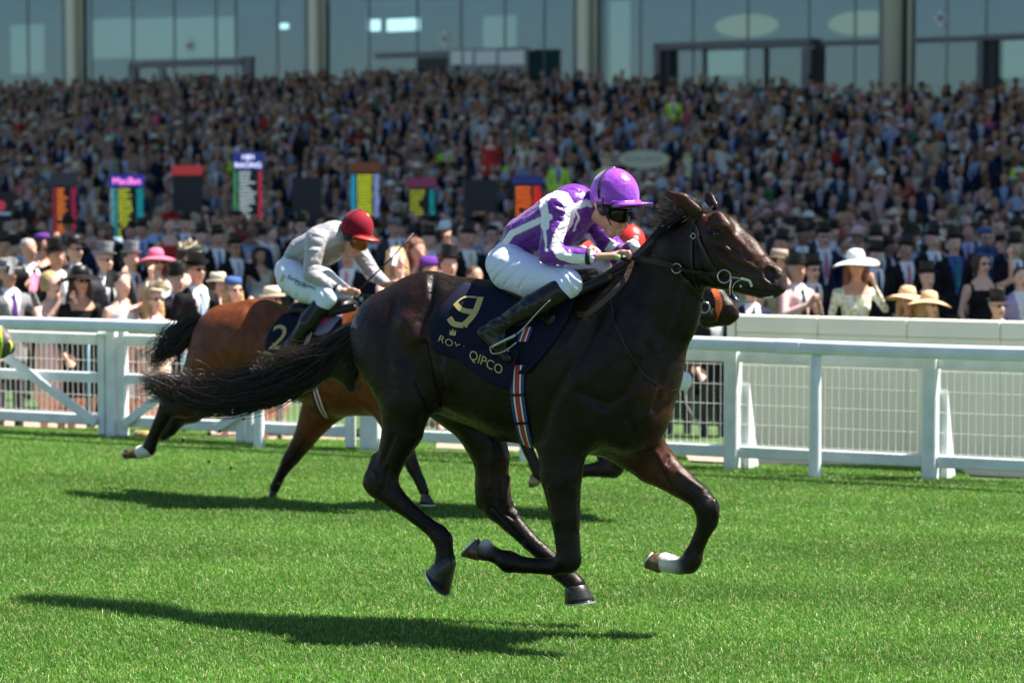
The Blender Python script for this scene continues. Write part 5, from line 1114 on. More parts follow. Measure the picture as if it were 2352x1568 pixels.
for u0, u1 in ((1036, 1060), (1066, 1086), (1092, 1140), (1146, 1204)): gpx('poster', u0, u1, 119, 150, -1.22, -1.205, M_logo, nb)
# storeys above and the unseen, shadow-fitted roof
for z0, z1 in ((12.3, 13.2), (18.0, 18.9), (24, 24.9), (30, 31)): gbox('floor_edge', AL, AR, -.1, 8, z0, z1, M_colm)
for z0, z1 in ((13.2, 18), (18.9, 24), (24.9, 30)): gbox('upper_glazing', AL, AR, .5, .6, z0, z1, M_glass); gbox('upper_back_wall', AL, AR, 7, 7.2, z0, z1, M_int)
gbox('end_wall', AL - .5, AL - .1, -1, 30, -.3, 31, M_colm); gbox('end_wall', AR + .1, AR + .5, -1, 30, -.3, 31, M_colm)
sh_ = np.array([math.sin(SUN_AZ), math.cos(SUN_AZ)]) / math.tan(SUN_EL) * 37.0  # unseen roof's edge offset along the sun to shade the rear crowd
rf = [fence_pt(-75, 7.5)[:2] + sh_, fence_pt(95, 7.5)[:2] + sh_, fac_pt(AR + 60, 30)[:2], fac_pt(AL - 30, 30)[:2]]
mb = MB(); mb.add([(p[0], p[1], z) for z in (38, 38.6) for p in rf], [[3, 2, 1, 0], [4, 5, 6, 7], [0, 1, 5, 4], [1, 2, 6, 5], [2, 3, 7, 6], [3, 0, 4, 7]]); mb.build('shade_roof', M_colm, gs)
for a in np.arange(AL + 5, AR, 12): gbox('roof_truss', a - .2, a + .2, -34, 8, 36.5, 37.9, M_colm); gbox('roof_mast', a - .3, a + .3, 7.3, 7.9, 31.1, 36.4, M_colm)
# ------------------------------------------------------------------ spectators
class _F: n = np.array([1., 0, 0])
def person_template(kind, pose):
    """a standing figure facing -Y, feet at the origin, 1.75 m; returns verts, quads, material index per face"""
    S = SDF(_F, .017, .03); w = kind == 'w'; r = S.raw
    # legs and feet
    for s_ in (-1, 1):
        r((s_ * .09, 0, .88), (s_ * .10, 0, .48), .085 if not w else .08, .055, 1.); r((s_ * .10, 0, .48), (s_ * .11, .01, .09), .052, .036 if w else .045, 1., k=.02)
        r((s_ * .11, .0, .045), (s_ * .12, -.15, .035), .04, .032, 1.1, k=.02)
    r((0, 0, .93), (0, 0, .99), .12, .12, 1.35 if not w else 1.4, k=.04); r((0, 0, 1.0), (0, -.01, 1.15), .115, .105, 1.3 if not w else 1.15); r((0, -.01, 1.15), (0, 0, 1.32), .108, .12, (1.3, 1.45) if not w else (1.2, 1.3), k=.04)
    r((0, 0, 1.35), (0, .0, 1.425), .10, .075, (1.7, 1.9) if not w else (1.6, 1.7), k=.04)
    if w:
        for s_ in (-1, 1): r((s_ * .075, -.07, 1.24), (s_ * .075, -.085, 1.23), .06, .05, 1., k=.03)
        r((0, 0, .98), (0, 0, .55), .14, .17, 1.25, k=.05)
    else: r((0, .01, 1.0), (0, .01, .80), .13, .14, 1.35, k=.04)
    r((0, .01, 1.42), (0, -.005, 1.53), .058 if not w else .046, .05, 1.)
    r((0, -.0, 1.66), (0, -.01, 1.63), .094, .088, .84, k=.02); r((0, -.02, 1.60), (0, -.055, 1.545), .07, .032, (.85, 1.2), k=.03)
    r((0, -.090, 1.638), (0, -.122, 1.598), .012, .018, 1., k=.010); r((0, -.088, 1.562), (0, -.088, 1.562), .012, .012, 1.8, k=.008)
    for s_ in (-1, 1):
        r((s_ * .083, .0, 1.64), (s_ * .086, .0, 1.60), .02, .013, .5, k=.006); r((s_ * .034, -.075, 1.655), (s_ * .05, -.072, 1.655), .014, .012, 1., k=.012)
    ar = .052 if not w else .04
    def arm(s_, elbow, wrist, hand):
        r((s_ * .185, 0, 1.375), elbow, ar * 1.15, ar * .9, 1., k=.035); r(elbow, wrist, ar * .88, ar * .62, 1., k=.015); r(wrist, hand, .03, .036, .6, k=.015)
        h_ = np.array(hand); d = h_ - np.array(wrist); d /= np.linalg.norm(d); sd = np.cross(d, [0, 1, 0]); sd /= np.linalg.norm(sd) + 1e-9
        for i in range(4): a = h_ + sd * (i - 1.5) * .021; r(a, a + d * (.055 - .008 * abs(i - 1.4)) + np.array([0, -.018, 0]), .0115, .010, 1., k=.006)
        r(h_ + sd * .035 - d * .02, h_ + sd * .055 + d * .02 + np.array([0, -.02, 0]), .013, .010, 1., k=.008)
    down = lambda s_: arm(s_, (s_ * .24, .03, 1.10), (s_ * .22, -.10, .90), (s_ * .20, -.14, .84))
    rail = lambda s_: arm(s_, (s_ * .27, .0, 1.12), (s_ * .16, -.25, 1.08), (s_ * .10, -.30, 1.08))
    up = lambda s_: arm(s_, (s_ * .30, -.12, 1.46), (s_ * .24, -.18, 1.70), (s_ * .23, -.19, 1.78))
    face = lambda s_: arm(s_, (s_ * .25, -.17, 1.22), (s_ * .11, -.25, 1.45), (s_ * .08, -.24, 1.53))
    clap = lambda s_: arm(s_, (s_ * .26, -.08, 1.16), (s_ * .07, -.28, 1.28), (s_ * .02, -.30, 1.34))
    {'down': lambda: (down(1), down(-1)), 'rail': lambda: (rail(1), down(-1)), 'up': lambda: (up(1), down(-1)), 'face': lambda: (face(1), down(-1)), 'phones': lambda: (face(1), face(-1)), 'clap': lambda: (clap(1), clap(-1))}[pose]()
    V, Q = S.extract(); c = V[Q].mean(1); x, y, z = c.T; mi = np.full(len(Q), 1); fn = np.cross(V[Q[:, 2]] - V[Q[:, 0]], V[Q[:, 3]] - V[Q[:, 1]]); front = (fn[:, 1] < 0) & (np.abs(x) < .13)
    arms = (np.abs(x) > .165) | ((y < -.14) & (z > .8)); head = (z > 1.475) & (np.abs(x) < .115) & (y > -.15); mi[arms] = 5
    mi[head] = 0
    # hands: the last stretch of each arm
    for s_ in (1, -1):
        pz = {'down': {1: (.21, -.12, .86), -1: (-.21, -.12, .86)}, 'rail': {1: (.11, -.29, 1.08), -1: (-.21, -.12, .86)}, 'up': {1: (.235, -.19, 1.79), -1: (-.21, -.12, .86)}, 'face': {1: (.085, -.245, 1.53), -1: (-.21, -.12, .86)}, 'phones': {1: (.085, -.245, 1.53), -1: (-.085, -.245, 1.53)}, 'clap': {1: (.03, -.3, 1.34), -1: (-.03, -.3, 1.34)}}[pose][s_]
        mi[np.linalg.norm(c - np.array(pz), axis=1) < .095] = 0
    if w:
        mi[(z > 1.36) & (np.abs(x) < .13) & ~head & ~arms] = 0; mi[(z < .50) & ~arms] = 0; mi[z < .07] = 4
    else:
        sh = front & (z < 1.47) & (z > 1.05) & (np.abs(x) < .012 + (z - 1.05) * .20) & (y > -.2); mi[sh] = 2; mi[(z > 1.44) & (z < 1.49) & (np.abs(x) < .09)] = 2
        mi[(z < .80) & ~arms] = 3; mi[z < .09] = 4
    mi[(mi == 0) & (np.abs(z - 1.560) < .009) & (np.abs(x) < .021) & (y < -.085)] = 6
    return V, Q, mi
SK = [mat('skin_fair', (.64, .38, .29), rough=.5, vary=.1), mat('skin_tanned', (.46, .24, .16), rough=.5, vary=.1), mat('skin_rosy', (.55, .27, .20), rough=.5, vary=.1), mat('skin_brown', (.22, .11, .07), rough=.5, vary=.1)]
M_lip = mat('lips', (.36, .12, .10), rough=.5)
def cm(name, c, **k): return mat(name + '_cloth', c, rough=.85, spec=.12, vary=.12, vscale=6, bump=.1, bscale=14, **k)
CL = {'black': cm('black', (.012, .012, .014)), 'navy': cm('navy', (.014, .020, .055)), 'charcoal': cm('charcoal', (.045, .045, .05)), 'grey': cm('grey', (.19, .19, .20)), 'mid blue': cm('blue', (.05, .10, .26)), 'pale blue': cm('pale_blue', (.30, .42, .62)),
      'white': cm('white', (.68, .68, .70)), 'cream': cm('cream', (.60, .54, .42)), 'pale pink': cm('pale_pink', (.62, .42, .40)), 'pink': cm('pink', (.62, .16, .26)), 'red': cm('red', (.45, .03, .03)), 'beige': cm('beige', (.40, .32, .24)), 'lilac': cm('lilac', (.35, .28, .48)),
      'purple': cm('purple', (.10, .03, .22)), 'green': cm('green', (.05, .16, .10)), 'teal': cm('teal', (.03, .18, .22)), 'brown': cm('brown', (.10, .055, .035)), 'yellow': cm('yellow', (.62, .50, .10)), 'orange': cm('orange', (.60, .22, .05)), 'peach': cm('peach', (.72, .48, .28))}
M_fluov = mat('hi_vis', (.45, .75, .05), rough=.7, emit=None)
def floral():
    m = bpy.data.materials.new('floral_print'); m.use_nodes = True; N = m.node_tree.nodes; L = m.node_tree.links; v = N.new('ShaderNodeTexVoronoi'); v.inputs['Scale'].default_value = 22; tc = N.new('ShaderNodeTexCoord'); L.new(tc.outputs['Object'], v.inputs[0])
    cr = N.new('ShaderNodeValToRGB'); e = cr.color_ramp.elements; e[0].position = .0; e[0].color = (.10, .13, .28, 1); e[1].position = .55; e[1].color = (.66, .66, .58, 1); k = e.new(.3); k.color = (.45, .45, .22, 1); L.new(v.outputs['Distance'], cr.inputs[0]); L.new(cr.outputs[0], N['Principled BSDF'].inputs['Base Color']); N['Principled BSDF'].inputs['Roughness'].default_value = .8; return m
CL['floral'] = floral()
POSES = ['down', 'rail', 'up', 'face', 'phones', 'clap']; TPL = {}
for kd in 'mw':
    for ps_ in POSES:
        V, Q, mi = person_template(kd, ps_); me = bpy.data.meshes.new('person_body'); me.from_pydata(V.tolist(), [], Q.tolist())
        for i in range(7): me.materials.append(CL['black'])
        me.polygons.foreach_set('material_index', mi.astype(np.int32)); me.polygons.foreach_set('use_smooth', np.ones(len(Q), dtype=bool)); me.update(); TPL[kd, ps_] = me
def lm(name, build, open_face=False):
    mb = MB(); build(mb)
    if open_face:                              # leave the face free of hair
        VV = np.concatenate(mb.V); keep = [i for i, f in enumerate(mb.F) if not (VV[f].mean(0)[1] < -.025 and VV[f].mean(0)[2] < 1.70 and abs(VV[f].mean(0)[0]) < .082)]
        mb.F = [mb.F[i] for i in keep]; mb.mi = [mb.mi[i] for i in keep]
    me_o = mb.build(name, CL['black'], None, smooth=True); me = me_o.data; bpy.data.objects.remove(me_o); return me
gq = np.random.default_rng(17)
def wavy_brim(mb, R_, z0, droop, n=28, thick=.006, wav=.02, ph=0.):
    V = []
    for top in (0, 1):
        for i, rr in enumerate((.085, .12, R_ * .75, R_)):
            for j in range(n):
                t = 2 * math.pi * j / n; z = z0 - droop * ((rr - .085) / (R_ - .085)) ** 1.6 + wav * math.sin(2 * t + ph) * (rr / R_) ** 2 + thick * top; V.append((rr * math.cos(t) * .92, rr * math.sin(t), z))
    F = []
    for top in (0, 1):
        for i in range(3):
            for j in range(n):
                a = top * 4 * n + i * n + j; b = top * 4 * n + i * n + (j + 1) % n; f = [a, b, b + n, a + n]; F.append(f if top else f[::-1])
    for j in range(n): a = 3 * n + j; b = 3 * n + (j + 1) % n; F.append([a, b, b + 4 * n, a + 4 * n])
    mb.add(V, F)
def petals(mb, c, n, R_, seed):
    g_ = np.random.default_rng(seed)
    for i in range(n):
        a, e = g_.uniform(0, 6.28), g_.uniform(.1, 1.4); d = np.array([math.cos(a) * math.cos(e), math.sin(a) * math.cos(e), math.sin(e)]); s_ = np.cross(d, g_.normal(0, 1, 3)); s_ /= np.linalg.norm(s_); L_ = R_ * g_.uniform(.6, 1.1); w_ = L_ * .32; up = np.cross(s_, d) * L_ * .2
        c_ = np.array(c); P = [c_ - s_ * w_ * .3, c_ + s_ * w_ * .3, c_ + d * L_ * .6 + s_ * w_ + up, c_ + d * L_ + up * .2, c_ + d * L_ * .6 - s_ * w_ + up]; mb.add(P + [p + up * .08 for p in P], [[0, 1, 2, 3, 4], [9, 8, 7, 6, 5]])
HZ = 1.698
HAT = {
 'top hat': lm('top_hat', lambda mb: (mb.lathe([(.092, HZ - .01), (.089, HZ + .05), (.088, HZ + .085), (.094, HZ + .128), (.092, HZ + .133), (.01, HZ + .135)], (0, .0, 0), n=20, sx=.9, sy=1.02), mb.lathe([(.09, HZ + .004), (.128, HZ + .014), (.134, HZ + .022), (.126, HZ + .012), (.09, HZ - .006)], (0, 0, 0), n=20, sx=.9, sy=1.02))),
 'wide brimmed hat': lm('wide_hat', lambda mb: (mb.lathe([(.096, HZ - .02), (.092, HZ + .04), (.075, HZ + .085), (.03, HZ + .10), (.001, HZ + .10)], (0, 0, 0), n=18), wavy_brim(mb, .25, HZ - .005, .045, wav=.022))),
 'boater': lm('straw_hat', lambda mb: (mb.lathe([(.094, HZ - .02), (.092, HZ + .05), (.08, HZ + .075), (.001, HZ + .072)], (0, 0, 0), n=18), wavy_brim(mb, .15, HZ - .006, .012, wav=.008))),
 'flowered fascinator': lm('fascinator', lambda mb: (mb.lathe([(.001, HZ + .02), (.10, HZ + .035), (.12, HZ + .05), (.09, HZ + .06), (.001, HZ + .062)], (.03, -.01, 0), n=14), petals(mb, (.04, -.03, HZ + .06), 34, .12, 3), petals(mb, (-.05, .0, HZ + .05), 16, .09, 4))),
 'pillbox hat': lm('pillbox', lambda mb: mb.lathe([(.088, HZ + .0), (.098, HZ + .03), (.085, HZ + .07), (.02, HZ + .085), (.001, HZ + .085)], (0, .005, 0), n=18)),
 'saucer hat': lm('saucer_hat', lambda mb: mb.lathe([(.001, -.01), (.10, -.004), (.19, .012), (.10, .016), (.04, .04), (.001, .045)], (.07, .0, HZ + .08), n=20, axis=(.6, -.25, .75)))}
HAIR = {
 'short': lm('short_hair', lambda mb: mb.lathe([(.070, 1.60), (.084, 1.63), (.094, 1.66), (.088, 1.71), (.062, 1.745), (.02, 1.757), (.001, 1.757)], (0, .016, 0), n=16, sx=.9, sy=1.)),
 'long': lm('long_hair', lambda mb: (mb.lathe([(.074, 1.62), (.094, 1.655), (.094, 1.71), (.068, 1.752), (.02, 1.768), (.001, 1.768)], (0, .014, 0), n=16, sx=.94), mb.tube([(0, .05, 1.72), (0, .07, 1.62), (0, .075, 1.50), (0, .06, 1.38)], [.085, .09, .10, .05], n=12, flat=.6, L=(0, 1, 0)),
                                   mb.tube([(.075, .01, 1.70), (.088, .0, 1.60), (.095, -.01, 1.48), (.08, -.03, 1.40)], [.02, .034, .034, .012], n=8), mb.tube([(-.075, .01, 1.70), (-.088, .0, 1.60), (-.095, -.01, 1.48), (-.08, -.03, 1.40)], [.02, .034, .034, .012], n=8))),
 'bob': lm('bobbed_hair', lambda mb: (mb.lathe([(.090, 1.57), (.104, 1.62), (.104, 1.69), (.075, 1.755), (.02, 1.775), (.001, 1.775)], (0, .026, 0), n=16, sx=1.)))}
GLS = lm('sunglasses', lambda mb: (mb.box((.033, -.097, 1.640), (.042, .012, .030), bev=.006), mb.box((-.033, -.097, 1.640), (.042, .012, .030), bev=.006), mb.box((0, -.10, 1.648), (.03, .008, .007)), mb.box((.078, -.05, 1.645), (.006, .10, .008)), mb.box((-.078, -.05, 1.645), (.006, .10, .008))))
EYES = lm('eyes', lambda mb: [mb.lathe([(.001, -.003), (.009, 0), (.001, .003)], (s_ * .034, -.090, 1.636), n=8, axis=(0, -1, 0)) for s_ in (-1, 1)])
TIE = lm('tie', lambda mb: mb.add([(-.016, -.100, 1.455), (.016, -.100, 1.455), (.012, -.112, 1.425), (-.012, -.112, 1.425), (.030, -.150, 1.16), (-.030, -.150, 1.16), (0, -.150, 1.11), (-.012, -.09, 1.42), (.012, -.09, 1.42), (.03, -.11, 1.15), (-.03, -.11, 1.15)], [[3, 2, 1, 0], [5, 4, 2, 3], [6, 4, 5], [8, 9, 4, 2], [3, 5, 10, 7]]))
PH = lm('phone', lambda mb: mb.box((0, 0, 0), (.075, .010, .155), bev=.004))
CHAIR_ = {'blonde': mat('blonde_hair', (.45, .30, .13), rough=.6, vary=.3, bump=.3, bscale=40), 'brown': mat('brown_hair', (.07, .035, .02), rough=.6, vary=.3, bump=.3, bscale=40), 'dark': mat('dark_hair', (.015, .011, .009), rough=.55, bump=.3, bscale=40),
          'grey': mat('grey_hair', (.35, .34, .33), rough=.7, bump=.3, bscale=40), 'auburn': mat('auburn_hair', (.16, .055, .025), rough=.6, bump=.3, bscale=40)}
M_felt = mat('black_felt', (.010, .010, .010), rough=.42, spec=.3)
def pobj(name, me, parent, m_, loc=None):
    o = bpy.data.objects.new(name, me); COL.objects.link(o); o.parent = parent
    if loc is not None: o.location = loc
    for i in range(len(me.materials)): o.material_slots[i].link = 'OBJECT'
    ms = m_ if isinstance(m_, list) else [m_] * len(me.materials)
    for i, x in enumerate(ms): o.material_slots[i].material = x
    return o
def spectator(x, y, z, sc, yaw, kind, pose, hat, hatc, hair, hairc, top, shirt, tie, glasses, label, group, skin=0, arms=None, legs=None, lean=0., detail=True, phone=False):
    r_ = bpy.data.objects.new('person', None); COL.objects.link(r_); r_.location = (x, y, z); r_.rotation_euler = (0, 0, yaw); r_.scale = (sc, sc, sc); r_.empty_display_size = .1; tag(r_, label, 'spectator', group)
    sk = SK[skin]; tp = CL[top] if isinstance(top, str) else top; bt = pobj('body', TPL[kind, pose], r_, [sk, tp, CL.get(shirt, CL['white']), CL.get(legs or ('charcoal' if kind == 'm' else top), tp), CL['black'] if kind == 'm' else CL['beige'], (sk if arms == 'bare' else tp), M_lip])
    if hair: pobj('hair', HAIR[hair], r_, CHAIR_[hairc])
    if hat:
        ho = pobj('hat', HAT[hat], r_, M_felt if hatc == 'black' else CL[hatc]); q_ = Matrix.Translation((0, 0, HZ)) @ Matrix.Rotation(gq.normal(0, .09), 4, 'X') @ Matrix.Rotation(gq.normal(0, .08), 4, 'Y') @ Matrix.Translation((0, 0, -HZ)); ho.matrix_local = q_
    if glasses: pobj('sunglasses', GLS, r_, M_lens)
    elif detail: tag(pobj('eyes', EYES, r_, M_lens), kind='stuff')
    if kind == 'm' and tie: pobj('tie', TIE, r_, CL[tie])
    return r_
FRONT = [  # u, v of face, pixels per metre, yaw deg (+ looks right), kind, pose, hat, hat colour, hair, hair colour, top, shirt, tie, glasses, arms, label
 (18, 628, 246, 20, 'm', 'face', 'boater', 'grey', 'short', 'grey', 'grey', 'white', 'purple', 0, None, 'man in a grey suit and purple tie at the far left end behind the rail'),
 (66, 575, 205, 25, 'm', 'up', None, None, 'short', 'grey', 'black', 'white', 'black', 0, None, 'grey haired man in black punching the air with his fist at the left'),
 (98, 566, 196, 30, 'w', 'face', 'pillbox hat', 'purple', 'bob', 'brown', 'lilac', 'white', None, 0, 'bare', 'woman in a purple hat and lilac dress behind the fist pumping man'),
 (118, 655, 250, 25, 'w', 'phones', None, None, 'bob', 'blonde', 'pale pink', 'white', None, 0, 'bare', 'short haired blonde woman in pale pink filming with a pink phone at the rail'),
 (183, 648, 250, 15, 'w', 'down', 'wide brimmed hat', 'black', 'long', 'brown', 'black', 'white', None, 1, None, 'smiling woman in black with a large ruffled black hat and sunglasses'),
 (128, 590, 222, 20, 'm', 'down', 'top hat', 'black', 'short', 'dark', 'black', 'white', 'grey', 0, None, 'top hatted man between the blonde phone woman and the woman in the big black hat'),
 (170, 575, 212, 30, 'm', 'down', 'boater', 'black', 'short', 'dark', 'charcoal', 'white', 'black', 1, None, 'man in a flat black hat right behind the large black ruffled hat'),
 (278, 655, 250, 28, 'w', 'up', None, None, 'short', 'dark', 'white', 'white', None, 0, 'bare', 'shouting dark haired woman in a white top with one arm up at the rail'),
 (240, 600, 222, 25, 'm', 'face', 'top hat', 'grey', 'short', 'grey', 'charcoal', 'white', 'black', 1, None, 'man in a grey top hat and sunglasses behind the shouting woman'),
 (300, 596, 214, 25, 'm', 'down', 'top hat', 'grey', 'short', 'dark', 'black', 'white', 'black', 0, None, 'man in a grey top hat left of the pink hat'),
 (352, 690, 250, 22, 'w', 'clap', 'flowered fascinator', 'cream', 'long', 'blonde', 'cream', 'white', None, 1, 'bare', 'blonde woman in sunglasses with a cream flowered hat at the rail'),
 (358, 604, 214, 10, 'w', 'down', 'wide brimmed hat', 'pink', 'bob', 'blonde', 'white', 'white', None, 1, 'bare', 'woman in sunglasses under a bright pink wide brimmed hat'),
 (405, 645, 240, 20, 'm', 'down', 'top hat', 'black', 'short', 'grey', 'black', 'white', 'grey', 0, None, 'older man in a black top hat between the cream flowered hat and the tall man'),
 (450, 622, 246, 18, 'm', 'rail', 'top hat', 'black', 'short', 'dark', 'black', 'white', 'pale blue', 1, None, 'tall man in a black coat, top hat and pale blue tie leaning on the rail'),
 (428, 596, 208, 35, 'w', 'down', 'flowered fascinator', 'cream', 'long', 'brown', 'beige', 'white', None, 0, 'bare', 'woman with a cream flower fascinator behind the tall man in the top hat'),
 (535, 668, 246, 15, 'w', 'face', 'pillbox hat', 'mid blue', 'long', 'blonde', 'white', 'white', None, 1, 'bare', 'blonde woman in a dark blue beret hat beside the rump of the bay horse'),
 (500, 655, 232, 20, 'w', 'down', 'boater', 'cream', 'bob', 'brown', 'beige', 'white', None, 0, 'bare', 'woman under a cream hat between the tall man and the blue beret'),
 (625, 690, 246, 25, 'w', 'down', 'boater', 'cream', 'short', 'brown', 'beige', 'white', None, 1, 'bare', 'woman in sunglasses low behind the grey silks jockey\'s seat'),
 (596, 588, 176, 12, 'w', 'down', 'saucer hat', 'white', 'long', 'dark', 'cream', 'white', None, 0, 'bare', 'dark haired woman in a cream dress with a slanted white saucer hat'),
 (540, 570, 180, 10, 'm', 'face', 'top hat', 'black', 'short', 'dark', 'black', 'white', 'pale blue', 1, None, 'man in a top hat and sunglasses left of the white saucer hat'),
 (500, 548, 165, 0, 'm', 'down', 'top hat', 'black', 'short', 'brown', 'black', 'white', 'mid blue', 0, None, 'man in a top hat and blue tie right of the racing odds boards centre left'),
 (462, 545, 160, 5, 'm', 'down', 'top hat', 'black', 'short', 'grey', 'black', 'white', 'pale blue', 0, None, 'man in a top hat with a pale blue tie above the tall rail leaner'),
 (325, 530, 150, -5, 'm', 'down', 'top hat', 'black', 'short', 'grey', 'black', 'pale blue', 'mid blue', 0, None, 'man in a top hat with a buttonhole flower right of the yellow odds list'),
 (362, 516, 146, 5, 'm', 'down', None, None, None, None, 'pale blue', 'pale blue', 'navy', 0, None, 'bald man in shirt sleeves with a navy tie near the yellow odds list'),
 (390, 520, 150, 10, 'w', 'down', 'flowered fascinator', 'red', 'short', 'brown', 'red', 'white', None, 0, 'bare', 'woman in a red flower hat behind the pink hat'),
 (425, 515, 146, 0, 'm', 'down', 'top hat', 'black', 'short', 'grey', 'navy', 'white', 'mid blue', 0, None, 'man in navy with a top hat right of the red flower hat'),
 (218, 560, 146, 30, 'm', 'down', None, None, 'short', 'grey', 'navy', 'white', 'navy', 0, None, 'grey haired man in a navy suit turned to the yellow odds board'),
 (150, 560, 160, 120, 'm', 'down', None, None, 'short', 'dark', 'black', 'white', None, 0, None, 'man in black turned towards the orange odds board'),
 (625, 540, 150, 20, 'm', 'down', None, None, 'short', 'brown', 'navy', 'white', 'yellow', 0, None, 'man in a navy suit with a yellow tie left of the grey silks jockey'),
 (690, 520, 150, 10, 'm', 'down', 'top hat', 'black', 'short', 'dark', 'black', 'white', 'teal', 1, None, 'man in a top hat and sunglasses just above the grey silks jockey\'s back'),
 (905, 525, 160, 0, 'm', 'down', 'boater', 'grey', 'short', 'grey', 'charcoal', 'white', 'black', 0, None, 'man in a grey top hat right behind the maroon cap'),
 (912, 600, 236, 10, 'w', 'phones', None, None, 'long', 'blonde', 'white', 'white', None, 0, 'bare', 'blonde woman filming beyond the whip of the grey silks jockey'),
 (955, 580, 232, 15, 'w', 'up', None, None, 'long', 'auburn', 'pale pink', 'white', None, 0, 'bare', 'cheering woman with raised arm beyond the dark horse\'s rump'),
 (985, 552, 176, 0, 'm', 'down', 'top hat', 'black', 'short', 'grey', 'navy', 'white', 'grey', 0, None, 'man in a navy coat and top hat above the dark rump, left of two'),
 (1075, 548, 180, 0, 'm', 'down', 'top hat', 'black', 'short', 'grey', 'black', 'white', 'yellow', 0, None, 'man in black with a pale yellow tie left of the purple jockey\'s back'),
 (1030, 610, 236, 5, 'm', 'down', 'top hat', 'black', 'short', 'dark', 'black', 'white', 'black', 0, None, 'man whose black top hat rises just over the dark rump'),
 (1090, 640, 240, 10, 'w', 'clap', None, None, 'short', 'brown', 'purple', 'white', None, 0, 'bare', 'clapping woman in purple low behind the white breeches'),
 (985, 625, 238, 0, 'w', 'face', 'pillbox hat', 'purple', 'long', 'brown', 'purple', 'white', None, 0, 'bare', 'woman in a purple hat just over the dark rump'),
 (1830, 622, 226, 20, 'm', 'clap', 'top hat', 'black', 'short', 'grey', 'pale pink', 'white', 'black', 0, None, 'man in a pale waistcoat and black tie right of the leader\'s muzzle'),
 (1866, 622, 220, 10, 'm', 'down', 'top hat', 'black', 'short', 'dark', 'black', 'white', 'black', 1, None, 'man in black with sunglasses next to the pale waistcoat man'),
 (1965, 612, 238, -5, 'w', 'face', 'wide brimmed hat', 'white', 'long', 'auburn', 'floral', 'white', None, 0, None, 'auburn woman in floral dress with a large white hat, hand at her mouth'),
 (2010, 590, 200, 0, 'm', 'down', 'top hat', 'black', 'short', 'dark', 'black', 'white', 'black', 0, None, 'man half hidden behind the large white hat'),
 (2085, 692, 240, -15, 'w', 'down', 'wide brimmed hat', 'peach', 'long', 'blonde', 'white', 'white', None, 0, 'bare', 'woman under the left peach coloured hat at the cream wall'),
 (2135, 704, 242, 20, 'w', 'down', 'wide brimmed hat', 'peach', 'long', 'blonde', 'cream', 'white', None, 1, 'bare', 'woman in sunglasses under the right peach coloured hat'),
 (2292, 706, 240, 5, 'm', 'down', 'top hat', 'black', 'short', 'grey', 'black', 'white', 'navy', 1, None, 'man in a top hat and glasses low at the cream wall on the right'),
 (2256, 608, 220, 5, 'w', 'up', 'flowered fascinator', 'mid blue', 'bob', 'brown', 'black', 'white', None, 1, 'bare', 'woman in black with raised arm and a blue feathered hat'),
 (2190, 560, 190, 0, 'm', 'down', 'top hat', 'black', 'short', 'dark', 'black', 'mid blue', 'teal', 0, None, 'man in an open black coat with a blue waistcoat and top hat'),
 (2080, 575, 190, 0, 'm', 'down', 'top hat', 'black', 'short', 'brown', 'black', 'white', 'pink', 0, None, 'man with a pink tie and buttonhole between the white hat and the blue waistcoat'),
 (2142, 552, 180, 0, 'm', 'down', 'top hat', 'black', 'short', 'grey', 'black', 'white', 'mid blue', 0, None, 'man in a top hat standing left of the blue waistcoat'),
 (1890, 546, 176, 0, 'm', 'down', 'top hat', 'black', 'short', 'dark', 'navy', 'white', 'pink', 1, None, 'man with a pink tie and sunglasses above the left side of the white hat'),
 (2330, 570, 190, -5, 'm', 'down', 'top hat', 'black', 'short', 'dark', 'black', 'white', 'navy', 0, None, 'man in a top hat at the right edge above the blue feathered hat'),
 (2262, 548, 168, 0, 'm', 'face', 'pillbox hat', 'mid blue', 'short', 'dark', 'navy', 'pale blue', 'navy', 1, None, 'man with blue glasses and cap right of the blue waistcoat'),
 (2345, 640, 230, -5, 'm', 'down', None, None, 'short', 'brown', 'lilac', 'white', None, 0, None, 'man in lilac cut by the right edge of the picture'),
 (2130, 640, 225, 0, 'm', 'down', 'top hat', 'black', 'short', 'grey', 'black', 'white', 'pink', 0, None, 'man in a top hat peering over the peach hats'),
 (1790, 605, 225, 10, 'w', 'down', 'boater', 'beige', 'bob', 'brown', 'beige', 'white', None, 0, 'bare', 'woman with a straw hat just above the leader\'s nose'),
 (1725, 668, 238, 0, 'm', 'down', None, None, 'short', 'grey', 'navy', 'white', 'navy', 0, None, 'man glimpsed under the leader\'s chin'),
 (1640, 700, 238, 0, 'm', 'down', 'top hat', 'black', 'short', 'dark', 'black', 'white', None, 0, None, 'man in black standing behind the mesh by the leader\'s chest'),
 (1560, 690, 236, 0, 'm', 'down', 'top hat', 'black', 'short', 'dark', 'black', 'white', None, 0, None, 'man in black mostly hidden behind the leader\'s neck'),
 (720, 640, 238, 10, 'w', 'face', None, None, 'short', 'brown', 'black', 'white', None, 0, 'bare', 'woman framed beneath the chest of the grey silks jockey'),
 (1486, 566, 172, 0, 'w', 'down', 'wide brimmed hat', 'red', 'bob', 'brown', 'red', 'white', None, 0, None, 'woman in a red hat just behind the red spotted cap'),
]
GF = 'racegoers pressed against the rail'
used = []
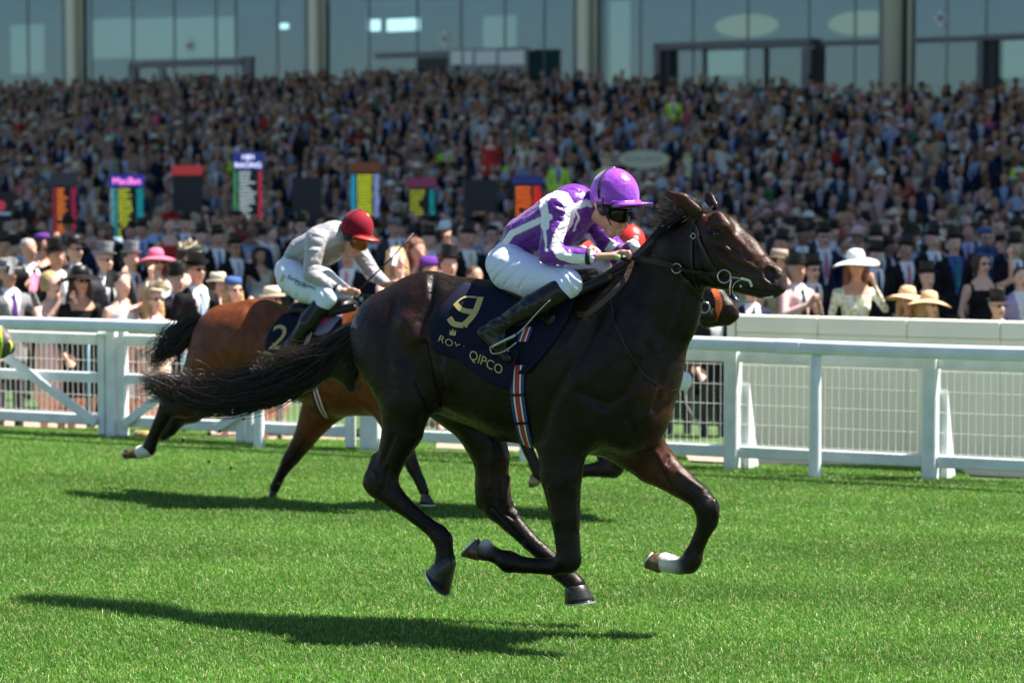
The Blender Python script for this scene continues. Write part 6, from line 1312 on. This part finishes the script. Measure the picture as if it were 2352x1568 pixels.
for (u, v, s_, yaw, kd, ps_, hat, hc, hr_, hrc, top, shirt, tie, gl, arms, label) in FRONT:
    smax = SF0 + SFK * u - (20 if u < 1650 else 34); s_ = min(s_, smax); p = col_at(u, s_); sc = (CAMH - (v - VH) / s_ + .30) / 1.625
    if sc > 1.07: s_ = (v - VH) / (2.5 - 1.625 * 1.05); p = col_at(u, s_); sc = 1.05
    zf = -.30
    if sc < .86: zf = -.30 - (.88 - sc) * 1.6; sc = .88                 # bending down over the rail
    spectator(p[0], p[1], zf, sc, R(yaw + (22 if u < 1100 else 16)), kd, ps_, hat, hc, hr_, hrc, top, shirt, tie, gl, label, GF, skin=int(gq.choice([0, 0, 1, 2])), arms=arms, legs='charcoal' if kd == 'm' else None)
    used.append((u, s_))
def held(o_name, u, v, s_, m_, label, rz=0.):
    p = col_at(u, s_); o = pobj(o_name, PH, None, m_); o.location = (p[0], p[1], CAMH - (v - VH) / s_); o.rotation_euler = (0, R(10), rz); tag(o, label, 'phone', 'phones held up to film the race')
held('phone', 78, 648, 258, CL['pink'], 'pink phone held by the blonde woman at the left', .4)
held('phone', 24, 610, 262, CL['grey'], 'pale phone with round lenses held by the man at the far left')
held('phone', 252, 640, 262, CL['black'], 'black phone held up beside the shouting dark haired woman', .3)
held('phone', 905, 590, 246, CL['white'], 'white phone of the blonde woman beyond the whip')
# further back on the lawn
def pick(): 
    m_ = gq.random() < .62
    if m_:
        top = gq.choice(['black', 'black', 'navy', 'charcoal', 'navy', 'grey', 'mid blue'], p=[.26, .2, .2, .12, .12, .06, .04]); return dict(kind='m', pose=gq.choice(['down', 'down', 'rail', 'face', 'clap', 'up'], p=[.3, .2, .1, .16, .16, .08]), hat=gq.choice(['top hat', 'none', 'boater'], p=[.52, .40, .08]), hatc='black', hair='short', hairc=gq.choice(['dark', 'brown', 'grey']), top=str(top), shirt=gq.choice(['white', 'white', 'pale blue']), tie=str(gq.choice(['mid blue', 'pink', 'navy', 'pale blue', 'red', 'yellow', 'lilac'])), glasses=gq.random() < .06, arms=None)
    c = str(gq.choice(['cream', 'white', 'pale pink', 'beige', 'lilac', 'pale blue', 'red', 'navy', 'black', 'pink', 'green', 'floral', 'yellow', 'teal'], p=[.15, .15, .12, .11, .06, .08, .05, .08, .07, .03, .03, .04, .01, .02]))
    return dict(kind='w', pose=gq.choice(['down', 'face', 'clap', 'up'], p=[.42, .24, .18, .16]), hat=gq.choice(['wide brimmed hat', 'flowered fascinator', 'pillbox hat', 'saucer hat', 'none'], p=[.28, .22, .12, .14, .24]), hatc=str(gq.choice(['cream', 'white', 'beige', c if c != 'floral' else 'cream', 'black', 'pale pink'])), hair=str(gq.choice(['long', 'bob', 'short'])), hairc=str(gq.choice(['blonde', 'brown', 'dark', 'auburn', 'grey'])), top=c, shirt='white', tie=None, glasses=gq.random() < .06, arms='bare' if gq.random() < .7 else None)
MARKS = [(20, 'the black board at the left edge'), (148, 'the orange odds board'), (293, 'the board with the pink heading'), (430, 'the dark board back with the red heading'), (570, 'the tall blue headed odds board'), (705, 'the plain dark board back'), (838, 'the board with the cyan and yellow list'), (968, 'the odds board with the small red heading'), (1102, 'the dark board back left of the purple jockey'),
         (1215, 'the small orange led board'), (1310, 'the purple jockey\'s shoulders'), (1475, 'the cream oval sign'), (1600, 'the leader\'s ears'), (1740, 'the leader\'s forehead'), (1890, 'the left rim of the big white hat'), (1990, 'the big white hat'), (2080, 'the foot of the grey stairs'), (2180, 'the blue waistcoat man'), (2300, 'the railing at the right edge')]
labels = set(); cand = []
for b in np.arange(2.9, 34, 1.15):
    for a in np.arange(-14, 40, .68):
        aj_, bj = a + gq.normal(0, .12), b + gq.normal(0, .12); p = fence_pt(aj_, bj); u = CX + FPX * p[0] / p[1]
        if not (-30 < u < 2390): continue
        s_ = FPX / p[1]
        if any(abs(u - uu) < .34 * s_ and abs(FPX / s_ - FPX / ss) < .45 for uu, ss in used): continue
        if s_ > 232 or (u > 1700 and s_ > 205) or any(abs(u - uu) < .42 * s_ and s_ > .96 * ss for uu, ss in used): continue
        sc = gq.uniform(.90, 1.04); vh = VH + (CAMH + .3 - 1.63 * sc) * s_
        if 850 < u < 1570 and vh > 600 and not (1100 > u > 850 and vh < 640): continue
        if s_ < 108: continue
        if 1985 < u < 2250 and s_ < 130: continue
        cand.append((s_, u, p[0], p[1], sc, vh))
cand.sort(reverse=True); n_ind = 292 - len(FRONT); rowcount = {}
ORD = ['first', 'second', 'third', 'fourth', 'fifth', 'sixth', 'seventh', 'eighth', 'ninth', 'tenth', 'eleventh', 'twelfth']
def describe(d):
    if d['kind'] == 'm': h_ = {'top hat': 'in a top hat', 'boater': 'in a flat hat', 'none': 'bareheaded'}[d['hat']]; return f"{d['top']}-suited man {h_}" + (f", {d['tie']} tie" if d['tie'] else '')
    return f"{d['hairc']} haired woman in {d['top']}" + (f", {d['hatc']} {d['hat']}" if d['hat'] != 'none' else ', no hat')
lawn_rest = []
for i, (s_, u, x, y, sc, vh) in enumerate(cand):
    if i >= n_ind: lawn_rest.append((x, y, -.30, sc, u, s_)); continue
    d = pick(); mk = min(MARKS, key=lambda q_: abs(q_[0] - u)); side = 'straight below' if abs(mk[0] - u) < 16 else ('left of' if u < mk[0] else 'right of'); base = describe(d); rank = 'near the rail' if s_ > 205 else ('mid lawn' if s_ > 165 else 'far up the lawn')
    lab = f"{base}, {side} {mk[1]}"
    if lab in labels: lab = f"{base}, {rank}, {side} {mk[1]}"
    k_ = 1
    while lab in labels: lab = f"{ORD[k_]} {base}, {rank}, {side} {mk[1]}"; k_ += 1
    lab = lab if len(lab.split()) <= 16 else lab.replace(' haired', '').replace(' straight', '').replace(' brimmed', '').replace('straight ', '').replace(' the ', ' ').replace('odds board with the cyan and yellow list', 'cyan and yellow board').replace('dark board back with the red heading', 'red headed board back').replace('dark board back left of the purple jockey', 'board back beside the purple jockey')
    for w_ in (' the', ' a', ' far', ' odds', ' with', ' tie', ' in'):
        if len(lab.split()) > 16: lab = lab.replace(w_ + ' ', ' ', 1)
    if lab in labels: lab = 'farther ' + lab.replace(' a ', ' ', 1)
    labels.add(lab); ws = lab.split(); lab = lab if len(ws) <= 16 else ' '.join(w_ for w_ in ws if w_ not in ('the', 'a'))
    hat = None if d['hat'] == 'none' else d['hat']
    spectator(x, y, -.30, sc, R(gq.normal(16, 26)), d['kind'], str(d['pose']), hat, d['hatc'], d['hair'], d['hairc'], d['top'], str(d['shirt']), d['tie'], d['glasses'], lab, 'racegoers on the lawn behind the rail', skin=int(gq.choice([0, 1, 2, 3], p=[.4, .3, .25, .05])), arms=d['arms'], detail=s_ > 160)

for u, v, s2, kd, ps2, hat, hc, hr2, hrc2, top, shirt, lb in ((1545, 226, 74, 'm', 'down', None, None, 'short', 'dark', 'hi vis', 'white', 'steward in a yellow hi-vis vest high on the terrace above the leader\'s head'),
        (1282, 372, 96, 'm', 'down', None, None, 'short', 'dark', 'hi vis', 'pale blue', 'steward in a yellow hi-vis vest just left of the purple cap'), (1392, 372, 94, 'm', 'down', None, None, 'short', 'brown', 'hi vis', 'white', 'steward in hi-vis by the left post of the oval sign'), (1842, 356, 80, 'm', 'down', None, None, 'short', 'brown', 'hi vis', 'white', 'steward in a hi-vis vest on the terrace right of the oval sign'),
        (1126, 320, 88, 'w', 'down', None, None, 'long', 'brown', 'red', 'white', 'woman in a long red dress above the purple jockey\'s back'), (1583, 252, 72, 'm', 'down', None, None, 'short', 'dark', 'white', 'white', 'man in a white shirt right of the high steward'), (2236, 396, 84, 'w', 'down', 'wide brimmed hat', 'cream', 'long', 'blonde', 'white', 'white', 'small woman in white with a cream hat at the right hand railing')):
    CL.setdefault('hi vis', M_fluov); p = col_at(u, s2); spectator(p[0], p[1], CAMH - (v - VH) / s2 - 1.62, 1., 0, kd, ps2, hat, hc, hr2, hrc2, top, shirt, 'navy' if kd == 'm' and top != 'white' else None, 0, lb, 'people picked out on the terrace', detail=False)

# ---- the mass on the terrace: one mesh of several thousand small figures
def small_figure(kind, hatk, rs):
    mb = MB(); T0 = []
    w_ = kind == 'w'
    def t(prof, region, n=8, cy=0., sx=1.):     # stacked elliptical rings: (z, rx, ry, y)
        V = []; m_ = len(prof)
        for z, rx, ry, yy in prof:
            for j in range(n): a = 2 * math.pi * (j + .5) / n; V.append((rx * math.cos(a), yy + ry * math.sin(a), z))
        F = [[i * n + j, i * n + (j + 1) % n, (i + 1) * n + (j + 1) % n, (i + 1) * n + j] for i in range(m_ - 1) for j in range(n)] + [[(m_ - 1) * n + j for j in range(n)]]
        mb.add(V, F, region)
    t([(.45, .20, .15, 0), (.95, .20 if not w_ else .18, .14, 0), (1.15, .17 if not w_ else .14, .12, 0), (1.34, .22 if not w_ else .17, .13, 0), (1.42, .20 if not w_ else .15, .10, 0), (1.46, .08, .07, 0)], 1)
    t([(1.44, .05, .05, 0), (1.53, .05, .055, -.01), (1.56, .06, .075, -.02), (1.62, .078, .095, 0), (1.68, .08, .10, 0), (1.74, .055, .07, 0), (1.76, .01, .01, 0)], 0)
    t([(1.60, .082, .07, .04), (1.68, .088, .095, .02), (1.74, .065, .08, .01), (1.772, .01, .01, .01)], 4)
    for s_ in (-1, 1):
        f = rs.random() < .3
        P = [(s_ * .2, 0, 1.37), (s_ * .26, .02, 1.12), (s_ * .2, -.12, .93)] if not f else [(s_ * .2, 0, 1.37), (s_ * .26, -.12, 1.18), (s_ * .08, -.22, 1.36)]
        mb.tube(P, [.055, .045, .035], n=5, mi=5 if w_ else 1); mb.tube([P[2], tuple(np.array(P[2]) + np.array([0, -.05, .04]))], [.035, .03], n=5, mi=0)
    if not w_: mb.add([(-.02, -.145, 1.08), (.02, -.145, 1.08), (.075, -.135, 1.43), (0, -.10, 1.47), (-.075, -.135, 1.43)], [[0, 1, 2, 3, 4]], 2); mb.add([(-.012, -.152, 1.10), (.012, -.152, 1.10), (.016, -.142, 1.43), (-.016, -.142, 1.43)], [[0, 1, 2, 3]], 3)
    if hatk == 1: mb.lathe([(.13, 1.70), (.085, 1.705), (.088, 1.84), (.01, 1.845)], (0, 0, 0), n=9, mi=6)
    if hatk == 2: mb.lathe([(.20, 1.69), (.10, 1.72), (.09, 1.78), (.02, 1.81)], (0, 0, 0), n=10, mi=6)
    if hatk == 3: mb.lathe([(.11, 1.72), (.12, 1.76), (.02, 1.80)], (.03, -.02, 0), n=7, mi=6)
    V = np.concatenate(mb.V); F = mb.F; reg = np.array(mb.mi); vr = np.zeros(len(V), int)
    for f, m_ in zip(F, mb.mi): vr[f] = m_
    tri = [];
    for f in F:
        for k_ in range(1, len(f) - 1): tri.append((f[0], f[k_], f[k_ + 1]))
    return V, np.array(tri), vr
rs = np.random.default_rng(5); TF = {(k_, h_, q_): small_figure(k_, h_, rs) for k_ in 'mw' for h_ in (0, 1, 2, 3) for q_ in range(2)}
PALM = [(.012, .012, .015)] * 8 + [(.014, .02, .055)] * 7 + [(.05, .05, .055)] * 3 + [(.03, .05, .12)] * 2 + [(.16, .16, .18)] * 2 + [(.30, .40, .6), (.10, .06, .04), (.3, .26, .2), (.55, .55, .58)]
PALW = [(.6, .54, .42)] * 4 + [(.66, .66, .66)] * 4 + [(.6, .4, .38)] * 4 + [(.4, .3, .24)] * 4 + [(.3, .4, .6), (.42, .03, .03), (.6, .14, .24), (.014, .02, .06), (.012, .012, .014), (.05, .16, .1), (.1, .03, .22), (.35, .28, .48), (.3, .2, .2), (.03, .16, .22), (.3, .2, .15), (.2, .12, .1)]
PALS = [(.55, .30, .22), (.46, .24, .16), (.52, .27, .2), (.5, .28, .2), (.2, .1, .06)]; PALH = [(.45, .3, .13), (.07, .035, .02), (.015, .011, .009), (.35, .34, .33), (.16, .055, .025), (.1, .06, .03)]; PALT = [(.05, .1, .3), (.5, .1, .2), (.014, .02, .06), (.35, .45, .65), (.45, .03, .03), (.5, .4, .1), (.1, .03, .2)]
def crowd_mesh(name, people, label, fluo=0.004):
    VV = []; FF = []; CC = []; off = 0
    for (x, y, z, sc, u, s_) in people:
        kd = 'm' if rs.random() < .64 else 'w'; hk = 0 if rs.random() < .55 else (int(rs.choice([1, 2])) if kd == 'm' and rs.random() < .25 else (0 if kd == 'm' else int(rs.choice([2, 3])))); V, T_, vr = TF[kd, hk, rs.integers(0, 2)]
        yaw = rs.normal(.1, .35); ca, sa = math.cos(yaw), math.sin(yaw); X = V * sc * np.array([rs.uniform(.92, 1.12), rs.uniform(.95, 1.1), 1]); X = np.stack([X[:, 0] * ca - X[:, 1] * sa + x, X[:, 0] * sa + X[:, 1] * ca + y, X[:, 2] + z], 1)
        g_ = np.array((PALM if kd == 'm' else PALW)[rs.integers(0, len(PALM if kd == 'm' else PALW))]) * rs.uniform(.6, 1.1); 
        if rs.random() < fluo: g_ = np.array((.45, .75, .05))
        sk = np.array(PALS[rs.integers(0, 5)]); hr_ = np.array(PALH[rs.integers(0, 6)]); sh = np.array([(.66, .66, .7), (.66, .66, .7), (.32, .42, .62)][rs.integers(0, 3)]); ti = np.array(PALT[rs.integers(0, 7)]); ht = np.array((.015, .015, .016)) if kd == 'm' and hk == 1 else np.array([(.6, .54, .42), (.66, .66, .66), (.4, .32, .22), (.6, .35, .38), (.02, .02, .03)][rs.integers(0, 5)])
        sk = sk * .72; pal = np.stack([sk, g_, sh, ti, hr_, sk if rs.random() < .6 else g_, ht]); VV.append(X); FF.append(T_ + off); CC.append(pal[vr]); off += len(X)
    V = np.concatenate(VV); T_ = np.concatenate(FF); o = mesh(name, V, T_, M_crowd, smooth=True, col=np.concatenate(CC)); tag(o, label, kind='stuff'); return o
M_crowd = mat('crowd_clothes', attr=True, rough=.85, spec=.12)
ppl = []
uu = [-100, 0, 300, 550, 900, 1200, 1500, 1800, 2100, 2352, 2500]; vv = [162, 160, 158, 140, 148, 152, 172, 178, 186, 176, 176]
for i in range(25):
    c = 1.0 + 1.7 * i
    for a in np.arange(AL, AR, .50):
        aa, cc_ = a + rs.normal(0, .1), c + rs.normal(0, .22); z = step_z(cc_); p = fac_pt(aa, -cc_); u = CX + FPX * p[0] / p[1]
        if not (-30 < u < 2385) or rs.random() < .07: continue
        s_ = FPX / p[1]; sc = rs.uniform(.88, 1.03); v = VH - (z + 1.72 * sc - CAMH) * s_
        if v < np.interp(u, uu, vv) + rs.uniform(-8, 14): continue
        if 1990 < u < 2150 and 470 + (2150 - u) * .0 < v + 0 and (v > 520 - (u - 1990) * .5): continue
        ppl.append((p[0], p[1], z, sc, u, s_))
print('crowd', len(ppl), 'lawn rest', len(lawn_rest))
crowd_mesh('crowd', ppl + lawn_rest, 'dense crowd of racegoers filling the terrace steps')

# ------------------------------------------------------------------ boards, sign, stairs
def board(u0, u1, v0, v1, s_, label, head=None, headc=(.02, .02, .1), htxt=None, htc=(1, .3, .5), cols=(), dark=True, rows=16, strip=None, yaw=.1, hfrac=.16):
    um = (u0 + u1) / 2; p = col_at(um, s_); W_ = (u1 - u0) / s_; zt = CAMH - (v0 - VH) / s_; zb = CAMH - (v1 - VH) / s_; r_ = empty('odds_board', (p[0], p[1], -.3), yaw, label, 'odds board', 'bookmakers\' odds boards on the lawn')
    ca, sa = math.cos(yaw), math.sin(yaw); Rt = np.array([ca, sa, 0]); Bk = np.array([-sa, ca, 0]); Zu = np.array([0, 0, 1.]); C_ = np.array([p[0], p[1], 0])
    def bx(name, x0, x1, z0, z1, y0, y1, m_, bev=0., parent=r_): mb = MB(); mb.box(tuple(C_ + Rt * (x0 + x1) / 2 + Bk * (y0 + y1) / 2 + Zu * (z0 + z1) / 2), (x1 - x0, y1 - y0, z1 - z0), rz=yaw, bev=bev); return mb.build(name, m_, parent)
    bx('case', -W_ / 2, W_ / 2, zb, zt, 0, .09, M_bcase, .012)
    for x in (-W_ / 2 + .04, W_ / 2 - .04): bx('leg', x - .02, x + .02, -.3, zb, .02, .06, M_bcase)
    hz = zt
    if head: hh = (zt - zb) * hfrac; hd = bx('header', -W_ / 2 - .01, W_ / 2 + .01, zt - hh, zt + .02, -.03, .1, mat('board_header', headc, rough=.4, emit=headc, estr=.15), .006); hz = zt - hh
    if htxt:
        lines = htxt.split('|'); mb = MB()
        for i, tx in enumerate(lines): text_flat(mb, tx, C_ - Bk * .035 + Zu * (zt - hh + hh * (len(lines) - 1 - i + .22) / len(lines)), Rt, Zu, hh * .62 / len(lines), W_ * .92)
        mb.build('heading', mat('board_lettering', htc, emit=htc, estr=.6), hd)
    g_ = np.random.default_rng(int(abs(um)) + 1); rh = (hz - zb - .04) / rows
    for (f0, f1, c_, ragged) in cols:
        mb = MB()
        for k_ in range(rows):
            zc = hz - .03 - rh * (k_ + .5); x0 = -W_ / 2 + W_ * f0; x1 = -W_ / 2 + W_ * (f1 if not ragged else f0 + (f1 - f0) * g_.uniform(.5, 1)); x = x0
            while x < x1 - .01:                       # rows of illegible small characters
                w_ = min(x1 - x, g_.uniform(.02, .045)); mb.add([C_ + Rt * x - Bk * .004 + Zu * (zc - rh * .22), C_ + Rt * (x + w_) - Bk * .004 + Zu * (zc - rh * .22), C_ + Rt * (x + w_) - Bk * .004 + Zu * (zc + rh * .22), C_ + Rt * x - Bk * .004 + Zu * (zc + rh * .22)], [[0, 1, 2, 3]]); x += w_ + .018
        o = mb.build('led_list', mat('led_text', c_, emit=c_, estr=.42), r_); tag(o, kind='stuff')
    if strip: bx('bottom_strip', -W_ / 2, W_ / 2, zb - .02, zb + .09, -.012, .02, mat('board_strip', strip, emit=strip, estr=.5))
    return r_
M_bcase = mat('board_case', (.012, .012, .016), rough=.5)
board(-40, 34, 440, 600, 122, 'black odds board with a red and white logo at the left edge', yaw=.3)
o = bpy.data.objects['odds_board']; p = col_at(6, 122); mb = MB(); mb.lathe([(.001, -.01), (.10, -.01), (.10, 0), (.001, .0)], (p[0], p[1] - .15, CAMH - (472 - VH) / 122), n=18, axis=(.2, -1, 0)); mb.build('round_logo', mat('logo_red', (.4, .03, .06), emit=(.4, .03, .06), estr=.2), o)
mb = MB(); mb.box((p[0] + .05, p[1] - .16, CAMH - (490 - VH) / 122), (.28, .01, .05)); mb.build('logo_bar', M_logo, o)
board(121, 178, 398, 548, 112, 'tall black board with a glowing orange odds list', head=1, headc=(.02, .02, .03), htxt=None, cols=((.05, .18, (.45, .02, .05), 0), (.22, .68, (.9, .22, .02), 1), (.78, .96, (.5, .01, .08), 0)), rows=17, hfrac=.2)
board(256, 331, 404, 556, 116, 'board with pink heading on blue and a yellow odds list', head=1, headc=(.03, .03, .4), htxt='MacBet', htc=(1, .25, .55), cols=((.0, .10, (.25, .5, .55), 0), (.12, .2, (.0, .45, .5), 0), (.24, .66, (.55, .62, .03), 1), (.80, .98, (.0, .42, .45), 0)), rows=18, strip=(.6, .75, .85))
board(398, 465, 382, 530, 112, 'back of a dark board under a bright red heading', head=1, headc=(.4, .03, .03), htxt=None, rows=2, hfrac=.14)
board(538, 604, 352, 548, 112, 'tallest odds board with blue heading and white list', head=1, headc=(.02, .03, .22), htxt='HJH|RACING', htc=(.75, .8, 1), cols=((.02, .12, (.05, .5, .15), 0), (.2, .78, (.5, .6, .62), 1), (.86, .98, (.7, .04, .08), 0)), rows=20, strip=(.35, .4, .5), hfrac=.19)
board(672, 740, 408, 520, 112, 'plain dark back of a board above the grey silks jockey\'s back', rows=2)
board(806, 874, 375, 520, 112, 'odds board with cyan, yellow and pale blue columns behind the maroon cap', head=1, headc=(.10, .03, .01), htxt=None, cols=((.02, .18, (.02, .45, .7), 0), (.24, .72, (.62, .7, .02), 0), (.8, .97, (.35, .45, .9), 0)), rows=16, hfrac=.15)
board(936, 1002, 410, 545, 108, 'odds board with a dim red heading and yellow list left of the dark rump top', head=1, headc=(.12, .02, .06), htxt=None, cols=((.1, .62, (.35, .38, .02), 1), (.78, .95, (.0, .35, .38), 0)), rows=13)
board(1066, 1140, 412, 560, 112, 'plain dark back of a board just left of the purple jockey', rows=2)
board(1180, 1246, 405, 520, 112, 'small board with blue heading and bright orange led digits', head=1, headc=(.01, .02, .12), htxt=None, cols=((.08, .6, (1, .16, .01), 0), (.7, .95, (1, .03, .01), 0)), rows=9)
# cream oval sign on scrolled ironwork between two posts
s_ = 92; sg = empty('oval_sign', col_at(1475, s_, -.3), 0, 'cream oval sign on scrolled ironwork between gilded posts', 'sign'); C_ = col_at(1478, s_, 0)
M_sign = mat('sign_cream', (.55, .55, .42), rough=.5)
def sz(v): return CAMH - (v - VH) / s_
mb = MB(); t = np.arange(32) / 32 * 2 * math.pi; 
Vv = [C_ + np.array([.64 * math.cos(a), o_, sz(366) + .23 * math.sin(a)]) for o_ in (-.04, .04) for a in t]; mb.add(Vv, [list(range(32)), list(range(32, 64))[::-1]] + [[i, 32 + i, 32 + (i + 1) % 32, (i + 1) % 32] for i in range(32)]); mb.build('oval_panel', M_sign, sg)
mb = MB(); mb.tube([C_ + np.array([.64 * math.cos(a), -.045, sz(366) + .23 * math.sin(a)]) for a in np.linspace(0, 2 * math.pi, 33)], .02, n=6); mb.build('oval_rim', mat('sign_rim', (.42, .38, .22), rough=.4), sg)
mb = MB(); text_flat(mb, 'ROYAL ASCOT', C_ + np.array([0, -.047, sz(366) - .05]), (1, 0, 0), (0, 0, 1), .11, .9); mb.build('lettering', mat('sign_lettering', (.2, .18, .12)), sg)
for u in (1392, 1578):
    p = col_at(u, s_); mb = MB(); mb.lathe([(.13, -.3), (.11, 0), (.10, sz(372)), (.14, sz(370)), (.14, sz(366)), (.08, sz(362))], (p[0], p[1], 0), n=14); o = mb.build('gate_post', M_sign, sg, smooth=False); mb = MB(); mb.lathe([(.001, -.09), (.09, -.05), (.11, 0), (.08, .06), (.02, .11)], (p[0], p[1], sz(358)), n=12); mb.build('gilt_finial', M_gold, o, smooth=True)
g_ = np.random.default_rng(2)
mb = MB()
mb.tube([col_at(1400, s_) + np.array([0, 0, sz(420)]), col_at(1478, s_) + np.array([0, 0, sz(388)]), col_at(1570, s_) + np.array([0, 0, sz(420)])], .035, n=6); mb.tube([col_at(1400, s_) + np.array([0, 0, sz(434)]), col_at(1570, s_) + np.array([0, 0, sz(434)])], .03, n=6)
for k_ in range(7): c = col_at(1412 + 24 * k_, s_) + np.array([0, 0, sz(414 - 8 * (1 - abs(k_ - 3) / 3))]); mb.torus(c, (0, 1, 0), .10, .02, n=12, m=5)
mb.build('scrollwork', M_sign, sg, smooth=True)
# stairs and railings on the right
M_steel = mat('dark_steel_rail', (.06, .065, .07), rough=.4, metal=.4)
def railing(label, pts, s_, posts, m_=M_steel, r=.03):
    P = [col_at(u, s2) + np.array([0, 0, CAMH - (v - VH) / s2]) for u, v, s2 in pts]; r_ = empty('handrail', P[0], 0, label, 'handrail', 'handrails at the foot of the terrace')
    mb = MB(); mb.tube(P, r, n=8); mb.build('top_rail', m_, r_, smooth=True); mb = MB(); mb.tube([p - np.array([0, 0, .45]) for p in P], r * .8, n=8); mb.build('lower_rail', m_, r_, smooth=True)
    for k_ in posts: f = k_ * (len(P) - 1); i = min(int(f), len(P) - 2); p = P[i] + (P[i + 1] - P[i]) * (f - i); mb = MB(); mb.tube([p, p - np.array([0, 0, 1.0])], r, n=8); mb.build('post', m_, r_, smooth=True)
railing('grey handrail climbing the stairs at the right', [(1985, 520, 100), (2150, 428, 84)], 92, (0, .33, .66, 1))
railing('second parallel grey handrail on the right hand stairs', [(2010, 540, 112), (2160, 450, 96)], 92, (0, .5, 1))
railing('level grey railing at the right edge above the top hats', [(2150, 430, 88), (2400, 428, 88)], 88, (0, .25, .5, .75, 1))
railing('grey handrail beside the small led board left of the purple jockey', [(1030, 470, 100), (1180, 420, 92)], 92, (0, .5, 1))
p = [col_at(2262, 82), col_at(2400, 82)]
mb = MB(); mb.box(((p[0][0] + p[1][0]) / 2, p[0][1], 3.1), (p[1][0] - p[0][0], .06, 1.2)); tag(mb.build('banner', CL['purple'], None), 'dark purple banner on the railing at the right edge', 'banner')
mb = MB(); mb.box(((p[0][0] + p[1][0]) / 2 - .3, p[0][1] - .3, 1.0), (p[1][0] - p[0][0] + .4, .5, 2.6)); tag(mb.build('stair_wall', mat('dark_stair_wall', (.04, .042, .05), rough=.8), None), 'dark side wall of the stairs at the right edge', 'wall')
